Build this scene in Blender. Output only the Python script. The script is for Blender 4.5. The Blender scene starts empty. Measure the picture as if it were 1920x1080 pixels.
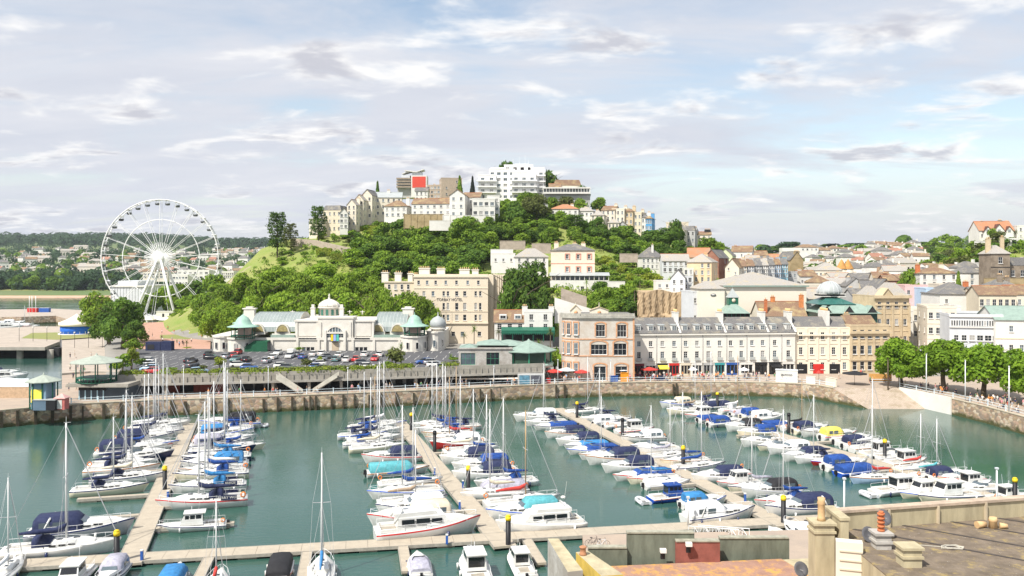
import bpy,math,random
import numpy as np
from mathutils import Vector,Matrix
random.seed(7)
PI=math.pi
R=math.radians
sc=bpy.context.scene
C=sc.collection
F,CH,HY=1600.0,32.0,500.0
cam=bpy.data.cameras.new('camera');camo=bpy.data.objects.new('camera',cam);C.objects.link(camo)
camo.location=(0,0,CH);camo.rotation_euler=(R(90),0,0)
cam.sensor_width=36;cam.lens=30.0;cam.shift_y=-40/1920
cam.clip_start=0.5;cam.clip_end=9000
sc.camera=camo
SUN_EL,SUN_AZ=52,222
sun=bpy.data.lights.new('sun','SUN');sun.energy=5.0;sun.angle=R(0.5);sun.color=(1,.955,.88)
suno=bpy.data.objects.new('sun',sun);C.objects.link(suno)
sd=Vector((math.sin(R(SUN_AZ))*math.cos(R(SUN_EL)),math.cos(R(SUN_AZ))*math.cos(R(SUN_EL)),math.sin(R(SUN_EL))))
suno.rotation_euler=sd.to_track_quat('Z','Y').to_euler()
suno.location=(-60,-40,120)
world=bpy.data.worlds.new('World');sc.world=world;world.use_nodes=True
wt=world.node_tree;wt.nodes.clear()
def wn(t,**k):
 n=wt.nodes.new(t)
 for a,b in k.items():setattr(n,a,b)
 return n
def wmath(op,a,b=None,c=None,clamp=False):
 n=wn('ShaderNodeMath',operation=op,use_clamp=clamp)
 for i,v in enumerate((a,b,c)):
  if v is None:continue
  if isinstance(v,(int,float)):n.inputs[i].default_value=v
  else:wt.links.new(v,n.inputs[i])
 return n.outputs[0]
def wnoise(vec,scale,detail,rough,dist=0.0):
 n=wn('ShaderNodeTexNoise');n.inputs['Scale'].default_value=scale;n.inputs['Detail'].default_value=detail
 n.inputs['Roughness'].default_value=rough;n.inputs['Distortion'].default_value=dist
 wt.links.new(vec,n.inputs['Vector']);return n.outputs['Fac']
def wramp(f,a,b):
 n=wn('ShaderNodeMapRange',interpolation_type='SMOOTHSTEP');wt.links.new(f,n.inputs[0])
 n.inputs[1].default_value=a;n.inputs[2].default_value=b;return n.outputs[0]
sky=wn('ShaderNodeTexSky',sky_type='NISHITA');sky.sun_disc=False
sky.sun_elevation=R(SUN_EL);sky.sun_rotation=R(SUN_AZ);sky.air_density=1.0;sky.dust_density=1.2;sky.altitude=30
tc=wn('ShaderNodeTexCoord')
sep=wn('ShaderNodeSeparateXYZ');wt.links.new(tc.outputs['Generated'],sep.inputs[0])
zc=wmath('MAXIMUM',sep.outputs['Z'],0.0)
den=wmath('ADD',zc,0.16)
def proj(sx,sy,oz):
 cb=wn('ShaderNodeCombineXYZ')
 wt.links.new(wmath('MULTIPLY',wmath('DIVIDE',sep.outputs['X'],den),sx),cb.inputs[0])
 wt.links.new(wmath('MULTIPLY',wmath('DIVIDE',sep.outputs['Y'],den),sy),cb.inputs[1])
 cb.inputs[2].default_value=oz
 return cb.outputs[0]
cirrus=wramp(wmath('ADD',wnoise(proj(.55,1.0,3.1),1.5,6,.60,.6),wmath('MULTIPLY',wmath('MULTIPLY',wmath('DIVIDE',sep.outputs['X'],den),.055),-1)),.26,.62)
cum_n=wnoise(proj(1.0,1.25,8.7),2.6,8,.55,.25)
cum=wramp(cum_n,.50,.655)
core=wramp(wnoise(proj(1.0,1.25,8.76),2.6,8,.55,.25),.54,.68)
low=wramp(zc,.16,.0)
mx1=wn('ShaderNodeMix',data_type='RGBA');wt.links.new(wmath('MAXIMUM',cirrus,low),mx1.inputs[0])
blue=wn('ShaderNodeMix',data_type='RGBA',blend_type='MULTIPLY');blue.inputs[0].default_value=1
wt.links.new(sky.outputs[0],blue.inputs[6]);blue.inputs[7].default_value=(1.75,1.6,1.42,1)
wt.links.new(blue.outputs[2],mx1.inputs[6])
veil=wn('ShaderNodeMix',data_type='RGBA');wt.links.new(wnoise(proj(.5,1.1,5.5),3.0,5,.6,.5),veil.inputs[0])
veil.inputs[6].default_value=(4.9,5.3,6.2,1);veil.inputs[7].default_value=(7.0,7.05,7.4,1)
wt.links.new(veil.outputs[2],mx1.inputs[7])
ccol=wn('ShaderNodeMix',data_type='RGBA');wt.links.new(core,ccol.inputs[0])
ccol.inputs[6].default_value=(8.6,8.5,8.4,1);ccol.inputs[7].default_value=(5.0,5.05,5.6,1)
mx2=wn('ShaderNodeMix',data_type='RGBA');wt.links.new(wmath('MULTIPLY',cum,.9),mx2.inputs[0])
wt.links.new(mx1.outputs[2],mx2.inputs[6]);wt.links.new(ccol.outputs[2],mx2.inputs[7])
bg=wn('ShaderNodeBackground');bg.inputs[1].default_value=0.10
wt.links.new(mx2.outputs[2],bg.inputs[0])
wo=wn('ShaderNodeOutputWorld');wt.links.new(bg.outputs[0],wo.inputs[0])
sc.view_settings.view_transform='Standard';sc.view_settings.look='None'
sc.view_settings.gamma=1;sc.view_settings.use_curve_mapping=False;sc.view_settings.exposure=0.32
sc.cycles.max_bounces=5;sc.cycles.diffuse_bounces=2;sc.cycles.glossy_bounces=3;sc.cycles.transmission_bounces=2
sc.cycles.transparent_max_bounces=6;sc.cycles.use_denoising=True
def PZ(px,py,z=0.0):
 D=(CH-z)*F/(py-HY)
 return Vector(((px-960)*D/F,D,z))
def PD(px,py,D):
 return Vector(((px-960)*D/F,D,CH-(py-HY)*D/F))
def X(px,D):return(px-960)*D/F
def Z(py,D):return CH-(py-HY)*D/F
MATS={}
def mat(name,col,rough=.8,var=.12,scale=.6,metal=0.0,col2=None,bump=0.0,bscale=None,spec=.3,detail=4,zstretch=1.0,rnd=0.0,sub=None):
 if name in MATS:return MATS[name]
 m=bpy.data.materials.new(name);MATS[name]=m;m.use_nodes=True
 nt=m.node_tree;b=nt.nodes['Principled BSDF']
 b.inputs['Roughness'].default_value=rough;b.inputs['Metallic'].default_value=metal
 b.inputs['Specular IOR Level'].default_value=spec
 g=nt.nodes.new('ShaderNodeNewGeometry');mp=nt.nodes.new('ShaderNodeMapping')
 mp.inputs['Scale'].default_value=(1,1,zstretch);nt.links.new(g.outputs['Position'],mp.inputs['Vector'])
 n=nt.nodes.new('ShaderNodeTexNoise');n.inputs['Scale'].default_value=scale;n.inputs['Detail'].default_value=detail
 n.inputs['Roughness'].default_value=.65
 nt.links.new(mp.outputs[0],n.inputs['Vector'])
 mr=nt.nodes.new('ShaderNodeMapRange');nt.links.new(n.outputs['Fac'],mr.inputs[0]);mr.inputs[1].default_value=.3;mr.inputs[2].default_value=.7
 mx=nt.nodes.new('ShaderNodeMix');mx.data_type='RGBA';nt.links.new(mr.outputs[0],mx.inputs[0])
 c2=col2 or tuple(c*(1-var)for c in col);c1=col if col2 else tuple(min(1,c*(1+var))for c in col)
 mx.inputs[6].default_value=(*c1,1);mx.inputs[7].default_value=(*c2,1)
 out=mx.outputs[2]
 if rnd:
  oi=nt.nodes.new('ShaderNodeObjectInfo');r2=nt.nodes.new('ShaderNodeMapRange');nt.links.new(oi.outputs['Random'],r2.inputs[0])
  r2.inputs[3].default_value=1-rnd;r2.inputs[4].default_value=1+rnd
  vm=nt.nodes.new('ShaderNodeVectorMath');vm.operation='SCALE';nt.links.new(out,vm.inputs[0]);nt.links.new(r2.outputs[0],vm.inputs['Scale'])
  out=vm.outputs[0]
 nt.links.new(out,b.inputs['Base Color'])
 if sub:b.inputs['Subsurface Weight'].default_value=sub
 if bump:
  bn=nt.nodes.new('ShaderNodeTexNoise');bn.inputs['Scale'].default_value=bscale or scale*4;bn.inputs['Detail'].default_value=4
  nt.links.new(mp.outputs[0],bn.inputs['Vector'])
  bp=nt.nodes.new('ShaderNodeBump');bp.inputs['Strength'].default_value=1;bp.inputs['Distance'].default_value=bump
  nt.links.new(bn.outputs['Fac'],bp.inputs['Height']);nt.links.new(bp.outputs[0],b.inputs['Normal'])
 return m
def nodes_of(m):
 nt=m.node_tree;return nt,nt.nodes['Principled BSDF']
def brick_mat(name,c1,c2,mortar,scale=1.0,rough=.9,msize=.03,dirt=None,dirt_lo=.45,dirt_hi=.62,dscale=.35,w=.5,h=.25,tilt=False,fac_w=.5):
 if name in MATS:return MATS[name]
 m=bpy.data.materials.new(name);MATS[name]=m;m.use_nodes=True
 nt,b=nodes_of(m);b.inputs['Roughness'].default_value=rough;b.inputs['Specular IOR Level'].default_value=.2
 g=nt.nodes.new('ShaderNodeNewGeometry');s=nt.nodes.new('ShaderNodeSeparateXYZ');nt.links.new(g.outputs['Position'],s.inputs[0])
 ad=nt.nodes.new('ShaderNodeMath');ad.operation='ADD';nt.links.new(s.outputs[0],ad.inputs[0]);nt.links.new(s.outputs[1],ad.inputs[1])
 cb=nt.nodes.new('ShaderNodeCombineXYZ');nt.links.new(ad.outputs[0],cb.inputs[0])
 nt.links.new(s.outputs[1 if tilt else 2],cb.inputs[1])
 if tilt:nt.links.new(s.outputs[0],cb.inputs[0])
 br=nt.nodes.new('ShaderNodeTexBrick');nt.links.new(cb.outputs[0],br.inputs['Vector'])
 br.inputs['Color1'].default_value=(*c1,1);br.inputs['Color2'].default_value=(*c2,1);br.inputs['Mortar'].default_value=(*mortar,1)
 br.inputs['Scale'].default_value=scale;br.inputs['Mortar Size'].default_value=msize
 br.inputs['Brick Width'].default_value=w;br.inputs['Row Height'].default_value=h
 n=nt.nodes.new('ShaderNodeTexNoise');n.inputs['Scale'].default_value=dscale;n.inputs['Detail'].default_value=6;n.inputs['Roughness'].default_value=.7
 nt.links.new(g.outputs['Position'],n.inputs['Vector'])
 mr=nt.nodes.new('ShaderNodeMapRange');nt.links.new(n.outputs['Fac'],mr.inputs[0]);mr.inputs[1].default_value=dirt_lo;mr.inputs[2].default_value=dirt_hi
 mx=nt.nodes.new('ShaderNodeMix');mx.data_type='RGBA';nt.links.new(mr.outputs[0],mx.inputs[0]);nt.links.new(br.outputs[0],mx.inputs[6])
 mx.inputs[7].default_value=(*(dirt or tuple(c*.6 for c in c1)),1)
 nt.links.new(mx.outputs[2],b.inputs['Base Color'])
 return m
def rubble_mat(name,cols,scale,mortar=(.3,.27,.22),bump=.08,low=None):
 if name in MATS:return MATS[name]
 m=bpy.data.materials.new(name);MATS[name]=m;m.use_nodes=True
 nt,b=nodes_of(m);b.inputs['Roughness'].default_value=.9;b.inputs['Specular IOR Level'].default_value=.2
 g=nt.nodes.new('ShaderNodeNewGeometry');mp=nt.nodes.new('ShaderNodeMapping');mp.inputs['Scale'].default_value=(1,1,1.5)
 nt.links.new(g.outputs['Position'],mp.inputs[0])
 v=nt.nodes.new('ShaderNodeTexVoronoi');v.inputs['Scale'].default_value=scale;nt.links.new(mp.outputs[0],v.inputs['Vector'])
 v2=nt.nodes.new('ShaderNodeTexVoronoi');v2.feature='DISTANCE_TO_EDGE';v2.inputs['Scale'].default_value=scale;nt.links.new(mp.outputs[0],v2.inputs['Vector'])
 s=nt.nodes.new('ShaderNodeSeparateColor');nt.links.new(v.outputs['Color'],s.inputs[0])
 cr=nt.nodes.new('ShaderNodeValToRGB');cr.color_ramp.interpolation='CONSTANT'
 el=cr.color_ramp.elements
 while len(el)<len(cols):el.new(1)
 for i,c in enumerate(cols):el[i].position=i/len(cols);el[i].color=(*c,1)
 nt.links.new(s.outputs[0],cr.inputs[0])
 mr=nt.nodes.new('ShaderNodeMapRange');nt.links.new(v2.outputs['Distance'],mr.inputs[0]);mr.inputs[2].default_value=.06
 mx=nt.nodes.new('ShaderNodeMix');mx.data_type='RGBA';nt.links.new(mr.outputs[0],mx.inputs[0]);mx.inputs[6].default_value=(*mortar,1)
 nt.links.new(cr.outputs[0],mx.inputs[7])
 out=mx.outputs[2]
 if low:
  sp=nt.nodes.new('ShaderNodeSeparateXYZ');nt.links.new(g.outputs['Position'],sp.inputs[0])
  nn=nt.nodes.new('ShaderNodeTexNoise');nn.inputs['Scale'].default_value=.8;nn.inputs['Detail'].default_value=5;nt.links.new(g.outputs['Position'],nn.inputs['Vector'])
  am=nt.nodes.new('ShaderNodeMath');am.operation='MULTIPLY_ADD';am.inputs[1].default_value=-2.2;nt.links.new(nn.outputs['Fac'],am.inputs[0]);nt.links.new(sp.outputs[2],am.inputs[2])
  m3=nt.nodes.new('ShaderNodeMapRange');nt.links.new(am.outputs[0],m3.inputs[0]);m3.inputs[1].default_value=low[0]-1.1-.35;m3.inputs[2].default_value=low[0]-1.1+.35
  x3=nt.nodes.new('ShaderNodeMix');x3.data_type='RGBA';nt.links.new(m3.outputs[0],x3.inputs[0]);x3.inputs[6].default_value=(*low[1],1)
  nt.links.new(out,x3.inputs[7]);out=x3.outputs[2]
 nt.links.new(out,b.inputs['Base Color'])
 bp=nt.nodes.new('ShaderNodeBump');bp.inputs['Distance'].default_value=bump;nt.links.new(v2.outputs['Distance'],bp.inputs['Height']);nt.links.new(bp.outputs[0],b.inputs['Normal'])
 return m
class MB:
 def __init__(s):s.v=[];s.f=[];s.m=[];s.sm=[]
 def face(s,pts,mi=0,sm=False):
  i=len(s.v);s.v.extend([tuple(p)for p in pts]);s.f.append(tuple(range(i,i+len(pts))));s.m.append(mi);s.sm.append(sm)
 def box(s,c,d,rz=0,mi=0,top=None):
  x,y,z=c;a,b,h=d[0]/2,d[1]/2,d[2]/2;co,si=math.cos(rz),math.sin(rz)
  i=len(s.v)
  for dz in(-h,h):
   for dx,dy in((-a,-b),(a,-b),(a,b),(-a,b)):
    if top is not None and dz>0:dx*=top[0];dy*=top[1]
    s.v.append((x+dx*co-dy*si,y+dx*si+dy*co,z+dz))
  for q in((0,3,2,1),(4,5,6,7),(0,1,5,4),(1,2,6,5),(2,3,7,6),(3,0,4,7)):
   s.f.append(tuple(i+k for k in q));s.m.append(mi);s.sm.append(False)
  return s
 def b0(s,x0,x1,y0,y1,z0,z1,mi=0):
  return s.box(((x0+x1)/2,(y0+y1)/2,(z0+z1)/2),(abs(x1-x0),abs(y1-y0),abs(z1-z0)),0,mi)
 def prism(s,poly,z0,z1,mi=0,mt=None):
  n=len(poly);i=len(s.v)
  ar=sum(poly[k][0]*poly[(k+1)%n][1]-poly[(k+1)%n][0]*poly[k][1]for k in range(n))
  if ar<0:poly=poly[::-1]
  zf0=z0 if callable(z0)else(lambda x,y:z0);zf1=z1 if callable(z1)else(lambda x,y:z1)
  for p in poly:s.v.append((p[0],p[1],zf0(p[0],p[1])))
  for p in poly:s.v.append((p[0],p[1],zf1(p[0],p[1])))
  s.f.append(tuple(range(i+n-1,i-1,-1)));s.f.append(tuple(range(i+n,i+2*n)))
  s.m+=[mi,mi if mt is None else mt];s.sm+=[False,False]
  for k in range(n):
   j=(k+1)%n;s.f.append((i+k,i+j,i+n+j,i+n+k));s.m.append(mi);s.sm.append(False)
  return s
 def tube(s,p0,p1,r,n=6,r1=None,mi=0,cap=True):
  p0=Vector(p0);p1=Vector(p1);r1=r if r1 is None else r1
  d=(p1-p0)
  if d.length<1e-6:return s
  d.normalize();u=d.orthogonal().normalized();w=d.cross(u);i=len(s.v)
  for p,rr in((p0,r),(p1,r1)):
   for k in range(n):
    a=2*PI*k/n;s.v.append(tuple(p+(u*math.cos(a)+w*math.sin(a))*rr))
  for k in range(n):
   j=(k+1)%n;s.f.append((i+k,i+j,i+n+j,i+n+k));s.m.append(mi);s.sm.append(n>5)
  if cap:
   s.f.append(tuple(range(i+n-1,i-1,-1)));s.f.append(tuple(range(i+n,i+2*n)));s.m+=[mi,mi];s.sm+=[False,False]
  return s
 def path(s,pts,r,n=5,mi=0):
  for a,b in zip(pts[:-1],pts[1:]):s.tube(a,b,r,n,mi=mi)
  return s
 def loft(s,rings,mi=0,closed=True,cap0=True,cap1=True,sm=True,mf=None):
  n=len(rings[0]);i=len(s.v)
  for r in rings:s.v.extend([tuple(p)for p in r])
  for a in range(len(rings)-1):
   for k in range(n if closed else n-1):
    j=(k+1)%n
    s.f.append((i+a*n+k,i+a*n+j,i+(a+1)*n+j,i+(a+1)*n+k));s.m.append(mf(a,k)if mf else mi);s.sm.append(sm)
  if cap0:s.f.append(tuple(i+k for k in range(n-1,-1,-1)));s.m.append(mi);s.sm.append(False)
  if cap1:s.f.append(tuple(i+(len(rings)-1)*n+k for k in range(n)));s.m.append(mi);s.sm.append(False)
  return s
 def lathe(s,c,prof,n=16,mi=0,a0=0,a1=2*PI,sm=True):
  full=abs(a1-a0-2*PI)<1e-6;cnt=n if full else n+1
  rings=[]
  for r,z in prof:
   rings.append([(c[0]+r*math.cos(a0+(a1-a0)*k/n),c[1]+r*math.sin(a0+(a1-a0)*k/n),c[2]+z)for k in range(cnt)])
  lp=abs(prof[0][0]-prof[-1][0])+abs(prof[0][1]-prof[-1][1])<1e-6
  return s.loft(rings,mi,full,full and not lp and prof[0][0]>.01,full and not lp and prof[-1][0]>.01,sm)
 def ball(s,c,r,n=8,m=5,mi=0,sz=1.0):
  return s.lathe(c,[(r*math.sin(PI*k/m)+(1e-4),-r*sz*math.cos(PI*k/m))for k in range(m+1)],n,mi)
 def arch(s,c,r,w,t,z0,n=10,mi=0,ax='x',a0=0,a1=PI):
  return s
 def gable(s,x0,x1,y0,y1,z,h,ax='x',ov=.3,t=.12,mi=0,mg=None):
  if ax=='x':
   ym=(y0+y1)/2
   for ya,sg in((y0,-1),(y1,1)):
    e=h*ov/abs(ym-ya)
    a=(x0-ov,ya+sg*ov,z-e);b=(x1+ov,ya+sg*ov,z-e);c=(x1+ov,ym,z+h);d=(x0-ov,ym,z+h)
    q=[a,b,c,d]if sg<0 else[b,a,d,c]
    s._slab(q,t,mi)
   if mg is not None:
    for xx in(x0,x1):s.face([(xx,y0,z),(xx,y1,z),(xx,ym,z+h)],mg)
  else:
   xm=(x0+x1)/2
   for xa,sg in((x0,-1),(x1,1)):
    e=h*ov/abs(xm-xa)
    a=(xa+sg*ov,y0-ov,z-e);b=(xa+sg*ov,y1+ov,z-e);c=(xm,y1+ov,z+h);d=(xm,y0-ov,z+h)
    q=[b,a,d,c]if sg<0 else[a,b,c,d]
    s._slab(q,t,mi)
   if mg is not None:
    for yy in(y0,y1):s.face([(x0,yy,z),(x1,yy,z),(xm,yy,z+h)],mg)
  return s
 def _slab(s,q,t,mi):
  i=len(s.v);s.v.extend(q);s.v.extend([(p[0],p[1],p[2]+t)for p in q])
  for f in((3,2,1,0),(4,5,6,7),(0,1,5,4),(1,2,6,5),(2,3,7,6),(3,0,4,7)):
   s.f.append(tuple(i+k for k in f));s.m.append(mi);s.sm.append(False)
 def hip(s,x0,x1,y0,y1,z,h,ov=.35,mi=0,top=None,flat=None):
  x0-=ov;x1+=ov;y0-=ov;y1+=ov
  w,d=x1-x0,y1-y0
  ins=min(w,d)/2 if flat is None else flat
  if w>=d:r=[(x0+ins,y0+min(ins,d/2)),(x1-ins,y0+min(ins,d/2)),(x1-ins,y1-min(ins,d/2)),(x0+ins,y1-min(ins,d/2))]
  else:r=[(x0+min(ins,w/2),y0+ins),(x1-min(ins,w/2),y0+ins),(x1-min(ins,w/2),y1-ins),(x0+min(ins,w/2),y1-ins)]
  b=[(x0,y0),(x1,y0),(x1,y1),(x0,y1)]
  i=len(s.v)
  s.v.extend([(p[0],p[1],z-.12)for p in b]);s.v.extend([(p[0],p[1],z)for p in b]);s.v.extend([(p[0],p[1],z+h)for p in r])
  fs=[(3,2,1,0)]
  for k in range(4):
   j=(k+1)%4;fs.append((k,j,4+j,4+k));fs.append((4+k,4+j,8+j,8+k))
  fs.append((8,9,10,11))
  for f in fs:s.f.append(tuple(i+k for k in f));s.m.append(mi);s.sm.append(False)
  return s
 def facade(s,o,u,w,h,ops,dep=.18,mi=0,mr=None,zb=0):
  o=Vector(o);u=Vector(u);nrm=Vector((u.y,-u.x,0));mr=mi if mr is None else mr
  P=lambda a,b,c=0:tuple(o+u*a+Vector((0,0,b))-nrm*c)
  us=sorted({0,w}|{round(q,4)for p in ops for q in(p[0],p[1])});vs=sorted({0,h}|{round(q,4)for p in ops for q in(p[2],p[3])})
  for b0,b1 in zip(vs[:-1],vs[1:]):
   run=None
   for a0,a1 in zip(us[:-1],us[1:]):
    ca,cb=(a0+a1)/2,(b0+b1)/2
    inside=any(p[0]<ca<p[1]and p[2]<cb<p[3]for p in ops)
    if inside:
     if run is not None:s.face([P(run,b0),P(a0,b0),P(a0,b1),P(run,b1)],mi);run=None
    elif run is None:run=a0
   if run is not None:s.face([P(run,b0),P(w,b0),P(w,b1),P(run,b1)],mi)
  for p in ops:
   a0,a1,b0,b1=p[:4]
   s.face([P(a0,b0),P(a1,b0),P(a1,b0,dep),P(a0,b0,dep)],mr);s.face([P(a0,b1,dep),P(a1,b1,dep),P(a1,b1),P(a0,b1)],mr)
   s.face([P(a0,b0),P(a0,b0,dep),P(a0,b1,dep),P(a0,b1)],mr);s.face([P(a1,b0,dep),P(a1,b0),P(a1,b1),P(a1,b1,dep)],mr)
  return s
 def data(s,name):
  me=bpy.data.meshes.new(name);me.from_pydata(s.v,[],s.f)
  if me.polygons:
   me.polygons.foreach_set('material_index',s.m);me.polygons.foreach_set('use_smooth',s.sm)
  me.update();return me
 def build(s,name,mats,parent=None,loc=None):
  return link(name,s.data(name),mats,parent,loc)
def link(name,me,mats,parent=None,loc=None,rz=0,scale=None):
 if not isinstance(mats,(list,tuple)):mats=[mats]
 o=bpy.data.objects.new(name,me);C.objects.link(o)
 if len(me.materials)==0:
  for m in mats:me.materials.append(m)
 for i,m in enumerate(mats):
  if me.materials[i]is not m:o.material_slots[i].link='OBJECT';o.material_slots[i].material=m
 if parent:o.parent=parent
 if loc is not None:o.location=loc
 if rz:o.rotation_euler.z=rz
 if scale is not None:o.scale=scale if isinstance(scale,(tuple,list))else(scale,)*3
 return o
def tag(o,label,cat,group=None,kind=None):
 if label:o['label']=label
 if cat:o['category']=cat
 if group:o['group']=group
 if kind:o['kind']=kind
 return o
def struct(o,kind='structure'):
 o['kind']=kind;return o
def thing(name,label,cat,loc=(0,0,0),rz=0,group=None):
 o=bpy.data.objects.new(name,None);C.objects.link(o);o.location=loc;o.rotation_euler.z=rz
 o.empty_display_size=.5
 return tag(o,label,cat,group)
def kids(o):return[c for c in ALLKIDS.get(o.name,[])]
ALLKIDS={}
def copy_tree(o,children,loc=None,rz=None,scale=None,label=None,group=None,parent=None):
 c=o.copy();C.objects.link(c)
 if parent:c.parent=parent
 if loc is not None:c.location=loc
 if rz is not None:c.rotation_euler.z=rz
 if scale is not None:c.scale=(scale,)*3 if isinstance(scale,(int,float))else scale
 if label:c['label']=label
 if group:c['group']=group
 for ch in children.get(o,[]):copy_tree(ch,children,parent=c)
 return c
def tree_of(root):
 d={}
 for o in bpy.data.objects:
  if o.parent:d.setdefault(o.parent,[]).append(o)
 out={}
 st=[root]
 while st:
  a=st.pop();out[a]=d.get(a,[]);st+=out[a]
 return out
ORD=['first','second','third','fourth','fifth','sixth','seventh','eighth','ninth','tenth','eleventh','twelfth','thirteenth','fourteenth','fifteenth','sixteenth','seventeenth','eighteenth','nineteenth','twentieth']
def nth(i):
 if i<20:return ORD[i]
 return '%d%s'%(i+1,{1:'st',2:'nd',3:'rd'}.get((i+1)%10 if(i+1)%100 not in(11,12,13)else 0,'th'))
def M(n):return MATS[n]
white=mat('white render',(.78,.76,.71),.85,.10,.25,col2=(.64,.62,.57))
cream=mat('cream render',(.72,.64,.49),.85,.10,.3,col2=(.60,.53,.41))
cream2=mat('pale cream stucco',(.76,.69,.57),.85,.10,.3,col2=(.66,.60,.49))
peach=mat('peach render',(.74,.56,.36),.85,.08)
pinkw=mat('pink render',(.72,.48,.46),.85,.08)
bluew=mat('pale blue render',(.45,.58,.72),.85,.08)
sky_blue=mat('blue render',(.12,.34,.62),.85,.08)
greenw=mat('pale green render',(.60,.66,.42),.85,.08)
greyw=mat('grey render',(.44,.44,.43),.85,.12)
lgrey=mat('light grey cladding',(.60,.62,.64),.6,.08,.4)
stone=brick_mat('buff ashlar stone',(.66,.54,.36),(.60,.48,.32),(.48,.38,.24),1.2,msize=.015,dirt=(.50,.40,.26))
brown_stone=brick_mat('brown coursed stone',(.26,.21,.16),(.33,.27,.20),(.30,.25,.20),1.6,dirt=(.20,.16,.12))
yellow_stone=brick_mat('yellow rubble stone',(.46,.35,.18),(.38,.29,.16),(.40,.32,.20),1.6,dirt=(.30,.23,.12))
grey_stone=brick_mat('grey stone blockwork',(.40,.38,.35),(.50,.48,.44),(.45,.42,.38),1.5,msize=.02,dirt=(.33,.30,.26))
red_brick=brick_mat('red brick',(.30,.11,.07),(.36,.14,.09),(.34,.26,.2),3.2,dirt=(.22,.09,.06))
orange_brick=mat('orange terracotta brick',(.58,.22,.08),.85,.25,1.2)
slate=brick_mat('grey slate',(.15,.145,.145),(.21,.20,.19),(.08,.08,.08),2.4,msize=.02,rough=.65,dirt=(.30,.27,.21),dirt_lo=.50,dirt_hi=.68,w=.4,h=.3,tilt=True)
slate2=brick_mat('pale weathered slate',(.36,.34,.31),(.43,.40,.36),(.24,.22,.20),2.2,msize=.02,rough=.75,dirt=(.44,.36,.22),dirt_lo=.52,dirt_hi=.7,w=.4,h=.3,tilt=True)
brown_tile=brick_mat('brown roof tile',(.21,.135,.09),(.27,.18,.12),(.15,.09,.06),2.8,msize=.02,dirt=(.36,.28,.15),dirt_lo=.48,dirt_hi=.66,w=.4,h=.3,tilt=True)
red_tile=brick_mat('red clay roof tile',(.44,.19,.10),(.50,.24,.13),(.28,.13,.07),2.8,msize=.02,dirt=(.36,.22,.14),w=.4,h=.3,tilt=True)
dark_roof=mat('dark felt roof',(.075,.075,.08),.8,.3,.8)
green_roof=mat('pale green copper',(.30,.40,.34),.6,.12,.8,col2=(.22,.29,.25))
copper=mat('verdigris copper',(.34,.52,.42),.5,.10,.8,col2=(.27,.43,.35))
lead=mat('grey lead sheet',(.42,.44,.44),.5,.12,.5,col2=(.34,.37,.36))
stucco=mat('ornate pale stucco',(.76,.73,.66),.8,.1,.4,col2=(.66,.62,.54))
terracotta=mat('terracotta',(.52,.17,.07),.8,.2,2)
buffpot=mat('buff chimney pot',(.62,.42,.22),.8,.2,2)
glass=mat('dark window glass',(.015,.018,.022),.08,.3,.3,spec=.6)
lglass=mat('grey reflecting glass',(.10,.13,.15),.08,.3,.3,spec=.6)
frame_w=mat('white painted frame',(.80,.79,.76),.5,.04)
frame_g=mat('green painted frame',(.02,.13,.08),.5,.2)
frame_d=mat('dark painted frame',(.05,.05,.055),.5,.2)
asphalt=mat('asphalt',(.10,.10,.105),.92,.16,.5)
paving=mat('pale paving',(.42,.36,.30),.9,.14,.35)
pinkpave=mat('pink paving',(.50,.30,.22),.9,.16,.3,col2=(.42,.25,.18))
concrete=mat('weathered concrete',(.40,.37,.32),.9,.2,.5,col2=(.28,.26,.22))
grass=mat('dry lawn',(.20,.25,.07),.95,.3,.12,col2=(.30,.27,.11),detail=8)
timber=mat('pale pontoon decking',(.47,.41,.32),.85,.2,1.2,col2=(.38,.33,.26),detail=8)
floatm=mat('concrete pontoon float',(.46,.42,.32),.9,.2,1.5)
darkstuff=mat('dark steel and painted shade',(.03,.03,.032),.8,.2)  # near-black for dark metal, also painted as shade in recesses and under decks
black=mat('black paint',(.018,.018,.02),.5,.2)
yellow=mat('yellow paint',(.80,.55,.02),.5,.1)
railm=mat('white blue railing paint',(.66,.74,.78),.5,.08)
steelw=mat('white painted steel',(.80,.80,.80),.4,.04)
gelcoat=mat('white gelcoat',(.76,.76,.74),.25,.05,.8,col2=(.62,.61,.57),spec=.5,detail=6)
redp=mat('red paint',(.55,.03,.025),.5,.15)
bluep=mat('blue paint',(.03,.10,.36),.5,.15)
FAR=[(905,2),(1000,9),(1150,22),(1500,46),(1950,62),(2400,95),(3000,130),(3300,118)]
HFAR=[(700,8),(900,8),(1100,20),(1500,44),(2400,86),(3000,112),(3300,100)]
RFAR=[(1100,46),(1500,36),(2400,30),(3300,30)]
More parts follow.
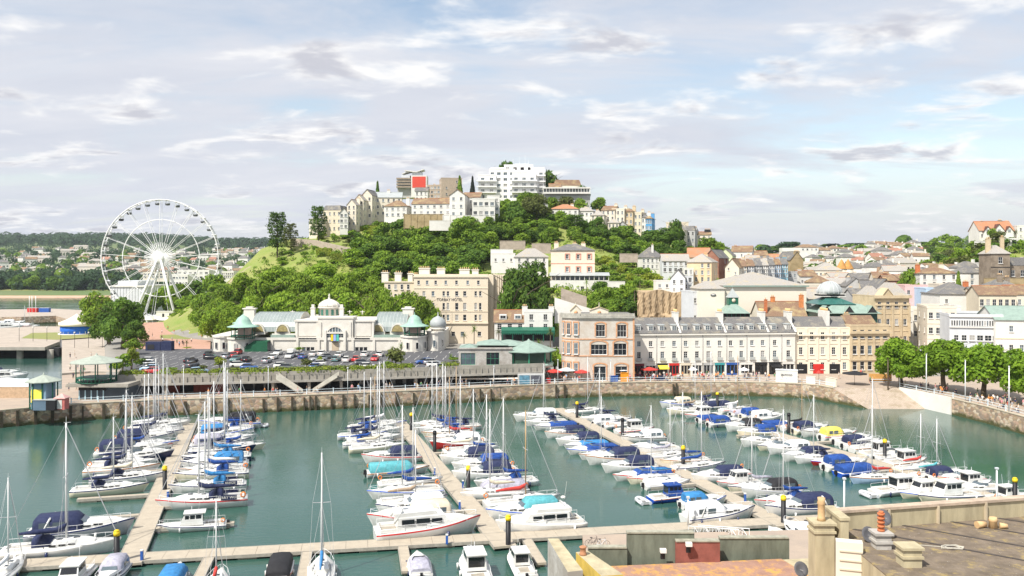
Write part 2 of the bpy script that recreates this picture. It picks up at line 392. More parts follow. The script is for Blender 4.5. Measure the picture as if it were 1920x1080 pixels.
TC=[(-700,[(205,-4),(880,-4)]+FAR),(150,[(205,-4),(880,-4)]+FAR),(200,[(205,3),(250,4.5),(450,5.4),(470,-4),(880,-4)]+FAR),(300,[(205,3),(250,4.6),(320,5.6),(440,6),(530,6),(560,-4),(860,-4)]+FAR),(400,[(205,3),(250,4.8),(290,6.5),(330,11),(365,18),(400,20),(450,10),(520,5),(600,4)]+HFAR),(450,[(205,3),(250,4.9),(290,6.5),(320,13),(360,26),(385,31),(420,28),(480,10),(600,5)]+HFAR),(490,[(205,3),(250,4.9),(290,6.5),(310,12),(345,26),(375,36),(395,40),(430,34),(500,12),(600,6)]+HFAR),(560,[(205,3),(250,5),(290,6.5),(305,11),(340,28),(360,36),(385,42),(400,45),(440,44),(520,20),(600,8)]+HFAR),(640,[(205,3),(250,5),(290,6.5),(305,12),(335,26),(360,36),(385,43),(410,48),(450,50),(540,22),(620,10)]+HFAR),(750,[(205,3),(250,5),(290,6.5),(305,12),(330,24),(355,34),(385,43),(420,52),(460,56),(560,24),(640,10)]+HFAR),(850,[(205,3),(250,5),(295,6.5),(318,20),(340,30),(370,39),(400,47),(430,56),(470,60),(570,25)]+HFAR),(950,[(205,3),(250,5),(290,6.5),(305,16),(330,27),(350,34),(375,42),(400,51),(430,60),(450,66),(490,66),(590,25)]+HFAR),(1050,[(205,3),(250,5),(280,6),(292,15),(305,24),(322,26),(340,33),(370,41),(400,51),(430,59),(450,66),(490,66),(590,25)]+HFAR),(1120,[(205,3),(250,5),(275,6),(285,14),(300,22),(320,27),(350,35),(380,44),(410,51),(440,60),(480,60),(580,25)]+HFAR),(1200,[(205,3),(240,3.4),(270,6),(284,8),(289,21),(310,25),(335,30),(365,37),(400,44),(430,48),(480,45),(560,25)]+HFAR),(1285,[(205,3),(240,3.4),(268,6),(282,8),(287,21),(310,25),(340,31),(380,37),(420,42),(460,40),(560,25)]+HFAR),(1330,[(205,3),(240,3.4),(265,6),(290,12),(320,22),(350,29),(390,35),(430,38),(480,34),(560,24)]+HFAR),(1400,[(205,3),(240,3.4),(260,6),(300,14),(340,22),(380,28),(420,31),(480,33),(560,26),(700,24),(850,36),(950,44)]+RFAR),(1480,[(205,3),(240,3.4),(260,6),(300,12),(350,19),(420,25),(480,27),(560,26),(700,28),(850,42),(950,52)]+RFAR),(1600,[(205,3),(240,3.4),(255,5),(300,9),(350,14),(420,20),(500,24),(600,27),(700,34),(850,46),(950,54)]+RFAR),(1700,[(195,3),(240,3.6),(250,5),(300,9),(350,15),(420,22),(500,27),(600,31),(700,38),(850,49),(950,55)]+RFAR),(1780,[(195,3),(235,3.6),(245,5),(290,10),(330,18),(370,30),(400,35),(440,34),(520,30),(700,38),(850,50),(950,56)]+RFAR),(1860,[(190,3),(230,3.6),(240,5),(280,12),(320,26),(350,38),(380,45),(420,44),(520,36),(700,36),(950,40)]+RFAR),(1960,[(190,3),(230,3.6),(240,5),(280,14),(320,30),(350,42),(380,47),(420,45),(520,38),(950,40)]+RFAR),(2700,[(190,3),(230,3.6),(240,5),(280,14),(320,30),(350,42),(380,47),(420,45),(520,38),(950,40)]+RFAR)]
TPX=np.array([c[0]for c in TC],float)
def _h(D):return np.array([np.interp(D,[p[0]for p in c[1]],[p[1]for p in c[1]])for c in TC])
def ground(x,D):
 px=960+x*F/D
 z=float(np.interp(px,TPX,_h(D)))
 if z>9:z+=0.9*math.sin(x*.11+1)*math.sin(D*.13)+.5*math.sin(x*.31)*math.cos(D*.27+2)
 return z
def gpx(px,D):return ground(X(px,D),D)
def build_terrain():
 Ds=[216*(3300/216)**(i/230)for i in range(231)];pxs=np.arange(-700,2701,17.0)
 v=[];f=[];mi=[]
 for D in Ds:
  hs=np.interp(pxs,TPX,_h(D))
  for px,z in zip(pxs,hs):
   x=(px-960)*D/F;z=float(z)
   if z>9 and D<2000:z+=0.9*math.sin(x*.11+1)*math.sin(D*.13)+.5*math.sin(x*.31)*math.cos(D*.27+2)
   v.append((x,D,z))
 n=len(pxs)
 for a in range(len(Ds)-1):
  for k in range(n-1):
   q=(a*n+k,a*n+k+1,(a+1)*n+k+1,(a+1)*n+k)
   px=pxs[k];D=Ds[a];z=v[q[0]][2]
   f.append(q)
   if D>850:m=2
   elif px>1330 and D<620 and not(px>1740 and D>300):m=1
   elif D<268 or(z<7.2 and D<330):m=1
   elif px>1740:m=0
   elif px>1330:m=2
   else:m=0
   mi.append(m)
 me=bpy.data.meshes.new('terrain');me.from_pydata(v,[],f);me.polygons.foreach_set('material_index',mi)
 me.polygons.foreach_set('use_smooth',[True]*len(f));me.update()
 return struct(link('terrain',me,[M('hillside'),M('town ground'),M('far country')]))
def hill_mat():
 m=mat('hillside',(.17,.25,.045),.95,.3,.09,col2=(.30,.29,.10),detail=9)
 nt,b=nodes_of(m);src=b.inputs['Base Color'].links[0].from_socket
 g=nt.nodes.new('ShaderNodeNewGeometry');s=nt.nodes.new('ShaderNodeSeparateXYZ');nt.links.new(g.outputs['Normal'],s.inputs[0])
 n=nt.nodes.new('ShaderNodeTexNoise');n.inputs['Scale'].default_value=.10;n.inputs['Detail'].default_value=8;n.inputs['Roughness'].default_value=.7;nt.links.new(g.outputs['Position'],n.inputs['Vector'])
 a=nt.nodes.new('ShaderNodeMath');a.operation='MULTIPLY_ADD';a.inputs[1].default_value=.9;nt.links.new(n.outputs['Fac'],a.inputs[0]);nt.links.new(s.outputs[2],a.inputs[2])
 mr=nt.nodes.new('ShaderNodeMapRange');nt.links.new(a.outputs[0],mr.inputs[0]);mr.inputs[1].default_value=1.10;mr.inputs[2].default_value=1.20
 n2=nt.nodes.new('ShaderNodeTexNoise');n2.inputs['Scale'].default_value=.7;n2.inputs['Detail'].default_value=8;nt.links.new(g.outputs['Position'],n2.inputs['Vector'])
 cr=nt.nodes.new('ShaderNodeMix');cr.data_type='RGBA';nt.links.new(n2.outputs['Fac'],cr.inputs[0]);cr.inputs[6].default_value=(.20,.15,.10,1);cr.inputs[7].default_value=(.52,.42,.32,1)
 mx=nt.nodes.new('ShaderNodeMix');mx.data_type='RGBA';nt.links.new(mr.outputs[0],mx.inputs[0]);nt.links.new(cr.outputs[2],mx.inputs[6]);nt.links.new(src,mx.inputs[7])
 nt.links.new(mx.outputs[2],b.inputs['Base Color'])
 bn=nt.nodes.new('ShaderNodeBump');bn.inputs['Distance'].default_value=.5;nt.links.new(n2.outputs['Fac'],bn.inputs['Height']);nt.links.new(bn.outputs[0],b.inputs['Normal'])
hill_mat()
mat('town ground',(.30,.28,.25),.9,.2,.15,col2=(.22,.21,.19))
mat('far country',(.10,.17,.05),.95,.3,.010,col2=(.17,.19,.09),detail=8)
terrain=build_terrain()
wm=bpy.data.materials.new('harbour water');MATS['water']=wm;wm.use_nodes=True
nt,b=nodes_of(wm);b.inputs['Roughness'].default_value=.03;b.inputs['IOR'].default_value=1.33;b.inputs['Specular IOR Level'].default_value=.62
g=nt.nodes.new('ShaderNodeNewGeometry')
n1=nt.nodes.new('ShaderNodeTexNoise');n1.inputs['Scale'].default_value=.045;n1.inputs['Detail'].default_value=5;nt.links.new(g.outputs['Position'],n1.inputs['Vector'])
mx=nt.nodes.new('ShaderNodeMix');mx.data_type='RGBA';nt.links.new(n1.outputs['Fac'],mx.inputs[0]);mx.inputs[6].default_value=(.018,.070,.048,1);mx.inputs[7].default_value=(.052,.118,.100,1)
nt.links.new(mx.outputs[2],b.inputs['Base Color'])
mp=nt.nodes.new('ShaderNodeMapping');nt.links.new(g.outputs['Position'],mp.inputs[0]);mp.inputs['Rotation'].default_value=(0,0,.25);mp.inputs['Scale'].default_value=(.55,1.5,1)
n2=nt.nodes.new('ShaderNodeTexNoise');n2.inputs['Scale'].default_value=1.3;n2.inputs['Detail'].default_value=5;n2.inputs['Roughness'].default_value=.6;nt.links.new(mp.outputs[0],n2.inputs['Vector'])
bp=nt.nodes.new('ShaderNodeBump');bp.inputs['Strength'].default_value=1;bp.inputs['Distance'].default_value=.03;nt.links.new(n2.outputs['Fac'],bp.inputs['Height']);n3=nt.nodes.new('ShaderNodeTexNoise');n3.inputs['Scale'].default_value=.028;n3.inputs['Detail'].default_value=6;nt.links.new(mp.outputs[0],n3.inputs['Vector']);m3=nt.nodes.new('ShaderNodeMapRange');nt.links.new(n3.outputs['Fac'],m3.inputs[0]);m3.inputs[1].default_value=.35;m3.inputs[2].default_value=.65;m3.inputs[3].default_value=.012;m3.inputs[4].default_value=.05;nt.links.new(m3.outputs[0],bp.inputs['Distance']);nt.links.new(bp.outputs[0],b.inputs['Normal'])
w=MB();w.face([(-1700,-60,0),(1700,-60,0),(3600,3300,0),(-3600,3300,0)])
struct(w.build('water',[wm]))
w=MB();w.face([(-1800,-100,-5),(1800,-100,-5),(3800,3400,-5),(-3800,3400,-5)]);struct(w.build('sea_bed',[concrete]))
QZ=3.4
EDGE=[(-260,800),(-120,785),(0,770),(80,763),(160,757),(300,750),(400,747),(500,744),(600,740),(700,736),(800,731.5),(900,727),(980,723),(1060,720),(1130,718),(1200,717),(1300,716.5),(1400,717),(1450,718),(1500,720),(1535,723),(1562,728)]
EDGE_W=[PZ(a,b_,QZ)for a,b_ in EDGE]
REDGE=[(1685,728),(1785,748),(1850,763),(1920,782),(2060,826),(2300,920)]
REDGE_W=[PZ(a,b_,QZ)for a,b_ in REDGE]
wallm=rubble_mat('harbour rubble wall',[(.42,.30,.19),(.52,.40,.27),(.33,.23,.16),(.48,.33,.24),(.58,.48,.36),(.28,.22,.17)],1.15,low=(0.75,(.085,.085,.035)))
pave=mat('quay paving',(.44,.35,.27),.9,.15,.3,col2=(.34,.28,.23))
qp=[(p.x,p.y)for p in EDGE_W]+[(p.x,p.y)for p in REDGE_W]
back=[(X(2300,262),262),(X(1000,262),262),(X(300,262),262),(X(116,262),262),(X(116,200),200),(X(60,196),196),(X(-260,180),180)]
q=MB();q.prism(qp+back,-3,QZ,0,1);struct(q.build('quay',[wallm,pave]))
for nm,E in(('quay_coping',EDGE_W),('quay_coping',REDGE_W)):
 c=MB()
 for a,b_ in zip(E[:-1],E[1:]):
  d=(b_-a);L=d.length;d.normalize();n=Vector((-d.y,d.x,0));mid=(a+b_)/2+n*.22
  c.box((mid.x,mid.y,QZ+.09),(L,.62,.18),math.atan2(d.y,d.x))
 struct(c.build(nm,[mat('quay coping',(.52,.45,.34),.9,.2,.6)]))
s=MB();tl,tr=PZ(1562,728,QZ),PZ(1685,728,QZ);bl,br=PZ(1640,772,-.35),PZ(1790,770,-.35);bl2,br2=bl+(bl-tl)*.5,br+(br-tr)*.5
def slipz(x,y):return float(np.interp(y,[bl2.y-1,(bl.y+br.y)/2,tl.y],[-2.3,-.35,QZ+.004]))
steps=14;L1,R1=[],[]
for i in range(steps+1):
 t=i/steps;L1.append(tl.lerp(bl2,t));R1.append(tr.lerp(br2,t))
for a,b_,c_,d_ in zip(L1[:-1],L1[1:],R1[1:],R1[:-1]):
 s.face([(p.x,p.y,slipz(p.x,p.y))for p in(a,b_,c_,d_)])
 s.face([(a.x,a.y,-3),(b_.x,b_.y,-3),(b_.x,b_.y,slipz(b_.x,b_.y)),(a.x,a.y,slipz(a.x,a.y))],1)
slipm=brick_mat('slipway setts',(.50,.42,.34),(.42,.34,.27),(.30,.24,.19),.9,msize=.03,dirt=(.32,.26,.19),dirt_lo=.5,dirt_hi=.62,dscale=.5,tilt=True)
struct(s.build('slipway',[slipm,wallm]))
rw=MB();a,b_=PZ(1688,728.3,QZ),PZ(1785,748,QZ);d=(b_-a).normalized();n=Vector((d.y,-d.x,0))*-1
rw.prism([tuple((a-n*.05)[:2]),tuple((b_-n*.05)[:2]),tuple((b_-n*.35)[:2]),tuple((a-n*.35)[:2])],-2,QZ+.35)
tag(rw.build('retaining_wall',[white]),'white rendered retaining wall along the right side of the slipway','wall')
wr=rw
def slab(name,pts,z,th,mats,mi=0,mt=None):
 q=MB();q.prism([tuple(PZ(a,b_,z)[:2])for a,b_ in pts],z-th,z,mi,mt);return struct(q.build(name,mats))
slab('path',[(116,700),(170,696),(330,700),(430,640),(330,608),(150,607),(116,622)],3.9,4.5,[concrete,paving],0,1)
slab('plaza',[(250,659),(394,659),(396,612),(330,603),(240,606),(232,640)],6.7,2.5,[concrete,pinkpave],0,1)
slab('lawn',[(300,634),(345,636),(372,634),(366,630),(330,627),(300,628)],6.76,.05,[concrete,grass],0,1)
slab('lawn',[(345,620),(392,620),(394,612),(350,610)],6.76,.05,[concrete,grass],0,1)
slab('pier',[(-300,650),(84,651),(112,640),(113,612),(60,612),(-60,618),(-300,622)],4.2,1.1,[concrete,paving],0,1)
slab('lawn',[(40,634),(105,637),(178,632),(182,622),(60,624)],4.26,.05,[concrete,grass],0,1)
q=MB()
for px in(-60,-15,33,90):
 p=PZ(px,650,4.2);q.tube((p.x,p.y+1.5,-3),(p.x,p.y+1.5,3.1),1.1,10)
q.b0(X(-300,303),X(110,303),303,306,-3,3.1,1)  # near-black block stands in for the shade beneath the pier deck
struct(q.build('pier_columns',[concrete,darkstuff]))
slab('breakwater',[(-300,596),(40,594),(105,592),(150,606),(240,606),(240,585),(100,579),(-300,584)],4.2,6,[wallm,paving],0,1)
beachm=mat('red sand beach',(.56,.36,.25),.95,.1,.1)
q=MB();q.face([(X(-700,880),880,-.3),(X(300,880),880,-.3),(X(300,930),930,3.4),(X(-700,930),930,3.4)]);struct(q.build('beach',[beachm]))
q=MB();q.face([(X(-700,931),931,3.5),(X(300,931),931,3.5),(X(300,985),985,8.6),(X(-700,985),985,8.6)]);struct(q.build('lawn',[grass]))
DKZ=7.3
DFR=[(215,187.5),(300,189),(400,191),(500,193),(600,195.5),(700,198.5),(800,202),(862,204.8),(1022,210.5)]
fr=[(X(a,D),D)for a,D in DFR]
q=MB();q.prism(fr+[(X(1022,232),232),(X(862,256),256),(X(250,256),256)],5.9,DKZ,0,1)
struct(q.build('car_park_deck',[concrete,asphalt]))
pw=MB()
for(x0,y0),(x1,y1)in zip(fr[:-1],fr[1:]):
 L=math.hypot(x1-x0,y1-y0);a=math.atan2(y1-y0,x1-x0)
 pw.box(((x0+x1)/2-.1*math.sin(-a)*0,(y0+y1)/2+.1,DKZ+.45),(L+.02,.25,.9),a,0)
 pw.box(((x0+x1)/2,(y0+y1)/2-.18,5.95),(L+.02,.3,.5),a,1)
 k=int(L/1.5)
 for j in range(k):
  t=(j+.5)/k;pw.box((x0+(x1-x0)*t,y0+(y1-y0)*t-.12,6.85),(.12,.22,1.3),a,1)
tag(pw.build('parapet_wall',[concrete,mat('parapet ribs',(.36,.34,.30),.9,.15)]),'long weathered concrete parapet along the edge of the raised car park','wall')
sf=thing('arcade_front','dark recessed arcade of shop fronts under the raised car park','shop front',(0,0,QZ))
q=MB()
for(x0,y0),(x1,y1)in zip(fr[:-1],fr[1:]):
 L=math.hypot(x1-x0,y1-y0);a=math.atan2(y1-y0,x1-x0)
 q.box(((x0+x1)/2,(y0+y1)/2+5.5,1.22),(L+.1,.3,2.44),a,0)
q.build('wall',[darkstuff],sf)  # back wall coloured near black as the shade under the deck
q=MB();q.b0(-.9,.9,-.05,.05,.05,2.1);q=q.data('shop_window')
for i in range(28):
 px=430+i*20.3;D=float(np.interp(px,[a for a,_ in DFR],[b_ for _,b_ in DFR]))+5.2
 link('shop_window',q,[lglass],sf,(X(px,D),D,0))
for i,px in enumerate((312,432,512,580,640,700,780,836)):
 D=float(np.interp(px,[a for a,_ in DFR],[b_ for _,b_ in DFR]))+.5
 c=MB();c.b0(-.3,.3,-.3,.3,0,2.48);c.build('column',[concrete],sf,(X(px,D),D,0))
for px,w_ in((300,9),(392,7)):
 q=MB();D=194.3;q.b0(X(px,D)-w_/2,X(px,D)+w_/2,D-.1,D,.05,2.2)
 q.build('red_shop_front',[mat('red brown shop front',(.20,.05,.03),.7,.3,1)],sf)
for lab,pa,pb in(('concrete stairs leading down left from the car park deck to the promenade',520,566),('concrete stairs leading down right from the car park deck to the promenade',634,588)):
 st=MB();Da=float(np.interp(pa,[a for a,_ in DFR],[b_ for _,b_ in DFR]))-1.6
 x0,x1=X(pa,Da),X(pb,Da)
 for i in range(16):
  t=i/16;zz=DKZ-.2-t*3.7;xx=x0+(x1-x0)*t;st.b0(min(xx,xx+(x1-x0)/16),max(xx,xx+(x1-x0)/16),Da-.9,Da+.9,zz-.35,zz,0)
 for yy in(Da-1.05,Da+.95):
  st.face([(x0,yy,DKZ+.7),(x1,yy,QZ+.9),(x1,yy,QZ+.1),(x0,yy,DKZ-.5)],1);st.face([(x0,yy+.12,DKZ-.5),(x1,yy+.12,QZ+.1),(x1,yy+.12,QZ+.9),(x0,yy+.12,DKZ+.7)],1)
  st.face([(x0,yy,DKZ+.7),(x0,yy+.12,DKZ+.7),(x1,yy+.12,QZ+.9),(x1,yy,QZ+.9)],1)
 tag(st.build('staircase',[concrete,mat('pale stair balustrade',(.52,.49,.42),.9,.15)]),lab,'stairs')
q=MB()
for r_,D in enumerate((212,217.5,229,234.5,246)):
 for i in range(60):
  x=X(290,D)+i*2.5
  if x>X(860,D):break
  q.b0(x-.05,x+.05,D-2.4,D+2.4,DKZ+.004,DKZ+.008)
struct(q.build('road_markings',[white]))
q=MB();q.prism([tuple(PZ(a,b_,QZ)[:2])for a,b_ in((1092,1003),(1560,992),(2100,975))]+[(150,-30),(1.6,-30),(1.6,44),(6,50)],-3,QZ,0,1)
struct(q.build('near_quay',[wallm,pave]))
EP=[(p.x,p.y)for p in EDGE_W]
def edge_at(px,off):
 for i in range(len(EDGE)-1):
  if EDGE[i][0]<=px<=EDGE[i+1][0]:
   t=(px-EDGE[i][0])/(EDGE[i+1][0]-EDGE[i][0]);a,b_=EDGE_W[i],EDGE_W[i+1];p=a.lerp(b_,t)
   d=(b_-a).normalized();n=Vector((d.y,-d.x,0));return p+n*off,math.atan2(d.y,d.x)
fm=mat('wet fender timber',(.09,.06,.04),.85,.3,2,col2=(.045,.05,.03))
me=None
fpx=[(-40,1),(2,1),(32,1),(66,1),(98,1),(132,1),(155,.5),(194,1),(226,1),(260,1),(290,.6),(322,1),(347,1),(400,.8),(428,.8),(494,.7),(520,.7),(547,.7),(570,.6),(581,.6),(592,.7),(621,.7),(643,.7),(664,.7),(692,.7),(714,.6),(742,.6),(775,.6),(806,.6),(833,.5),(845,.5),(885,.5),(900,.5),(920,.5),(1042,.7),(1058,.7),(1262,.6),(1268,.6)]
proto=None
for i,(px,w_)in enumerate(fpx):
 p,a=edge_at(px,.22+.05)
 if proto is None:
  f_=MB();f_.b0(-.27,.27,-.22,.22,-3,3.2);proto=f_.data('fender_post')
 o=link('fender_post',proto,[fm],None,(p.x,p.y,0),a,(w_,1,1 if i%3 else.93))
 tag(o,'dark wet timber fender post upright against the harbour wall, %s from the left'%nth(i),'post','timber fender posts on the harbour wall')
def railing(name,pts,label,z=QZ+.18,gap=2.4,h=1.1,mat_=railm,off=.25):
 t=thing(name,label,'railing',(pts[0].x,pts[0].y,z))
 o0=Vector((pts[0].x,pts[0].y,z));rl=MB();post=MB();post.box((0,0,h/2),(.16,.16,h));post.box((0,0,h+.05),(.24,.24,.12));pm=post.data('post')
 P=[]
 for a,b_ in zip(pts[:-1],pts[1:]):
  L=(b_-a).length;d=(b_-a).normalized();n=Vector((-d.y,d.x,0))*off
  k=max(1,int(L/gap))
  for j in range(k):P.append(a.lerp(b_,j/k)+n)
 P.append(pts[-1]+n)
 for a,b_ in zip(P[:-1],P[1:]):
  for zz in(.45,1.0):rl.tube(Vector((a.x,a.y,z+zz))-o0,Vector((b_.x,b_.y,z+zz))-o0,.045,5)
 rl.build('rail',[mat_],t)
 for i,p in enumerate(P):
  if i%2==0 and i<196:link('post',pm,[mat_],t,Vector((p.x,p.y,z))-o0)
 return t
railing('quay_railing',EDGE_W[3:22],'long white and blue railing along the promenade edge of the harbour')
railing('quay_railing',REDGE_W,'white and blue railing above the stone wall right of the slipway')
def leafmat(name,c,c2,rnd=.18):
 m=mat(name,c,.75,.3,.55,col2=c2,detail=3,rnd=rnd,spec=.25)
 nt,b=nodes_of(m);tr=nt.nodes.new('ShaderNodeBsdfTranslucent');ms=nt.nodes.new('ShaderNodeMixShader');ms.inputs[0].default_value=.38
 nt.links.new(b.inputs['Base Color'].links[0].from_socket,tr.inputs[0]);nt.links.new(b.outputs[0],ms.inputs[1]);nt.links.new(tr.outputs[0],ms.inputs[2])
 nt.links.new(ms.outputs[0],nt.nodes['Material Output'].inputs[0])
 return m
LM={'B':leafmat('bright leaves',(.34,.47,.045),(.10,.20,.020)),'M':leafmat('mid green leaves',(.29,.42,.042),(.07,.155,.020)),'D':leafmat('dark leaves',(.17,.28,.036),(.035,.09,.016)),'Y':leafmat('yellow green leaves',(.36,.40,.045),(.18,.25,.03)),'K':leafmat('purple black leaves',(.030,.040,.032),(.018,.025,.02)),'F':leafmat('far leaves',(.060,.120,.045),(.034,.070,.032)),'O':leafmat('olive leaves',(.17,.20,.05),(.09,.11,.03)),'P':leafmat('plane tree leaves',(.27,.42,.030),(.10,.20,.016),.08)}
bark=mat('bark',(.13,.10,.07),.9,.25,2)
def leaf(mb,p,n,s,rng,mi=0,asp=1.0):
 nx,ny,nz=n[0],n[1],n[2];l=math.sqrt(nx*nx+ny*ny+nz*nz)or 1;nx/=l;ny/=l;nz/=l
 ux,uy,uz=rng.uniform(-1,1),rng.uniform(-1,1),rng.uniform(-1,1);d=ux*nx+uy*ny+uz*nz;ux-=d*nx;uy-=d*ny;uz-=d*nz
 l=math.sqrt(ux*ux+uy*uy+uz*uz)or 1;ux*=s/l;uy*=s/l;uz*=s/l;k=.55*asp
 wx,wy,wz=(ny*uz-nz*uy)*k,(nz*ux-nx*uz)*k,(nx*uy-ny*ux)*k
 x,y,z=p[0],p[1],p[2];i=len(mb.v)
 mb.v+=[(x-ux-wx*.4,y-uy-wy*.4,z-uz-wz*.4),(x-ux*.1-wx,y-uy*.1-wy,z-uz*.1-wz),(x+ux*.9,y+uy*.9,z+uz*.9),(x+wx+ux*.05,y+wy+uy*.05,z+wz+uz*.05)]
 mb.f.append((i,i+1,i+2,i+3));mb.m.append(mi);mb.sm.append(False)
def crown_data(name,seed,n,lobes=9,ls=.11,flat=.8,spread=.62,lr=(.34,.5),bottom=-.95,droop=0):
 rng=random.Random(seed);mb=MB();L=[]
 for i in range(lobes):
  a=2*PI*(i+rng.random()*.6)/lobes;el=rng.uniform(-.75,1.0)
  r=spread*(1-.45*max(0,el))*rng.uniform(.75,1.1)
  L.append((Vector((r*math.cos(a),r*math.sin(a),el*flat*.62)),rng.uniform(*lr)))
 L.append((Vector((0,0,.45*flat)),.45));L.append((Vector((0,0,-.05)),.55))
 tot=sum(l[1]**2 for l in L)
 for c,r in L:
  for _ in range(int(n*r*r/tot)):
   d=Vector((rng.gauss(0,1),rng.gauss(0,1),rng.gauss(.15,1))).normalized()
   rad=r*(rng.uniform(.72,1.06)if rng.random()<.85 else rng.uniform(.3,.8))
   p=c+Vector((d.x,d.y,d.z*flat))*rad
   if p.z<bottom*flat:continue
   nn=d+Vector((rng.gauss(0,.55),rng.gauss(0,.55),rng.gauss(.2,.55)))
   leaf(mb,p,nn,ls*rng.uniform(.7,1.3),rng)
 return mb.data(name)
def trunk_data(name,seed,h,r,limbs=5,top=.4):
 rng=random.Random(seed);mb=MB();p=Vector((0,0,-.6));pr=r*1.25
 for i in range(5):
  q=Vector((rng.uniform(-.015,.015)*h,rng.uniform(-.015,.015)*h,h*(i+1)/5));nr=r*(1-.12*i)
  mb.tube(p,q,pr,7,nr,cap=False);p,pr=q,nr
 for i in range(limbs):
  a=2*PI*i/limbs+rng.random();q=p+Vector((math.cos(a),math.sin(a),rng.uniform(.7,1.3)))*h*top
  mb.tube(p,q,pr*.6,5,pr*.25)
  mb.tube(q,q+Vector((math.cos(a+.5),math.sin(a+.5),.6))*h*top*.6,pr*.25,4,pr*.1)
 return mb.data(name)
CR={'round':[crown_data('crown',s,1500,9+s%3,.125,.85)for s in range(5)],'fine':[crown_data('crown',20+s,5200,13,.072,.9,.66,(.28,.42))for s in range(4)],'plane':[crown_data('crown',40+s,6500,14,.070,.80,.64,(.30,.42),-.75)for s in range(3)],'shrub':[crown_data('foliage',60+s,420,6,.17,.8,.55,(.4,.55),-.5)for s in range(3)],'far':[crown_data('crown',80+s,260,6,.24,.8,.5,(.4,.55))for s in range(3)]}
TR=[trunk_data('trunk',s,1.0,.055)for s in range(3)];TRP=trunk_data('trunk',9,1.0,.035,0)
def cedar_data(seed=3):
 rng=random.Random(seed);mb=MB()
 for i in range(11):
  z=.15+i*.085;a0=rng.random()*6;k=3
  for j in range(k):
   a=a0+j*2*PI/k+rng.uniform(-.4,.4);ln=(1.0-.6*abs(z-.45))*rng.uniform(.55,1)
   for _ in range(110):
    t=rng.random()**.6*ln;w=.17*rng.gauss(0,1)*(.4+t)
    leaf(mb,(t*math.cos(a)-w*math.sin(a),t*math.sin(a)+w*math.cos(a),z+rng.gauss(0,.022)+.05*t),(rng.gauss(0,.3),rng.gauss(0,.3),1),.06,rng)
 return mb.data('crown')
CR['cedar']=[cedar_data(3),cedar_data(8)]
def conifer_data(seed):
 rng=random.Random(seed);mb=MB()
 for _ in range(1300):
  z=rng.random();r=(1-z)*.34*rng.uniform(.55,1.1)+.02;a=rng.random()*2*PI
  leaf(mb,(r*math.cos(a),r*math.sin(a),z),(math.cos(a),math.sin(a),.4+rng.gauss(0,.4)),.06,rng)
 return mb.data('crown')
CR['conifer']=[conifer_data(1)]
def palm_data(seed,n=46,L=1.0,wd=.05):
 rng=random.Random(seed);mb=MB()
 for i in range(n):
  a=rng.random()*2*PI;el=rng.uniform(-.5,1.3);p=Vector((0,0,0));pw=wd*.5
  d=Vector((math.cos(a)*math.cos(el),math.sin(a)*math.cos(el),math.sin(el)));sd_=Vector((-math.sin(a),math.cos(a),0))
  for k in range(4):
   q=p+d*L/4;nw=wd*(1-(k+1)/4.2);mb.face([p-sd_*pw,p+sd_*pw,q+sd_*nw,q-sd_*nw]);p,pw=q,nw;d=(d+Vector((0,0,-.28))).normalized()
 return mb.data('crown')
CR['palm']=[palm_data(1),palm_data(2,60)]
CNAME={'B':'bright green','M':'mid green','D':'dark green','Y':'yellow green','K':'blackish purple','F':'dark bluish green','O':'olive green','P':'fresh green'}
def tree(x,y,z,h,w,col='M',kind='round',label='tree',name='broadleaf_tree',cat='tree',group=None,seed=0,trunk=.35):
 t=thing(name,label,cat,(x,y,z),(seed*1.7)%6.28,group)
 cr=CR[kind];cm=cr[seed%len(cr)];r=w/2
 if kind in('cedar','conifer'):
  link('crown',cm,[LM[col]],t,(0,0,h*(.12 if kind=='cedar' else.08)),0,(r,r,h*.88)if kind=='cedar' else(r*2.9,r*2.9,h*.93))
  link('trunk',TRP,[bark],t,(0,0,0),0,(h*.5,h*.5,h*.85))
 elif kind=='palm':
  link('crown',cm,[LM[col]],t,(0,0,h-r*.8),0,r)
  q=MB();q.tube((0,0,-.5),(0,0,h-r*.8),.16,7,.12);q.build('trunk',[bark],t)
 else:
  th=h*trunk;ch=(h-th)/1.9
  link('crown',cm,[LM[col]],t,(0,0,h-ch*.98),0,(r,r,ch*1.12))
  link('trunk',TR[seed%3],[bark],t,(0,0,0),0,(h*.8,h*.8,h*.55))
 return t
def hit(px,py,D0=206,D1=3000):
 D=D0
 while D<D1:
  if gpx(px,D)>=Z(py,D):return D
  D*=1.006
 return D1
def inpoly(x,y,P):
 c=False;j=len(P)-1
 for i in range(len(P)):
  if(P[i][1]>y)!=(P[j][1]>y)and x<(P[j][0]-P[i][0])*(y-P[i][1])/(P[j][1]-P[i][1])+P[i][0]:c=not c
  j=i
 return c
TREES=[]
belt='bright green plane tree in the dense belt behind the pavilion'
for px,D,top,w in[(385,332,545,66),(418,318,532,72),(452,326,512,70),(488,306,520,76),(520,326,497,80),(560,312,507,78),(600,327,492,82),(640,309,508,78),(676,327,500,78),(705,309,523,76),(742,317,531,76),(776,302,539,80),(470,291,552,76),(530,290,542,80),(590,290,538,78),(650,290,545,80),(700,290,552,76),(750,288,552,74),(795,286,560,62),(425,297,562,62),(815,276,585,42),(404,286,574,56),(437,281,572,58),(410,306,556,60),(395,318,566,50),(388,402,556,52),(370,386,570,46),(398,374,560,54),(358,414,562,46),(408,352,556,58),(382,346,576,48),(420,372,540,56),(374,352,576,46),(354,370,580,42),(394,343,568,50),(338,394,578,38),(722,279,536,62),(750,279,548,62),(776,280,544,66),(802,281,558,56),(700,278,546,60)]:
 TREES.append((px,D,top,w,'B' if px not in(385,418)else 'M','fine',belt))
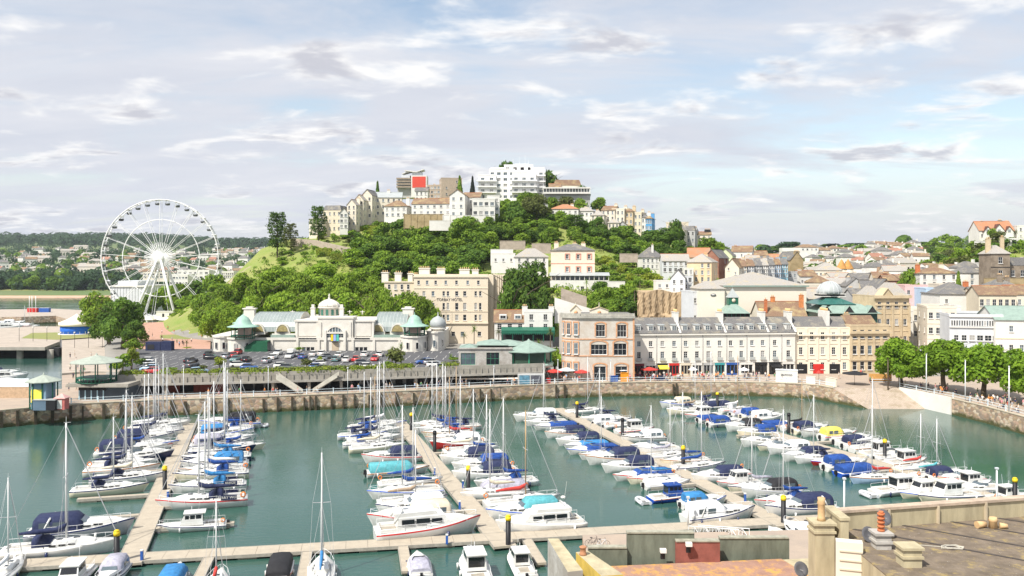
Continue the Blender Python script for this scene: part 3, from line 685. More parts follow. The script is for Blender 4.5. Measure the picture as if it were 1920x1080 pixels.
for px,D,top,w,c in[(285,452,548,44,'M'),(312,462,535,56,'B'),(345,455,530,58,'M'),(378,448,518,60,'D'),(402,436,515,50,'M'),(360,425,552,56,'M'),(330,440,556,46,'B')]:
 TREES.append((px,D,top,w,c,'round',CNAME[c]+' tree standing behind the legs of the ferris wheel'))
TREES+=[(178,352,543,66,'B','fine','bright light green tree beside the carousel, above the sea'),(205,300,562,64,'D','fine','dark evergreen at the left side of the great evergreen by the path'),(232,284,556,84,'D','fine','great dark evergreen tree between the path and the plaza'),(252,272,600,52,'D','fine','low spreading dark evergreen in front of the great evergreen'),(520,372,402,50,'D','cedar','tall dark layered cedar standing alone on the left brow of the hill'),(545,368,422,34,'O','cedar','thin olive cedar just right of the tall dark cedar on the brow'),(597,385,390,44,'D','cedar','flat topped dark pine in front of the cream houses at the hill left end'),(708,455,343,24,'D','conifer','small dark conifer rising behind the grey roofed house'),(862,440,332,26,'M','conifer','green conifer left of the white apartment tower'),(886,438,333,22,'K','conifer','blackish conifer beside the white apartment tower'),(955,475,300,46,'D','round','dark tree showing above the white apartment tower roof'),(1028,462,315,40,'D','round','dark tree against the right side of the white apartment tower'),(1124,450,371,34,'M','round','round green tree between the balcony house and the terrace'),(1090,442,346,34,'D','round','dark green tree at the right end of the veranda building'),(985,283,487,106,'D','fine','very big dark tree right of the pale hotel'),(958,276,520,56,'D','fine','dark tree tucked against the flank of the pale hotel'),(1020,276,530,58,'D','fine','dark tree below the villa, right of the very big dark tree'),(876,368,402,74,'M','fine','large rounded green tree in the middle of the hill'),(1005,402,364,62,'O','fine','spreading olive pine under the white apartment tower'),(1078,385,405,54,'D','cedar','dark wide pine in front of the white house with red roof'),(1245,388,425,66,'D','fine','dark tree left of the cream gabled houses on the ridge'),(1268,405,408,34,'D','round','dark tree peeping over the cream gabled houses'),(1330,415,446,46,'M','round','green tree right of the cream gabled houses'),(1352,405,452,40,'M','round','mid green tree on the falling ridge above the brick house'),(1316,395,462,40,'D','round','dark green tree below the cream gabled houses'),(1710,322,500,64,'M','fine','mid green rounded tree left of the long white house'),(1713,300,522,36,'B','round','bright domed bush under the tree left of the long white house'),(1797,300,512,28,'M','conifer','green conifer between the two white houses'),(1345,300,520,26,'M','round','dark bush left of the long theatre roof'),(1036,420,369,32,'M','round','leftmost green tree under the veranda building'),(1060,418,367,36,'O','round','olive tree under the middle of the veranda building'),(1086,416,369,36,'M','round','rightmost green tree under the veranda building')]
for i,(px,D,top,w)in enumerate([(1688,203,629,106),(1768,196,628,116),(1845,188,636,122),(1935,177,648,132)]):
 TREES.append((px,D,top,w,'P','plane','clipped plane tree in the row along the harbour street, %s from the slipway'%nth(i)))
REG=[([(650,512),(665,470),(705,452),(770,430),(830,440),(900,415),(950,400),(985,405),(965,440),(925,470),(915,512),(900,535),(780,530),(700,522)],22,(30,52),(26,42),'DMMBMDD','tree in the wood above the hotel','round'),([(575,447),(640,425),(700,412),(760,408),(850,410),(850,425),(770,428),(700,448),(660,470),(600,462)],19,(16,30),(10,20),'MMYDMBO','garden shrub on the upper left slope','shrub'),([(935,400),(985,385),(1060,398),(1065,425),(1070,445),(1000,470),(930,470)],20,(24,42),(18,34),'DMMDBM','tree below the white apartment tower','round'),([(1068,445),(1110,435),(1180,450),(1230,462),(1300,490),(1290,505),(1200,490),(1130,470),(1075,462)],17,(24,38),(20,32),'DDMDM','tree below the hill terrace','round'),([(1120,495),(1180,485),(1225,500),(1240,530),(1200,550),(1150,545),(1125,520)],15,(18,30),(12,20),'MBMYM','shrub right of the pink trimmed villa','shrub'),([(1095,570),(1120,556),(1180,562),(1205,590),(1180,600),(1110,602)],17,(28,40),(26,40),'BMMDB','tree behind the brick corner building','round'),([(430,560),(450,522),(475,500),(520,480),(600,470),(660,480),(640,500),(540,510),(470,540)],30,(16,26),(10,18),'MBM','bush on the grassy left slope','shrub'),([(1735,500),(1700,480),(1780,452),(1860,448),(1925,470),(1925,482),(1850,475),(1850,530),(1740,515)],16,(20,38),(14,28),'MDBMOM','bush under the red gabled house','shrub'),([(1000,545),(1050,560),(1110,545),(1100,520),(1125,535),(1110,560)],18,(20,30),(14,24),'MMB','bush below the pink trimmed villa','shrub'),([(840,545),(880,525),(945,545),(960,530),(960,570),(900,560)],17,(24,40),(20,32),'MDM','tree just behind the hotel roof','round'),]
rng=random.Random(11)
for poly,sp,ws,hs,cols,words,kind in REG:
 x0=min(p[0]for p in poly);x1=max(p[0]for p in poly);y0=min(p[1]for p in poly);y1=max(p[1]for p in poly)
 y=y0
 pts=[]
 while y<=y1:
  x=x0+rng.random()*sp
  while x<=x1:
   a,b_=x+rng.uniform(-.35,.35)*sp,y+rng.uniform(-.3,.3)*sp
   if inpoly(a,b_,poly):pts.append((a,b_))
   x+=sp
  y+=sp*.62
 pts.sort()
 byc={}
 for a,b_ in pts:
  D=hit(a,b_);c=rng.choice(cols);w=rng.uniform(*ws);hgt=rng.uniform(*hs)
  k=byc.get(c,0);byc[c]=k+1
  TREES.append((a,D,b_-hgt,w,c,kind,'%s %s, %s from the left'%(CNAME[c],words,nth(k)),words))
PALMS=[(870,262,620,22,'O'),(889,255,608,26,'M'),(935,258,612,22,'O'),(1032,240,612,26,'O'),(1010,238,634,26,'M'),(1027,234,646,20,'O'),(1200,300,516,18,'M'),(1190,285,530,24,'M'),(1907-560,380,470,14,'M'),(735,214,648,20,'O'),(752,216,640,24,'M'),(845,226,662,18,'M'),(1905,360,428,18,'O'),(350,262,636,14,'O'),(1100,300,522,20,'M'),(1665,200,668,10,'O')]
belts={}
for i,T in enumerate(TREES):
 px,D,top,w,c,kind,desc=T[:7]
 if desc==belt:k=belts.get(desc,0);belts[desc]=k+1
 z=gpx(px,D)
 if px<300 and D<360:z=max(z,3.9)
 if 235<px<396 and 253<D<400:z=6.7
 z=max(z,3.4 if D<240 else z)
 h=max(2.0,Z(top,D)-z);grp=T[7]+'s' if len(T)>7 else None
 if grp:grp=grp.replace('trees','trees').replace('tree ','trees ',1).replace('shrub ','shrubs ',1).replace('bush ','bushes ',1)[:-1]
 if desc==belt:grp='plane trees behind the pavilion'
 if 'clipped plane' in desc:grp='plane trees along the harbour street'
 nm={'cedar':'cedar_tree','conifer':'conifer_tree','shrub':'garden_shrub','plane':'plane_tree'}.get(kind,'broadleaf_tree')
 tree(X(px,D),D,z,h,w*D/F,c,kind,desc,nm,'shrub' if kind=='shrub' else 'tree',grp,i,.05 if kind=='shrub' else(.10 if kind=='plane' else.06))
bl_=sorted([o for o in bpy.data.objects if o.get('group')=='plane trees behind the pavilion'],key=lambda o:o.location.x/o.location.y)
for i,o in enumerate(bl_):o['label']='plane tree in the dense belt behind the pavilion, %s crown from the left'%nth(i)
wl_=sorted([o for o in bpy.data.objects if 'behind the legs of the ferris' in str(o.get('label'))],key=lambda o:o.location.x/o.location.y)
for i,o in enumerate(wl_):o['label']=o['label'].split(' tree')[0]+' tree behind the legs of the ferris wheel, %s from the left'%nth(i)
where=['by the left windows of the hotel front','tall, before the hotel front near its right corner','thin, between the hotel and the white inn','before the right end of the white inn','bushy, left of the corner building of brick arches','low, nearest the corner building of brick arches','on the shrubby bank above the rock face','beside the white gabled house on the rock face','beside the octagonal house roof','thin, at the right end of the car park bed','tall, at the right end of the car park bed','beside the stone cafe with green roofs','beside the white villas on the right hill','at the back corner of the car park by the plaza','in front of the pink trimmed villa','small, under the plane trees by the slipway']
for i,(px,D,top,w,c)in enumerate(PALMS):
 z=max(gpx(px,D),DKZ if(D<230 and px<900)else 3.4)
 tree(X(px,D),D,z,Z(top,D)-z,w*D/F,c,'palm','%s palm %s'%(CNAME[c],where[i]),'palm_tree','palm tree',None,i)
for px0,px1,py,D,hh,lab in[(594,622,465,362,3.0,'yellow green clipped hedge block above the coast path wall'),(623,668,470,356,3.0,'longer yellow green clipped hedge right of the hedge block'),(668,716,412,415,2.2,'bright clipped hedge in front of the grey roofed house'),(690,722,420,400,1.8,'low garden hedge below the bright clipped hedge')]:
 q=MB();r_=random.Random(px0);L=(px1-px0)*D/F;z=gpx((px0+px1)/2,D)
 for _ in range(1500):
  a=r_.random()*L;f_=r_.random()
  if f_<.5:p,n=(a-L/2,-1+r_.gauss(0,.1),r_.random()*hh),(0,-1,.3)
  elif f_<.85:p,n=(a-L/2,r_.uniform(-1,1),hh+r_.gauss(0,.12)),(0,0,1)
  else:p,n=(r_.choice((-L/2,L/2)),r_.uniform(-1,1),r_.random()*hh),(1,0,.2)
  leaf(q,p,Vector(n)+Vector((r_.gauss(0,.4),r_.gauss(0,.4),r_.gauss(0,.4))),.32,r_)
 tag(q.build('hedge',[LM['Y']],None,(X((px0+px1)/2,D),D,z)),lab,'hedge')
q=MB();r_=random.Random(5)
def scrub(q,poly,n,s,hmax,cols,D0=206):
 x0=min(p[0]for p in poly);x1=max(p[0]for p in poly);y0=min(p[1]for p in poly);y1=max(p[1]for p in poly);k=0
 while k<n:
  a,b_=r_.uniform(x0,x1),r_.uniform(y0,y1);k+=1
  if not inpoly(a,b_,poly):continue
  D=hit(a,b_,D0)
  if D>2500:continue
  x=X(a,D);zz=ground(x,D);mi=r_.choice(cols)
  R_=r_.uniform(.8,2.0)*s*2.2
  for _ in range(26):
   d=Vector((r_.gauss(0,1),r_.gauss(0,1),abs(r_.gauss(0,1)))).normalized()
   leaf(q,(x+d.x*R_,D+d.y*R_,zz+d.z*R_*hmax),d+Vector((r_.gauss(0,.4),r_.gauss(0,.4),r_.gauss(0,.3))),s*r_.uniform(.6,1.2),r_,mi)
scrub(q,[(430,570),(470,505),(520,470),(640,430),(760,405),(900,400),(1060,398),(1240,455),(1300,500),(1250,545),(1200,590),(1060,600),(830,580),(700,560)],1900,.5,.9,[0,0,1,2,1])
struct(q.build('undergrowth',[LM['M'],LM['B'],LM['O']]),'stuff')
q=MB()
scrub(q,[(1690,540),(1720,480),(1800,445),(1940,440),(1940,530),(1850,540)],420,.45,.9,[0,1,0,2])
struct(q.build('undergrowth',[LM['M'],LM['B'],LM['D']]),'stuff')
q=MB()
for px0,px1 in((228,272),(300,330),(345,385),(395,430),(555,600),(520,760),(430,520),(715,775),(825,856)):
 n=int((px1-px0)*1.1)
 for _ in range(n):
  px=r_.uniform(px0,px1);D=float(np.interp(px,[a for a,_ in DFR],[b_ for _,b_ in DFR]))+r_.uniform(.6,2.6);x=X(px,D);R_=r_.uniform(.5,1.35)
  for _ in range(22):
   d=Vector((r_.gauss(0,1),r_.gauss(0,1),abs(r_.gauss(0,1)))).normalized()
   leaf(q,(x+d.x*R_,D+d.y*R_,DKZ+.6+d.z*R_),d,.26,r_,r_.choice((0,0,1,2)))
struct(q.build('bedding_plants',[LM['Y'],LM['B'],LM['O']]),'stuff')
BEDS=[(230,200,663,34,'M'),(247,205,650,30,'Y'),(262,212,672,30,'M'),(218,196,672,26,'B'),(412,206,668,26,'Y'),(320,201,688,30,'M'),(380,203,684,22,'O'),(575,208,672,26,'O'),(742,209,652,44,'O'),(728,208,676,26,'M'),(765,210,682,24,'Y'),(250,240,632,40,'M'),(352,258,650,20,'Y'),(850,222,668,22,'M'),(560,249,650,20,'M'),(600,214,668,16,'Y'),(1040,226,650,24,'M'),(1050,223,660,22,'B'),(1025,228,660,24,'M')]
for i,(px,D,top,w,c)in enumerate(sorted(BEDS)):
 z=3.9 if px<215 else(DKZ if px<900 else 3.6)
 tree(X(px,D),D,z,Z(top,D)-z,w*D/F,c,'shrub','%s shrub round the car park, %s from the left'%(CNAME[c],nth(i)),'garden_shrub','shrub','shrubs round the car park',i,.1)
q=MB();q2=MB();r_=random.Random(9)
def farwood(q,n,pxr,Dr,sz,mi=0):
 for _ in range(n):
  px=r_.uniform(*pxr);D=r_.uniform(*Dr);x=X(px,D);zz=gpx(px,D);R_=sz*r_.uniform(.6,1.3)
  for _ in range(22):
   d=Vector((r_.gauss(0,1),r_.gauss(0,1),abs(r_.gauss(0,1)))).normalized();leaf(q,(x+d.x*R_,D+d.y*R_,zz+d.z*R_*1.2),d,R_*.32,r_,mi)
farwood(q,900,(-100,640),(2300,3050),17);farwood(q,700,(-100,640),(1250,2300),9);farwood(q,420,(-60,340),(952,1120),7.5)
farwood(q,160,(400,600),(700,1000),6)
struct(q.build('distant_woods',[LM['F']]),'stuff')
FC=MB()
def farclump(px,D,R_,c):
 x=X(px,D);zz=gpx(px,D)
 for _ in range(110):
  d=Vector((r_.gauss(0,1),r_.gauss(0,1),r_.gauss(.2,1))).normalized();leaf(FC,(x+d.x*R_,D+d.y*R_,zz+R_*.7+d.z*R_*.9),d,R_*.3,r_,'FDM'.index(c)if c in 'FDM' else 1)
i=0;far_t=[]
for px in range(-10,480,14):
 D=r_.choice((1000,1060,1150,1300,1450))+r_.uniform(-30,30);far_t.append((px+r_.uniform(-5,5),D,r_.uniform(11,17),r_.choice('FFDM')))
for px in range(-4,250,17):far_t.append((px+r_.uniform(-5,5),958+r_.uniform(-4,12),r_.uniform(12,18),r_.choice('FFDM')))
far_t.sort()
for px in range(-6,470,11):far_t.append((px+r_.uniform(-5,5),r_.uniform(1020,1900),r_.uniform(11,16),r_.choice('FFDM')))
far_t.sort()
for i,(px,D,h,c)in enumerate(far_t):
 if D>1013:farclump(px,D,h*.62,c);continue
 t=link('broadleaf_tree',CR['round'][i%5],[LM[c]],None,(X(px,D),D,gpx(px,D)+h*.45),i,(h*.62,h*.62,h*.62))
 tag(t,'%s tree on the far shore of the bay, %s from the left'%(CNAME[c],nth(i)),'tree','trees on the far shore')
RIDGE=[(1418,940,470,22),(1432,930,458,40),(1452,930,460,44),(1395,950,474,30),(1478,925,452,50),(1548,940,458,26),(1562,930,462,30),(1585,920,466,44),(1598,945,457,36),(1617,940,455,34),(1640,930,465,40),(1605,900,474,50),(1643,945,463,26),(1672,940,463,34),(1698,935,452,30),(1712,930,470,38),(1736,930,466,40),(1755,925,468,34),(1504,780,483,24),(1583,700,500,20),(1605,690,502,26),(1680,720,490,26),(1706,700,478,30),(1725,690,480,34),(1500,470,512,44),(1522,455,518,30),(1400,560,500,22),(1440,930,468,30)]
for _ in range(46):RIDGE.append((r_.uniform(1400,1730),r_.uniform(380,920),0,r_.uniform(18,30)))
for i,(px,D,top,w)in enumerate(sorted(RIDGE)):
 z=gpx(px,D);h=max(5,Z(top,D)-z)if top else w*D/F*.9;c='KFDFDMF'[i%7]if D>600 else 'BMDM'[i%4]
 if D>480 and not top:farclump(px,D,w*D/F/2,c);continue
 t=link('broadleaf_tree',CR['round'][i%5],[LM[c]],None,(X(px,D),D,z+h*.45),i,(w*D/F/2,w*D/F/2,h*.6))
 tag(t,'%s tree on the ridge behind the town, %s from the left'%(CNAME[c],nth(i)),'tree','trees on the ridge behind the town')
struct(FC.build('distant_trees',[LM['F'],LM['D'],LM['M']]),'stuff')
WINC={}
def win_mesh(w,h,bars,dep=.1,sill=True,fr=.07):
 k=(round(w,2),round(h,2),bars,sill)
 if k in WINC:return WINC[k]
 p=MB();p.box((0,0,0),(w,.03,h),0,0)
 f=MB()
 for sx in(-1,1):f.box((sx*(w/2-fr/2),-.04,0),(fr,.08,h))
 for sz in(-1,1):f.box((0,-.038,sz*(h/2-fr/2)),(w-2*fr,.08,fr))
 nb,nh=bars
 for i in range(1,nb):f.box((-w/2+w*i/nb,-.03,0),(.045,.05,h-2*fr))
 for i in range(1,nh):f.box((0,-.033,-h/2+h*i/nh),(w-2*fr,.05,.05))
 if sill:f.box((0,-.17,-h/2-.05),(w+.24,.34,.1))
 WINC[k]=(p.data('pane'),f.data('frame'));return WINC[k]
WR=random.Random(8)
curt=mat('pane with pale blind',(.34,.33,.31),.3,.2,1.5)
def put_window(parent,x,y,z,w,h,rz,gl,fm_,bars=(2,2),sill=True,name='window'):
 k=WR.random();gl=gl if k<.62 or gl not in(glass,lglass)else(lglass if k<.86 else curt)
 p,f=win_mesh(w,h,bars,sill=sill)
 o=link(name,p,[gl],parent,(x,y,z),rz);link('frame',f,[fm_],o)
 return o
def house(name,label,px0,px1,D,top,base=None,depth=8,yaw=0,wall=None,rf=('hip',2.2,'slate'),rows=2,bays=3,win=(.9,1.4),side=(0,0),fm_=None,gl=None,chim=(),group=None,cat='house',z=None,bars=(2,2),ground_fl=None,band=False,cap=None,skip=(),wmat=None,sink=2.5,det=True):
 wall=wall or white;fm_=fm_ or frame_w;gl=gl or glass
 if base is not None and D is None:D=hit((px0+px1)/2,base)
 if z is None:z=gpx((px0+px1)/2,D)if base is None else Z(base,D)
 w=(px1-px0)*D/F/math.cos(R(yaw));H_=Z(top,D)-z
 if H_<2.2:z-=2.2-H_;H_=2.2
 xm=X((px0+px1)/2,D)
 t=thing(name,label,cat,(xm,D,z),R(yaw),group)
 q=MB();fh=H_/rows;ww,wh=win;wh=min(wh,fh*.68)
 def ops(L,n):
  if n==0:return[]
  out=[];wq=min(ww,L/n*.72)
  for r_ in range(rows):
   for b_ in range(n):
    if(r_,b_)in skip:continue
    c=L*(b_+.5)/n;v=sink+fh*(r_+.52);out.append((c-wq/2,c+wq/2,v-wh/2,v+wh/2))
  return out
 of,ol,orr=ops(w,bays),ops(depth,side[0]),ops(depth,side[1])
 q.facade((-w/2,0,-sink),(1,0,0),w,H_+sink,of,.16)
 q.facade((w/2,0,-sink),(0,1,0),depth,H_+sink,orr,.16)
 q.facade((-w/2,depth,-sink),(0,-1,0),depth,H_+sink,ol,.16)
 q.face([(w/2,depth,-sink),(-w/2,depth,-sink),(-w/2,depth,H_),(w/2,depth,H_)])
 rt=rf[0]
 if rt in('flat','parapet'):q.face([(-w/2,0,H_-.3),(w/2,0,H_-.3),(w/2,depth,H_-.3),(-w/2,depth,H_-.3)],1)
 rm=MATS[rf[2]]if isinstance(rf[2],str)else rf[2]
 if band:
  for r_ in range(1,rows):q.box((0,-.05,fh*r_),(w+.1,.1,.22),0,2)
 q.build('wall',[wall,rm,wmat or wall],t)
 for(a0,a1,v0,v1)in of:put_window(t,-w/2+(a0+a1)/2,.13,(v0+v1)/2-sink,a1-a0,v1-v0,0,gl,fm_,bars)
 for(a0,a1,v0,v1)in orr:put_window(t,w/2-.13,(a0+a1)/2,(v0+v1)/2-sink,a1-a0,v1-v0,PI/2,gl,fm_,bars)
 for(a0,a1,v0,v1)in ol:put_window(t,-w/2+.13,depth-(a0+a1)/2,(v0+v1)/2-sink,a1-a0,v1-v0,-PI/2,gl,fm_,bars)
 r=MB();h=rf[1]
 if rt=='hip':r.hip(-w/2,w/2,0,depth,H_+.12,h)
 elif rt=='gx':r.gable(-w/2,w/2,0,depth,H_,h,'x',.3,.14,0,1)
 elif rt=='gy':r.gable(-w/2,w/2,0,depth,H_,h,'y',.3,.14,0,1)
 elif rt=='flat':
  for(cx,cy,dx,dy)in((0,.12,w+.3,.34),(0,depth-.12,w+.3,.34),(-w/2+.12,depth/2,.34,depth-.46),(w/2-.12,depth/2,.34,depth-.46)):r.box((cx,cy,H_+h/2),(dx,dy,h),0,1)
 elif rt=='mansard':
  r.hip(-w/2,w/2,0,depth,H_+.1,h,.1,0,None,1.0)
 if rt in('hip','gx','gy')and det:
  if rt=='gx':r.box((0,depth/2,H_+h+.16),(w+.6,.3,.12),0,2)
  elif rt=='gy':r.box((0,depth/2,H_+h+.16),(.3,depth+.6,.12),0,2)
 ro=r.build('roof',[rm,wall if cap is None else cap,terracotta if rf[2]in('red_tile','brown_tile','slate2')else rm],t)
 for c in chim:
  cx,cy,ch_=c[:3];cm_=c[3]if len(c)>3 else wall;n=c[4]if len(c)>4 else 3
  m=MB();zz=H_+(h*.55 if rt in('hip','gx','gy')else 0)
  L=.45*n+.3
  m.box((cx*w/2,cy*depth,zz+ch_/2-.6),(L,.7,ch_+1.2));m.box((cx*w/2,cy*depth,zz+ch_+.07),(L+.16,.86,.14))
  for i in range(n):m.tube((cx*w/2-L/2+.35+.45*i,cy*depth,zz+ch_+.14),(cx*w/2-L/2+.35+.45*i,cy*depth,zz+ch_+.75),.14,7,.11,1)
  m.build('chimney',[cm_,buffpot],ro)
 return t
def MN(n):return{'slate':slate,'slate2':slate2,'brown_tile':brown_tile,'red_tile':red_tile,'dark':dark_roof}[n]
MATS.update({'slate':slate,'slate2':slate2,'brown_tile':brown_tile,'red_tile':red_tile,'dark':dark_roof,'lead':lead,'green_roof':green_roof,'copper':copper})
def xbox(t,name,mats,boxes):
 q=MB()
 for b in boxes:q.b0(*b[:6],mi=b[6]if len(b)>6 else 0)
 return q.build(name,mats,t)
S,S2,BT,RT,DK='slate','slate2','brown_tile','red_tile','dark'
house('hill_house','cream and peach end house at the far left of the hill terrace',579,607,402,411,442,9,-14,cream2,('hip',1.5,S2),3,4,(.9,1.3),(0,2),chim=((.5,.5,1.4),))
house('hill_house','pale yellow flat fronted house right of the peach end house',605,640,404,394,436,11,-10,cream,('mansard',2.2,S),3,4,(.9,1.4),(0,2),chim=((-.6,.5,1.6),(.7,.5,1.6)))
house('hill_house','slim white bay fronted house right of the pale yellow house',637,652,400,399,430,8,8,white,('gy',2.2,S),3,2,(1.2,1.3),(0,2))
house('hill_house','first tall cream gabled house stepping up the hill, lowest of three',650,668,410,384,424,10,-14,cream2,('gy',2.6,S2),4,2,(.9,1.4),(2,3),chim=((.6,.5,2.0),))
house('hill_house','second tall cream gabled house stepping up the hill, middle of three',664,682,416,375,420,10,-14,cream2,('gy',2.6,S2),4,2,(.9,1.4),(2,3),chim=((.6,.5,2.0),))
house('hill_house','third tall cream gabled house stepping up the hill, beside the grey roof',678,698,420,366,412,10,-12,cream2,('gy',2.8,S),3,2,(1.1,1.6),(2,3))
house('hill_house','big cream house with long pale grey roof and tall chimney',694,753,426,370,406,12,6,cream2,('gx',3.0,'lead'),3,6,(1.0,1.5),(0,3),chim=((.15,.45,2.2,stucco),))
house('hill_house','low white house with wide brown tiled roof left of the long white house',720,763,402,387,408,9,-8,white,('hip',3.0,BT),2,4,(1.2,1.2),(0,2),chim=((.98,.3,2.2,white),))
house('hill_house','long white two storey house with brown roof above the stone retaining wall',771,846,398,382,404,10,-9,white,('gx',2.8,BT),2,6,(1.2,1.0),(0,2))
house('hill_house','white house with gable to the front and brown roof running right',843,872,394,366,408,11,-6,white,('gy',2.6,BT),3,2,(1.2,1.4),(0,3))
house('hill_house','white wing with brown roof behind the white front gable',868,900,402,370,402,11,-6,white,('gx',2.6,BT),2,3,(1.2,1.4),(0,2))
house('hill_house','white modern villa with rounded openings and flat roofs',886,928,392,374,408,9,4,white,('flat',.5,'lead'),2,4,(1.7,1.6),(0,2),bars=(3,1))
house('hill_house','small stepped white block at the right end of the modern villa',914,937,396,368,400,8,4,white,('flat',.4,'lead'),2,2,(1.3,1.5),(0,2),bars=(2,1))
mat('pale rubble',(.48,.40,.33),.9,.3,.8,col2=(.33,.28,.22))
for lab,px0,px1,D,a,b_,m_ in[('brown rubble retaining wall under the long white house',757,832,390,402,420,yellow_stone),('white terrace wall under the gabled white house',830,888,384,404,420,white),('white low garden wall on the slope under the terrace wall',805,842,380,414,424,white),('pale rubble wall of the coast path at the left brow of the hill',560,670,364,0,0,None),('pink and buff rock garden wall left of the villa',937,985,345,452,459,MATS['pale rubble']),('light stone garden wall above the villa roof',997,1033,342,457,466,MATS['pale rubble']),('white parapet wall left of the villa wing',920,962,320,468,488,white),('white stair wall at the right foot of the villa',1128,1172,304,528,545,white),('buff wall on the bank under the octagonal house',1162,1196,318,476,482,MATS['pale rubble']),('white wall beside the path under the red gabled house',1828,1850,362,452,462,white),('stone garden wall beneath the brown stone house',1846,1930,292,522,534,yellow_stone)]:
 q=MB()
 if m_ is None:
  pts=[PD(a_,b2,D_)for a_,b2,D_ in((545,452,385),(590,455,376),(620,462,368),(665,472,362),(676,484,356))]
  for p0,p1 in zip(pts[:-1],pts[1:]):
   d=p1-p0;n=Vector((-d.y,d.x,0)).normalized()*.5
   q.face([p0-Vector((0,0,2.5)),p1-Vector((0,0,2.5)),p1+Vector((0,0,1.2)),p0+Vector((0,0,1.2))]);q.face([p0+Vector((0,0,1.2)),p1+Vector((0,0,1.2)),p1+n+Vector((0,0,1.2)),p0+n+Vector((0,0,1.2))])
  m_=mat('pale rubble',(.48,.40,.33),.9,.3,.8,col2=(.33,.28,.22))
 else:
  D=min(D,hit((px0+px1)/2,b_)+1)
  q.b0(X(px0,D),X(px1,D),D,D+.5,Z(b_,D)-2,Z(a,D));q.b0(X(px0,D)-.05,X(px1,D)+.05,D-.08,D+.58,Z(a,D),Z(a,D)+.15)
  if px1-px0>50 and a<410:
   for i in range(int((px1-px0)*D/F/3)):q.b0(X(px0,D)+3*i,X(px0,D)+3*i+.3,D-.2,D,Z(b_,D)-3,Z(a,D))
 tag(q.build('garden_wall',[m_]),lab,'wall')
D=470;t=thing('apartment_block','tall block with red end wall, balconied side and white wing shaped roof','apartment block',(X(771,D),D,Z(360,D)))
b0=Z(360,D);zt=lambda py:Z(py,D)-b0;xr=lambda px:X(px,D)-X(771,D)
q=MB();q.b0(xr(771),xr(800),0,9,-3,zt(329),0);q.b0(xr(744),xr(770.8),3,12,-3,zt(336),1);q.build('wall',[white,greyw],t)
q=MB();q.b0(xr(773),xr(798.2),-.1,0,zt(352),zt(331),0);q.build('red_panel',[mat('red render',(.62,.075,.05),.7,.05)],t)
for i in range(4):
 z0=zt(352-5.2*i);q=MB();q.b0(xr(743),xr(770),.6,3,z0,z0+.2,0);q.b0(xr(743),xr(770),.5,.62,z0+.2,z0+1.0,1);q.build('balcony',[greyw,mat('brown balcony panel',(.30,.24,.18),.8,.2,1)],t)
q=MB();q.b0(xr(752),xr(768),1,8,zt(336),zt(328),1)
for sx in(-1,1):
 q._slab([(xr(780)+min(0,sx)*0,0,zt(323)),(xr(780)+sx*4.2,0,zt(318)),(xr(780)+sx*4.2,9,zt(318)),(xr(780),9,zt(323))]if sx>0 else[(xr(780)-6.5,0,zt(320)),(xr(780),0,zt(323)),(xr(780),9,zt(323)),(xr(780)-6.5,9,zt(320))],.4,0)
q.b0(xr(772),xr(790),1.5,7,zt(329),zt(322),1);q._slab([(xr(753),1,zt(326)),(xr(770),1,zt(321)),(xr(770),8,zt(321)),(xr(753),8,zt(326))],.4,0);q.build('roof',[white,lgrey],t)
house('apartment_block','brown brick flats with balconies, left and lower of the brown pair',800,832,452,348,372,10,-16,mat('tan brick',(.42,.34,.26),.9,.15,1),('flat',.5,'lead'),3,5,(1.3,1.3),(0,2),cat='apartment block',chim=((-.5,.5,.8),(.4,.5,.8)))
house('apartment_block','brown brick flats with a blank end wall, right and higher of the brown pair',828,866,448,335,370,12,10,MATS['tan brick'],('flat',.5,'lead'),3,2,(.9,1.1),(3,3),cat='apartment block',skip=((0,1),(2,0)))
house('hill_house','white low house half hidden by shrubs under the brown flats',778,802,440,358,378,8,0,white,('gx',2.0,S),2,3)
D=446;t=thing('apartment_tower','large stepped white apartment tower with rows of balconies on the hilltop','apartment block',(X(960,D),D,Z(374,D)))
b0=Z(374,D);xr=lambda px:X(px,D)-X(960,D);zt=lambda py:Z(py,D)-b0
BLK=[(897,930,-1.5,9,329,6),(917,966,0,11,318,7),(945,1000,3,14,309,8),(960,1005,-2.5,6,325,6),(995,1021,1,12,315,7),(920,960,4,13,314,7)]
fh=3.0
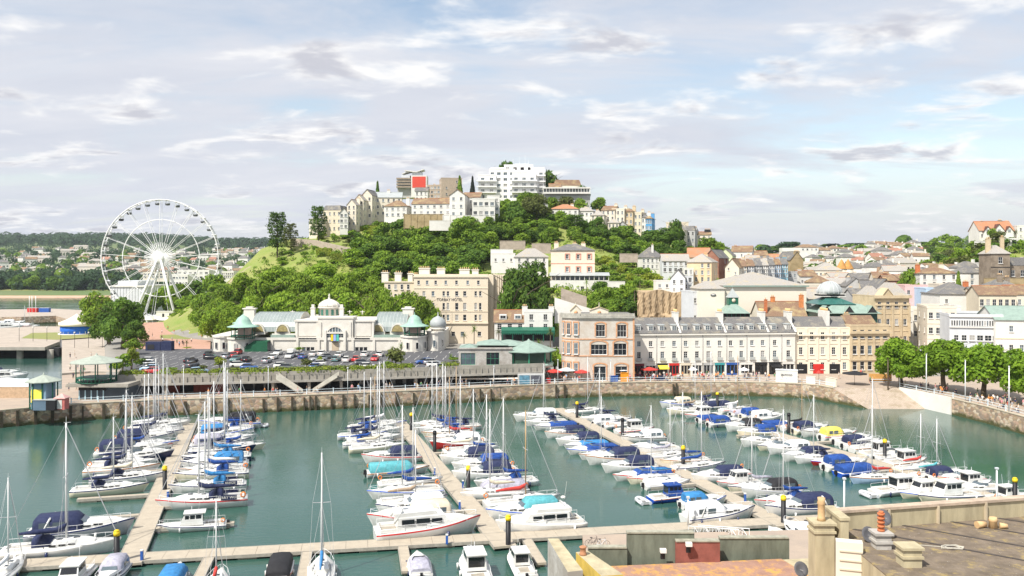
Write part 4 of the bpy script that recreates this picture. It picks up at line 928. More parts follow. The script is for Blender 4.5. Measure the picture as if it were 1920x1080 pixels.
for i,(a,b_,y0,y1,tp,n)in enumerate(BLK):
 x0,x1=xr(a),xr(b_);H_=zt(tp);nb=max(2,int((x1-x0)/3.2));ops=[]
 for r_ in range(int(H_/fh)):
  for k in range(nb):
   c=(x1-x0)*(k+.5)/nb;v=3+fh*r_+.7;ops.append((c-.95,c+.95,v,v+1.5))
 q=MB();q.facade((x0,y0,-3),(1,0,0),x1-x0,H_+3,ops,.25);q.face([(x1,y0,-3),(x1,y1,-3),(x1,y1,H_),(x1,y0,H_)]);q.face([(x0,y1,-3),(x0,y0,-3),(x0,y0,H_),(x0,y1,H_)]);q.face([(x0,y0,H_),(x1,y0,H_),(x1,y1,H_),(x0,y1,H_)])
 q.b0(x0-.1,x1+.1,y0-.1,y0+.15,H_+.002,H_+.5);q.face([(x1,y1,-3),(x0,y1,-3),(x0,y1,H_),(x1,y1,H_)])
 q.build('wall',[mat('bright white render',(.80,.79,.77),.8,.05)],t)
 for(u0,u1,v0,v1)in ops:
  if i in(0,1,3,4):put_window(t,x0+(u0+u1)/2,y0+.22,(v0+v1)/2-3,u1-u0,v1-v0,0,lglass,frame_w,(2,1),False)
 if i in(0,3,4):
  for r_ in range(1,int(H_/fh)):
   z0=fh*r_+.2;m=MB();m.b0(x0-.9,x1+.5,y0-1.5,y0-.002,z0,z0+.16,0);m.b0(x0-.9,x1+.5,y0-1.5,y0-1.38,z0+.16,z0+.62,0)
   m.tube((x0-.9,y0-1.44,z0+1.05),(x1+.5,y0-1.44,z0+1.05),.04,4)
   for k in range(5):m.tube((x0-.9+(x1-x0+1.4)*k/4,y0-1.44,z0+.6),(x0-.9+(x1-x0+1.4)*k/4,y0-1.44,z0+2.8 if k in(0,2,4)else z0+1.05),.05,4)
   m.build('balcony',[MATS['bright white render']],t)
q=MB()
for px,hh in((962,4),(974,5),(985,6),(991,3.5)):q.tube((xr(px),6,zt(309)),(xr(px),6,zt(309)+hh),.07,4)
q.b0(xr(965),xr(992),5,11,zt(309),zt(305));q.build('roof_mast',[steelw],t)
D=428;t=thing('veranda_building','long white building with open colonnade terrace and underside painted shade grey below the hilltop','hotel',(X(1060,D),D,Z(380,D)))
b0=Z(380,D);xr=lambda px:X(px,D)-X(1060,D);zt=lambda py:Z(py,D)-b0
q=MB();q.b0(xr(1020),xr(1105),3,12,-3,zt(362),0);q.b0(xr(1018),xr(1107),0,13,zt(362),zt(360),0);q.b0(xr(1020),xr(1105),2.2,12,zt(360),zt(355),1);q.b0(xr(1018),xr(1107),-.4,13,zt(353.5),zt(351),0);q.b0(xr(1018),xr(1107),-.3,-.1,zt(360)-.9,zt(360),0)
q.build('wall',[white,lglass],t)
q=MB();q.b0(xr(1018),xr(1107),1.5,3,-3,zt(366),0);q.build('terrace_shade_block',[greyw],t)  # grey block added for the shadow beneath the terrace
for i in range(17):
 x=xr(1019)+(xr(1106)-xr(1019))*i/16;m=MB();m.b0(x-.15,x+.15,-.3,.0,zt(360),zt(353.5));m.build('column',[white],t)
house('hill_house','cream dormered house with dark chimneys behind the veranda building',1040,1090,442,348,362,9,4,cream2,('mansard',3,BT),1,4,chim=((.25,.3,2.4,brown_stone),(.5,.3,2.4,brown_stone)))
house('hill_house','brown roofed wing right beside the white apartment tower',1030,1052,438,352,362,8,0,white,('gx',2.4,BT),1,2)
house('hill_house','white house with orange red hipped roof on the right shoulder',1032,1084,408,392,416,11,-8,white,('hip',2.6,RT),2,5,(1.1,1.1),(0,3),chim=((.5,.5,1),))
house('hill_house','white house with pale slate roof right of the orange red hipped roof',1080,1112,410,396,420,10,-12,white,('hip',3.0,S2),2,4,(1.0,1.2),(0,2))
for i,(a,b_,D,tp,bs,wl,r_,yw,lab)in enumerate([(1108,1132,408,404,428,cream2,('hip',2.6,S2),-14,'small cream house with grey hipped roof at the left end of the stepped terrace'),(1128,1152,418,394,436,cream2,('gx',2.2,BT),-22,'first tall house of the stepped terrace, its roof brown'),(1148,1170,417,393,442,cream2,('flat',.6,DK),-22,'second tall house of the stepped terrace, flat topped and cream'),(1166,1186,417,397,448,stone,('hip',1.8,BT),-22,'third tall house of the stepped terrace, in darker buff stone'),(1182,1202,417,400,452,cream,('flat',.7,DK),-22,'fourth tall house of the stepped terrace, ochre flat topped'),(1198,1214,416,408,456,white,('hip',1.6,S),-22,'fifth tall house of the stepped terrace, white with grey roof'),(1211,1222,414,410,456,sky_blue,('hip',1.4,BT),-18,'narrow bright blue house at the right end of the stepped terrace')]):
 house('terraced_house',lab,a,b_,D,tp,bs,10,yw,wl,r_,4,3,(.95,1.6),(0,2),chim=((.8,.5,1.8),)if i else((-.2,.5,1.2),),group=None)
house('hill_house','lower cream cottage with hipped roof in front of the stepped terrace',1140,1160,398,418,440,8,-12,cream2,('hip',2.2,S2),2,3,side=(0,2))
house('hill_house','lower grey cottage wedged in front of the stepped terrace, right of the cream cottage',1156,1178,402,424,446,8,-12,greyw,('gy',2.2,S),2,2,side=(0,2))
house('hill_house','cream house with big plain gable to the front on the right ridge',1256,1282,412,431,462,14,-20,cream2,('gy',3.6,S2),3,2,(.8,1.2),(0,3),skip=((0,0),(2,0),(0,1)))
house('hill_house','grey bow fronted house right of the plain gabled house on the ridge',1280,1302,420,432,470,10,-22,greyw,('mansard',2.2,S),3,3,(1.0,1.6),(0,2),chim=((.8,.5,1.5),))
house('hill_house','cream house with black chimney pots at the right end of the ridge',1298,1333,424,440,470,9,-10,cream2,('gx',1.6,BT),3,4,(.9,1.3),(0,2),chim=((.8,.4,1.6,darkstuff),(.5,.4,1.6,darkstuff)))
house('hill_house','flat topped cream house rising behind the plain gabled house',1250,1290,432,418,448,9,-10,cream,('flat',.5,S),2,4)
D=312;t=house('villa','cream villa with pink window trim, grey hipped roof and long veranda',1033,1115,D,470,518,12,-3,mat('villa cream',(.80,.68,.54),.85,.06),('hip',2.4,S),2,4,(1.0,1.5),(0,2),band=True,chim=((-.75,.4,1.6),(.1,.6,1.4),(.5,.5,1.4)),wmat=mat('salmon pink trim',(.66,.30,.22),.8,.1),cat='villa',skip=((0,0),(1,0)))
w=(1115-1033)*D/F
q=MB();fh=(Z(470,D)-Z(518,D))/2
for r_ in range(2):
 for k in(1,2,3):
  x=-w/2+w*(k+.5)/4;z0=fh*(r_+.52)
  for sx in(-.78,.78):q.box((x+sx,-.1,z0+.1),(.3,.2,2.0))
  q.box((x,-.1,z0+1.15),(1.9,.22,.26))
q.build('window_surround',[MATS['salmon pink trim']],t)
q=MB();q.b0(-w/2-.3,w/2+5,-4,0,-2.6,-2.4,0);q.b0(-w/2-.3,w/2+5,-4,-3.8,-2.4,-1.4,0);q._slab([(-w/2-.5,-4.5,.2),(w/2+5.2,-4.5,.2),(w/2+5.2,-.05,1.3),(-w/2-.5,-.05,1.3)],.12,1)
for i in range(13):
 x=-w/2+(w+4.8)*i/12;q.b0(x-.1,x+.1,-4.1,-3.9,-1.4,.3,0)
q.b0(-w/2+.5,w/2+4,-.8,-.6,-2.3,0,2)
q.build('veranda',[white,lead,lglass],t)
q=MB();ops=[(3.5,4.6,1.6,3.4),(11,12.2,1.6,3.4)]
q.facade((-w/2-.2,-4.2,-7),(1,0,0),w+5.2,4.4,ops,.3);q.b0(-w/2-.2,w/2+5,-3.85,0,-7,-2.62);q.build('basement_wall',[white],t)
for(a,b_,c_,d_)in ops:put_window(t,-w/2-.2+(a+b_)/2,-3.95,-7+(c_+d_)/2,b_-a,d_-c_,0,glass,frame_w,(2,2),False,'arched_window')
house('villa_wing','low white wing with grey hipped roof and pink eaves left of the pink trimmed villa',966,1028,314,482,506,9,3,white,('hip',3.2,S2),2,4,(.9,1.3),(0,0),cat='house',cap=MATS['salmon pink trim'])
house('garden_house','small white outbuilding at the left end of the villa wing',922,966,318,476,500,6,3,white,('flat',.3,'lead'),1,3,(.8,1.1))
t=house('inn','low white inn with slate roof and dormers between the hotel and the corner building',927,985,258,604,640,10,0,white,('gx',3.4,BT),2,3,(1.3,1.8),(0,0),cat='inn',bars=(2,3),skip=((0,0),(0,1),(0,2)))
for px in(943,971):
 q=MB();x=X(px,258)-X(956,258);q.box((x,1.9,Z(604,258)-Z(640,258)+1.5),(2.2,2.4,1.5));dz=Z(604,258)-Z(640,258)+1.5
 o=q.build('dormer',[white],t);put_window(o,x,.68,dz,1.7,1.0,0,glass,frame_w,(2,1),False)
house('inn','taller white right half of the inn, four sash windows and a parapet',983,1036,257,586,640,10,0,white,('flat',.5,S),3,2,(1.2,1.7),cat='inn',bars=(2,3),chim=((-.95,.4,1.6),(.95,.4,1.6)),skip=((0,0),(0,1)))
D=254;t=thing('veranda','dark green fretwork veranda along the front of the white inn','veranda',(X(995,D),D,Z(640,D)))
xr=lambda px:X(px,D)-X(995,D);zt=lambda py:Z(py,D)-Z(640,D)
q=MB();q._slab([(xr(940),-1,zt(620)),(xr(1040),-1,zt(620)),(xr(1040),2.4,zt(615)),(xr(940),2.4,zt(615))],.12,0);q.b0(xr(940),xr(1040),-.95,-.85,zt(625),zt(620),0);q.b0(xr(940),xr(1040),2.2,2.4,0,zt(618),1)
for i in range(26):x=xr(941)+(xr(1039)-xr(941))*i/25;q.b0(x-.12,x+.12,-1.0,-.9,zt(627),zt(625),0)
for i in range(6):x=xr(942)+(xr(1038)-xr(942))*i/5;q.b0(x-.1,x+.1,-1,-.8,0,zt(620),0)
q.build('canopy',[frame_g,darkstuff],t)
for lab,a,b_,c_,d_,D,m_ in[('white rendered bank wall sloping down right behind the inn',(1040,558),(1118,582),606,606,262,white),('brown stone wall sloping down right above the white bank wall',(1052,540),(1100,556),572,580,268,MATS['pale rubble'])]:
 q=MB();p=[(X(a[0],D),D,Z(c_,D)),(X(b_[0],D),D,Z(d_,D)),(X(b_[0],D),D,Z(b_[1],D)),(X(a[0],D),D,Z(a[1],D))]
 q.face(p);q.face([(x,y+.6,z)for x,y,z in p][::-1]);q.face([p[3],p[2],(p[2][0],D+.6,p[2][2]),(p[3][0],D+.6,p[3][2])]);q.face([p[1],(p[1][0],D+.6,p[1][2]),(p[2][0],D+.6,p[2][2]),p[2]])
 tag(q.build('bank_wall',[m_]),lab,'wall')
D=286;bz=Z(640,D);t=thing('hotel','tall pale six storey hotel with roof chimneys and its name across the front','hotel',(X(868,D),D,bz))
xr=lambda px:X(px,D)-X(868,D);zt=lambda py:Z(py,D)-bz
hm=mat('hotel stucco',(.76,.66,.52),.85,.06,.2,col2=(.70,.60,.46))
x0,x1=xr(776),xr(915);Wd=x1-x0;ops=[]
cols=[(832,.42),(840,.42),(856.5,.55),(871.5,.55),(892,.42),(900.5,.42),(812,.5),(795,.5)]
for(va,vb)in((526,533),(546,555),(568,581),(590,601)):
 for px,hw in(cols if va>530 else[(785,.45),(801,.45),(817,.45),(836,.45),(856,.45),(877,.45),(897,.45)]):u=xr(px)-x0;ops.append((u-hw,u+hw,zt(vb)+3,zt(va)+3))
for px in(850,867,899,833):u=xr(px)-x0;ops.append((u-.6,u+.6,zt(630)+3,zt(622)+3))
q=MB();q.facade((x0,0,-3),(1,0,0),Wd,zt(519)+3,ops,.2);H_=zt(519)
q.face([(x1,0,-3),(x1,4,-3),(x1,4,H_),(x1,0,H_)]);q.face([(x0,14,-3),(x0,0,-3),(x0,0,H_),(x0,14,H_)]);q.face([(x0,0,H_),(x1,0,H_),(x1,14,H_),(x0,14,H_)])
q.b0(x0-.2,x1+.2,-.35,-.002,zt(520),zt(517.5));q.b0(x0-.1,x1+.1,-.14,-.002,zt(541),zt(540));q.b0(x0-.1,x1+.1,-.14,-.002,zt(584.5),zt(583.5));q.b0(x0-.1,x1+.1,-.45,-.002,zt(607),zt(604.5));q.b0(x0,x1,.2,.3,H_,zt(514))
q.b0(xr(915),xr(925),2.5,15,-3,zt(515));q.b0(xr(919),xr(952),4,22,-3,zt(516))
for i in range(7):q.b0(xr(926+i*4.2)-.2,xr(926+i*4.2)+.2,3.7,4,-3,zt(513+i*.8))
q.build('wall',[hm],t)
for(a,b_,c_,d_)in ops:put_window(t,x0+(a+b_)/2,.16,(c_+d_)/2-3,b_-a,d_-c_,0,glass,frame_w,(1,2))
q=MB();q.b0(xr(719),xr(776),2,14,-3,zt(529));q.b0(xr(718),xr(776),1.7,2,zt(530),zt(527.5));q.build('left_wing_wall',[hm],t)
for r_,va in enumerate((538,556,576)):
 for px in(728,740,752,764):put_window(t,xr(px),1.97,zt(va),.9,1.7,0,glass,frame_w,(1,2))
for a,b_,tp,bs in[(712,724,512,530),(737,749,513,530),(762,771,514,530),(773,780,516,526),(783,803,504,519),(817,832,505,519),(860,879,506,519),(884,896,507,519)]:
 q=MB();q.b0(xr(a),xr(b_),4,6.5,zt(bs),zt(tp));q.b0(xr(a)-.2,xr(b_)+.2,3.8,6.7,zt(tp),zt(tp)+.3)
 n=max(3,int((b_-a)/3.2))
 for i in range(n):x=xr(a)+(xr(b_)-xr(a))*(i+.5)/n;q.tube((x,5.2,zt(tp)+.3),(x,5.2,zt(tp)+.9),.16,6,.13,1)
 q.build('chimney',[stucco,buffpot],t)
def text_mesh(s,size,ext=.03,font=None):
 cu=bpy.data.curves.new('t','FONT');cu.body=s;cu.size=size;cu.extrude=ext;cu.align_x='CENTER';cu.align_y='CENTER';cu.resolution_u=2
 o=bpy.data.objects.new('t',cu);C.objects.link(o);me=bpy.data.meshes.new_from_object(o.evaluated_get(bpy.context.evaluated_depsgraph_get()));bpy.data.objects.remove(o);return me
def lettering(s,size,parent,loc,m_,rz=0,name='lettering',sx=1.0):
 me=text_mesh(s,size);me.materials.clear();o=link(name,me,[m_],parent,loc);o.rotation_euler=(PI/2,0,rz);o.scale=(sx,1,1);return o
lettering('TORBAY HOTEL',1.35,t,(xr(843),-.08,zt(562)),frame_d,sx=.88)
D=281;q=MB();r_=random.Random(4);nx,nz=60,26;x0,x1=X(1196,D),X(1312,D);z0,z1=2.5,Z(546,D)
rows_=[]
for j in range(nz+1):
 row=[]
 for i in range(nx+1):
  u,v=i/nx,j/nz;top_=z1-.5*math.sin(u*13)-(2.2 if u>.72 else 0)*min(1,(u-.72)*12 if u>.72 else 0)
  y=D+1.5-(4.5*(1-v)**1.3*(.7+.5*math.sin(u*7+2)*math.sin(v*3+u*4))if v<.62 else 1.2*(1-v))+(1.3*math.sin(u*31+v*6)*math.sin(v*7+u*11)if v<.62 else.35*math.sin(u*60))+r_.gauss(0,.45 if v<.6 else.1)
  row.append((x0+(x1-x0)*u,y,z0+(top_-z0)*v))
 rows_.append(row)
for j in range(nz):
 for i in range(nx):q.face([rows_[j][i],rows_[j][i+1],rows_[j+1][i+1],rows_[j+1][i]],0,False)
for i in range(nx):q.face([rows_[nz][i],rows_[nz][i+1],(rows_[nz][i+1][0],D+12,z1),(rows_[nz][i][0],D+12,z1)],0)
cliffm=mat('tan rock face',(.56,.42,.26),.95,.3,.22,col2=(.26,.19,.12),bump=.4,bscale=1.2,detail=9,zstretch=.35);struct(q.build('rock_face',[cliffm]))
t=house('gabled_house','white two storey house with front gable perched on the rock face',1258,1284,283,521,552,9,-14,mat('bright white render',(.80,.79,.77),.8,.05),('gy',2.7,S),2,2,(.9,1.3),(0,2))
house('gabled_house','grey tinted bay fronted part joined right of the white gabled house on the rock',1281,1298,286,519,556,8,-8,lgrey,('flat',.3,S),3,2,(1.2,1.7),(0,1))
house('garden_house','low white annex left of the white gabled house on the rock',1230,1258,286,527,546,5,0,white,('flat',.3,S),1,2,(.9,1.1))
house('hill_house','house with many sided slate roof, red ridges and a row of dark windows',1203,1244,332,483,506,10,4,white,('hip',4.2,S),2,5,(.8,1.3),(0,2),chim=((.1,.2,2.6,white,1),),cap=terracotta)
house('hill_house','long grey roofed house stretching between the many sided roof and the peach house',1242,1292,322,489,512,9,-4,lgrey,('gx',2.6,S2),2,5,(1.1,1.4))
house('town_house','peach end wall house with wide weathered slate roof',1290,1332,312,492,530,12,-24,peach,('hip',3.2,S2),3,4,(.9,1.5),(0,3),skip=((0,0),(1,0),(2,0),(2,1)),chim=((.2,.6,1.2),))
house('town_house','flat white twin window house before the peach house',1282,1300,308,504,530,6,-8,white,('flat',.3,S),2,2,(1.0,1.6))
house('town_house','red brick house with slate roof and tall dark windows on its side',1322,1346,338,483,522,14,-30,red_brick,('gy',3.2,S),3,2,(.9,1.6),(0,4),skip=((0,0),(0,1),(1,0),(1,1),(2,0),(2,1)))
house('town_house','house with large orange tiled roof left behind the red brick house',1290,1330,348,482,500,10,-12,cream,('gx',3.8,RT),1,3,chim=((-.4,.5,1.2),(.5,.5,1.2)))
house('town_house','pale green house with plain gable behind the white gabled terrace end',1348,1372,385,479,505,12,-22,greenw,('gy',3.0,S),3,2,(.7,1.1),(0,3),skip=((0,0),(0,1),(2,1),(2,0)))
house('town_house','white house with brown roof and dark chimney stack above the pale green house',1373,1408,440,472,486,12,-20,white,('gx',3.0,BT),1,3,chim=((-.7,.5,1.4,red_brick),))
t=house('terraced_house','white gable end house at the left of the pastel terrace',1361,1384,322,501,524,18,-28,cream2,('gy',3.2,BT),3,2,(.7,1.0),(0,3),skip=((0,0),(0,1),(1,0),(2,1)))
pas=[(1384,1400,cream2,BT,'cream with brown roof'),(1399,1414,lgrey,BT,'light grey'),(1413,1428,greyw,S,'dark grey'),(1427,1440,white,S2,'white'),(1439,1452,lgrey,S,'pale grey with slate roof'),(1451,1464,bluew,BT,'pale blue'),(1463,1477,mat('turquoise render',(.30,.52,.62),.8,.08),S,'turquoise')]
for i,(a,b_,wl,rf_,w_)in enumerate(pas):
 house('terraced_house','narrow house of the pastel terrace above the theatre roof, %s'%w_,a,b_,326+i*4,499-i*.6,521,10,-4,wl,('gx',2.6,rf_),3,3,(.7,1.2),chim=((.85,.5,1.4),),group='pastel terrace above the theatre')
house('stone_house','blind yellow stone gable end beside the turquoise terrace house',1481,1507,378,487,524,14,8,yellow_stone,('gy',3.6,S),1,0,chim=((0,.02,1.6,yellow_stone,5),))
house('town_house','dark low house at the foot of the blind stone gable',1477,1495,356,510,524,6,0,greyw,('flat',.3,DK),1,2)
D=256;bz=5
t=house('theatre','huge plain cream theatre wall with long pale grey hipped roof and green gutter',1358,1513,256,536,None,26,2,mat('theatre cream',(.80,.75,.64),.85,.05,.12,col2=(.75,.69,.57)),('hip',4.0,'slate2'),1,0,z=3.4,cat='theatre')
w=155*256/F;Hh=Z(536,256)-3.4
xbox(t,'gutter',[green_roof],[(-w/2-.55,w/2+.55,-.7,-.45,Hh-.3,Hh+.15)])
t=house('theatre','cream side block of the theatre with an oval emblem, left end',1313,1359,254,542,None,12,2,MATS['theatre cream'],('hip',2.2,'slate2'),1,0,z=3.4,cat='theatre')
q=MB();q.lathe((0,0,0),[(.01,0),(1.0,0),(1.0,.08),(.01,.08)],24);em=q.build('emblem',[mat('grey emblem',(.13,.14,.15),.5,.3,2)],t,(.2,-.1,Z(553,254)-3.4));em.rotation_euler=(PI/2,0,0);em.scale=(.85,.38,1)
q=MB();q.lathe((0,0,0),[(.01,0),(.55,0),(.55,.04),(.01,.04)],20);em=q.build('emblem_centre',[white],t,(.2,-.17,Z(553,254)-3.4));em.rotation_euler=(PI/2,0,0);em.scale=(.95,.3,1)
house('town_house','grey windowed building squeezed between the rock face and the theatre',1300,1314,258,548,None,10,10,lgrey,('flat',.4,S2),4,2,(1,1.5),z=3.4)
D=247;t=thing('cupola','small green topped clock cupola with two tier roof in front of the theatre wall','cupola',(X(1380,D),D,Z(600,D)))
zt=lambda py:Z(py,D)-Z(600,D);k=D/F
q=MB();q.b0(-4.0,4.0,0,8,-6,zt(588),0);q.build('wall',[darkstuff],t)
q=MB();q.hip(-22*k,22*k,-.4,8.4,zt(587),zt(571)-zt(587),.4,0,None,3.0);q.build('roof',[green_roof],t)
q=MB();q.b0(-9*k,9*k,2.6,5.4,zt(572),zt(558));q.build('clock_stage',[frame_g],t)
q=MB();q.hip(-9.5*k,9.5*k,2.5,5.5,zt(558),zt(541)-zt(558),.1);q.tube((0,4,zt(541)),(0,4,zt(538)),.06,5);q.build('spire',[lead],t)
q=MB();q.lathe((0,0,0),[(.01,0),(.55,0),(.55,.08),(.01,.08)],20);o=q.build('clock_face',[cream],t,(0,2.52,zt(564)));o.rotation_euler=(PI/2,0,0)
for i in range(7):q=MB();q.b0(-3.9+i*1.3-.1,-3.9+i*1.3+.1,-.15,-.02,-6,zt(588));q.build('glazing_post',[frame_g],t)
TM=mat('terrace white stucco',(.80,.77,.70),.85,.05,.25,col2=(.73,.69,.61));slate_t=slate
def terrace(px0,px1,D0,D1,lab,nb,shops,dorm=4,wallm_=TM,sill_c=None,ev=625,eb=None,roofm=slate):
 x0,x1=X(px0,D0),X(px1,D1);L=math.hypot(x1-x0,D1-D0);a=math.atan2(D1-D0,x1-x0);Dm=(D0+D1)/2
 t=thing('terraced_house',lab,'terraced house',(x0,D0,QZ),a,'white terrace along the quay')
 H_=11.0;ops=[]
 for k in range(nb):
  c=L*(k+.5)/nb;ops+=[(c-.52,c+.52,4.15,6.35),(c-.50,c+.50,7.75,9.15)]
 nsh=len(shops)
 q=MB();sops=[(L*(i+.08)/nsh,L*(i+.92)/nsh,.05,2.7)for i in range(nsh)]
 q.facade((0,0,0),(1,0,0),L,H_,ops+sops,.2);q.b0(0,L,-.4,-.002,H_-.35,H_+.1);q.b0(0,L,-.12,-.002,3.35,3.55);q.b0(0,L,.002+9,9.2,0,H_)
 q.face([(L,0,0),(L,9,0),(L,9,H_),(L,0,H_)]);q.face([(0,9,0),(0,0,0),(0,0,H_),(0,9,H_)])
 q.build('wall',[wallm_],t)
 for(u0,u1,v0,v1)in ops:put_window(t,(u0+u1)/2,.17,(v0+v1)/2,u1-u0,v1-v0,0,glass if(u0*7.3+v0)%3>.8 else lglass,frame_w,(2,4)if v0<5 else(2,3))
 m=MB();m.tube((L*.5,-.1,.3),(L*.5,-.1,H_-.4),.06,6);m.tube((.35,-.1,3.6),(.35,-.1,H_-.4),.05,6);m.build('drainpipe',[mat('grey drainpipe',(.30,.30,.29),.6)],t)
 for k in range(nb):
  m=MB();c=L*(k+.5)/nb;m.b0(c-.75,c+.75,-.45,-.41,4.1,4.75);m.b0(c-.75,c+.75,-.45,-.002,4.02,4.1);m.build('balcony',[mat('faded iron balcony',(.42,.44,.42),.6)],t)
 r=MB();yr=4.6;r._slab([(0,-.45,H_+.1),(L,-.45,H_+.1),(L,yr,H_+3.9),(0,yr,H_+3.9)],.15,0);r._slab([(0,yr,H_+3.9),(L,yr,H_+3.9),(L,9.4,H_+.2),(0,9.4,H_+.2)],.15,0)
 ro=r.build('roof',[roofm],t)
 for k in range(dorm):
  c=L*(k+.5)/dorm+(.12 if k%2 else-.12);z0=H_+.75;m=MB();m.b0(c-.75,c+.75,.35,2.6,z0,z0+1.5,0);m._slab([(c-.9,.2,z0+1.5),(c+.9,.2,z0+1.5),(c+.9,3,z0+1.62),(c-.9,3,z0+1.62)],.1,1)
  d=m.build('dormer',[white,lead],ro);put_window(d,c,.32,z0+.75,1.2,1.15,0,lglass,frame_w,(2,2),False)
 m=MB();m.face([(L-.25,-.5,H_+.3),(L+.25,-.5,H_+.3),(L+.25,yr,H_+4.3),(L-.25,yr,H_+4.3)],0)
 for xx in(L-.25,L+.25):m.face([(xx,-.5,H_),(xx,yr,H_),(xx,yr,H_+4.3),(xx,-.5,H_+.3)],0)
 m.b0(L-.5,L+.5,yr-1.6,yr+1.6,H_+2,H_+5.4,0);m.b0(L-.6,L+.6,yr-1.7,yr+1.7,H_+5.4,H_+5.55,0)
 for j in range(6):m.tube((L,yr-1.4+j*.55,H_+5.5),(L,yr-1.4+j*.55,H_+6.3),.17,7,.13,1)
 m.build('chimney',[white,mat('bright buff pot',(.70,.46,.22),.8,.2,2)],ro)
 for i,shp in enumerate(shops):
  u0,u1=sops[i][:2];c=(u0+u1)/2;wd=u1-u0;col,aw,txt=shp
  m=MB();m.b0(u0,u1,.1,.18,.05,2.7,0);m.b0(u0,u1,-.02,.06,.05,.5,1)
  for f_ in(0,.33,.66,1):xx=u0+.05+(wd-.1)*f_;m.b0(xx-.06,xx+.06,-.03,.1,.05,2.7,1)
  s_=m.build('shop_front',[glass,col],t)
  m=MB();m.b0(u0-.05,u1+.05,-.14,-.002,2.72,3.3);m.build('fascia',[col],s_)
  if txt:lettering(txt,.42,s_,(c,-.17,3.0),frame_w if col not in(white,frame_w)else frame_d)
  if aw:
   m=MB();m._slab([(u0,-1.9,2.2),(u1,-1.9,2.2),(u1,-.14,2.75),(u0,-.14,2.75)],.06,0);m.b0(u0,u1,-1.92,-1.88,1.95,2.2);m.build('awning',[aw],s_)
 return t
maroon=mat('maroon paint',(.16,.02,.03),.6,.1);teal=mat('teal paint',(.05,.30,.32),.6,.1);navy=mat('navy canvas',(.014,.020,.062),.85,.35,2.5,col2=(.035,.045,.10),bump=.06,bscale=3);ylw=mat('yellow canvas',(.80,.66,.08),.8,.08)
def TD(px):return float(np.interp(px,[1187,1300,1400,1490,1600,1670],[222.5,224,225.5,227,229,228]))
for i,(a,b_,nb,shops,lab)in enumerate([(1187,1275,4,[(maroon,None,None),(white,None,None),(black,ylw,None),(redp,None,None)],'leftmost house of the white quay terrace, with a yellow awning and red shop front'),(1275,1360,4,[(cream,None,None),(white,None,None),(greyw,None,None),(teal,None,None)],'second house of the white quay terrace, pale shop fronts and grey fascia'),(1360,1440,4,[(bluep,None,None),(white,None,None),(black,None,None)],'third house of the white quay terrace, with a blue fascia below'),(1440,1491,2,[(black,black,None),(white,None,None)],'narrow rightmost house of the white quay terrace with black awning')]):
 terrace(a,b_,TD(a),TD(b_),lab,nb,shops,4 if nb==4 else 2)
t=house('terraced_house','cream classical building with pilasters and blind parapet right of the white terrace',1491,1594,228,616,None,10,1,mat('warm cream stucco',(.78,.69,.55),.85,.05),('flat',.4,S),3,5,(1.0,1.9),z=QZ,bars=(2,3),band=True,cat='building')
w=103*228/F;Hh=Z(616,228)-QZ
q=MB()
for i in range(6):q.b0(-w/2+w*i/5-.3,-w/2+w*i/5+.3,-.22,-.002,3.6,Hh)
q.b0(-w/2-.1,w/2+.1,-.5,-.002,Hh-1.9,Hh-1.5);q.build('pilaster',[MATS['warm cream stucco']],t)
q=MB();q.gable(-w/2+.3,w/2-.3,1,9,Hh-.4,3.2,'x',.1,.15,0,0);q.build('roof',[slate],t)
q=MB();q.b0(w*.12,w*.12+.9,2,8,Hh-1,Hh+4.6);
for j in range(8):q.tube((w*.12+.45,2.5+j*.7,Hh+4.6),(w*.12+.45,2.5+j*.7,Hh+5.3),.16,6,.13,1)
q.build('chimney',[white,MATS['bright buff pot']],t)
for i,c_ in enumerate((black,redp,black)):
 m=MB();c0=-w/2+w*(i*.3+.12);m.b0(c0-1.4,c0+1.4,-.1,-.002,.05,2.6);m.build('shop_door',[c_],t)
t=house('bank','buff stone classical building with heavy cornice at the right end of the quay row',1594,1668,228,612,None,16,6,stone,('flat',.5,S),3,5,(1.2,2.3),(0,3),z=QZ,bars=(1,2),band=True,cat='building',chim=((.1,.6,1.4,stone),(.5,.6,1.4,stone)))
w=74*228/F;Hh=Z(612,228)-QZ
q=MB();q.b0(-w/2-.4,w/2+.5,-.7,-.002,Hh-1.9,Hh-1.2);q.b0(-w/2-.15,w/2+.2,-.25,-.002,Hh-2.6,Hh-1.9);q.b0(-w/2-.15,w/2+.2,-.3,-.002,3.6,4.1)
for i in range(6):q.b0(-w/2+w*i/5-.35,-w/2+w*i/5+.35,-.2,-.002,4.1,Hh-2.6)
q.build('cornice',[stone],t)
q=MB();q.gable(-w/2+1,w/2-1,3,12,Hh-.6,3.0,'x',.1,.15,0,0);q.build('roof',[brown_tile],t)
D=214;t=thing('corner_building','grey stone corner building with orange brick arches and a rounded left end','building',(X(1056,D),D,QZ))
xr=lambda px,d=D:X(px,d)-X(1056,D)
w=xr(1184,219);zt=lambda py:Z(py,D)-QZ
Hc=zt(594);q=MB()
ops=[]
for px,hw,va,vb in[(1126,1.15,609,631),(1166,1.15,609,632),(1123,2.0,646,665),(1163,1.6,644,666)]:u=xr(px)-4.2;ops.append((u-hw,u+hw,zt(vb),zt(va)))
for px in(1125,1165):u=xr(px)-4.2;ops.append((u-1.5,u+1.5,.1,3.6))
L=w-4.2
q.facade((4.2,0,0),(1,0,0),L,Hc,ops,.25)
n=10;ring=[(4.2-4.2*math.sin(PI/2*i/n),4.2-4.2*math.cos(PI/2*i/n))for i in range(n+1)]
for a,b_ in zip(ring[:-1],ring[1:]):q.face([(b_[0],b_[1],0),(a[0],a[1],0),(a[0],a[1],Hc),(b_[0],b_[1],Hc)])
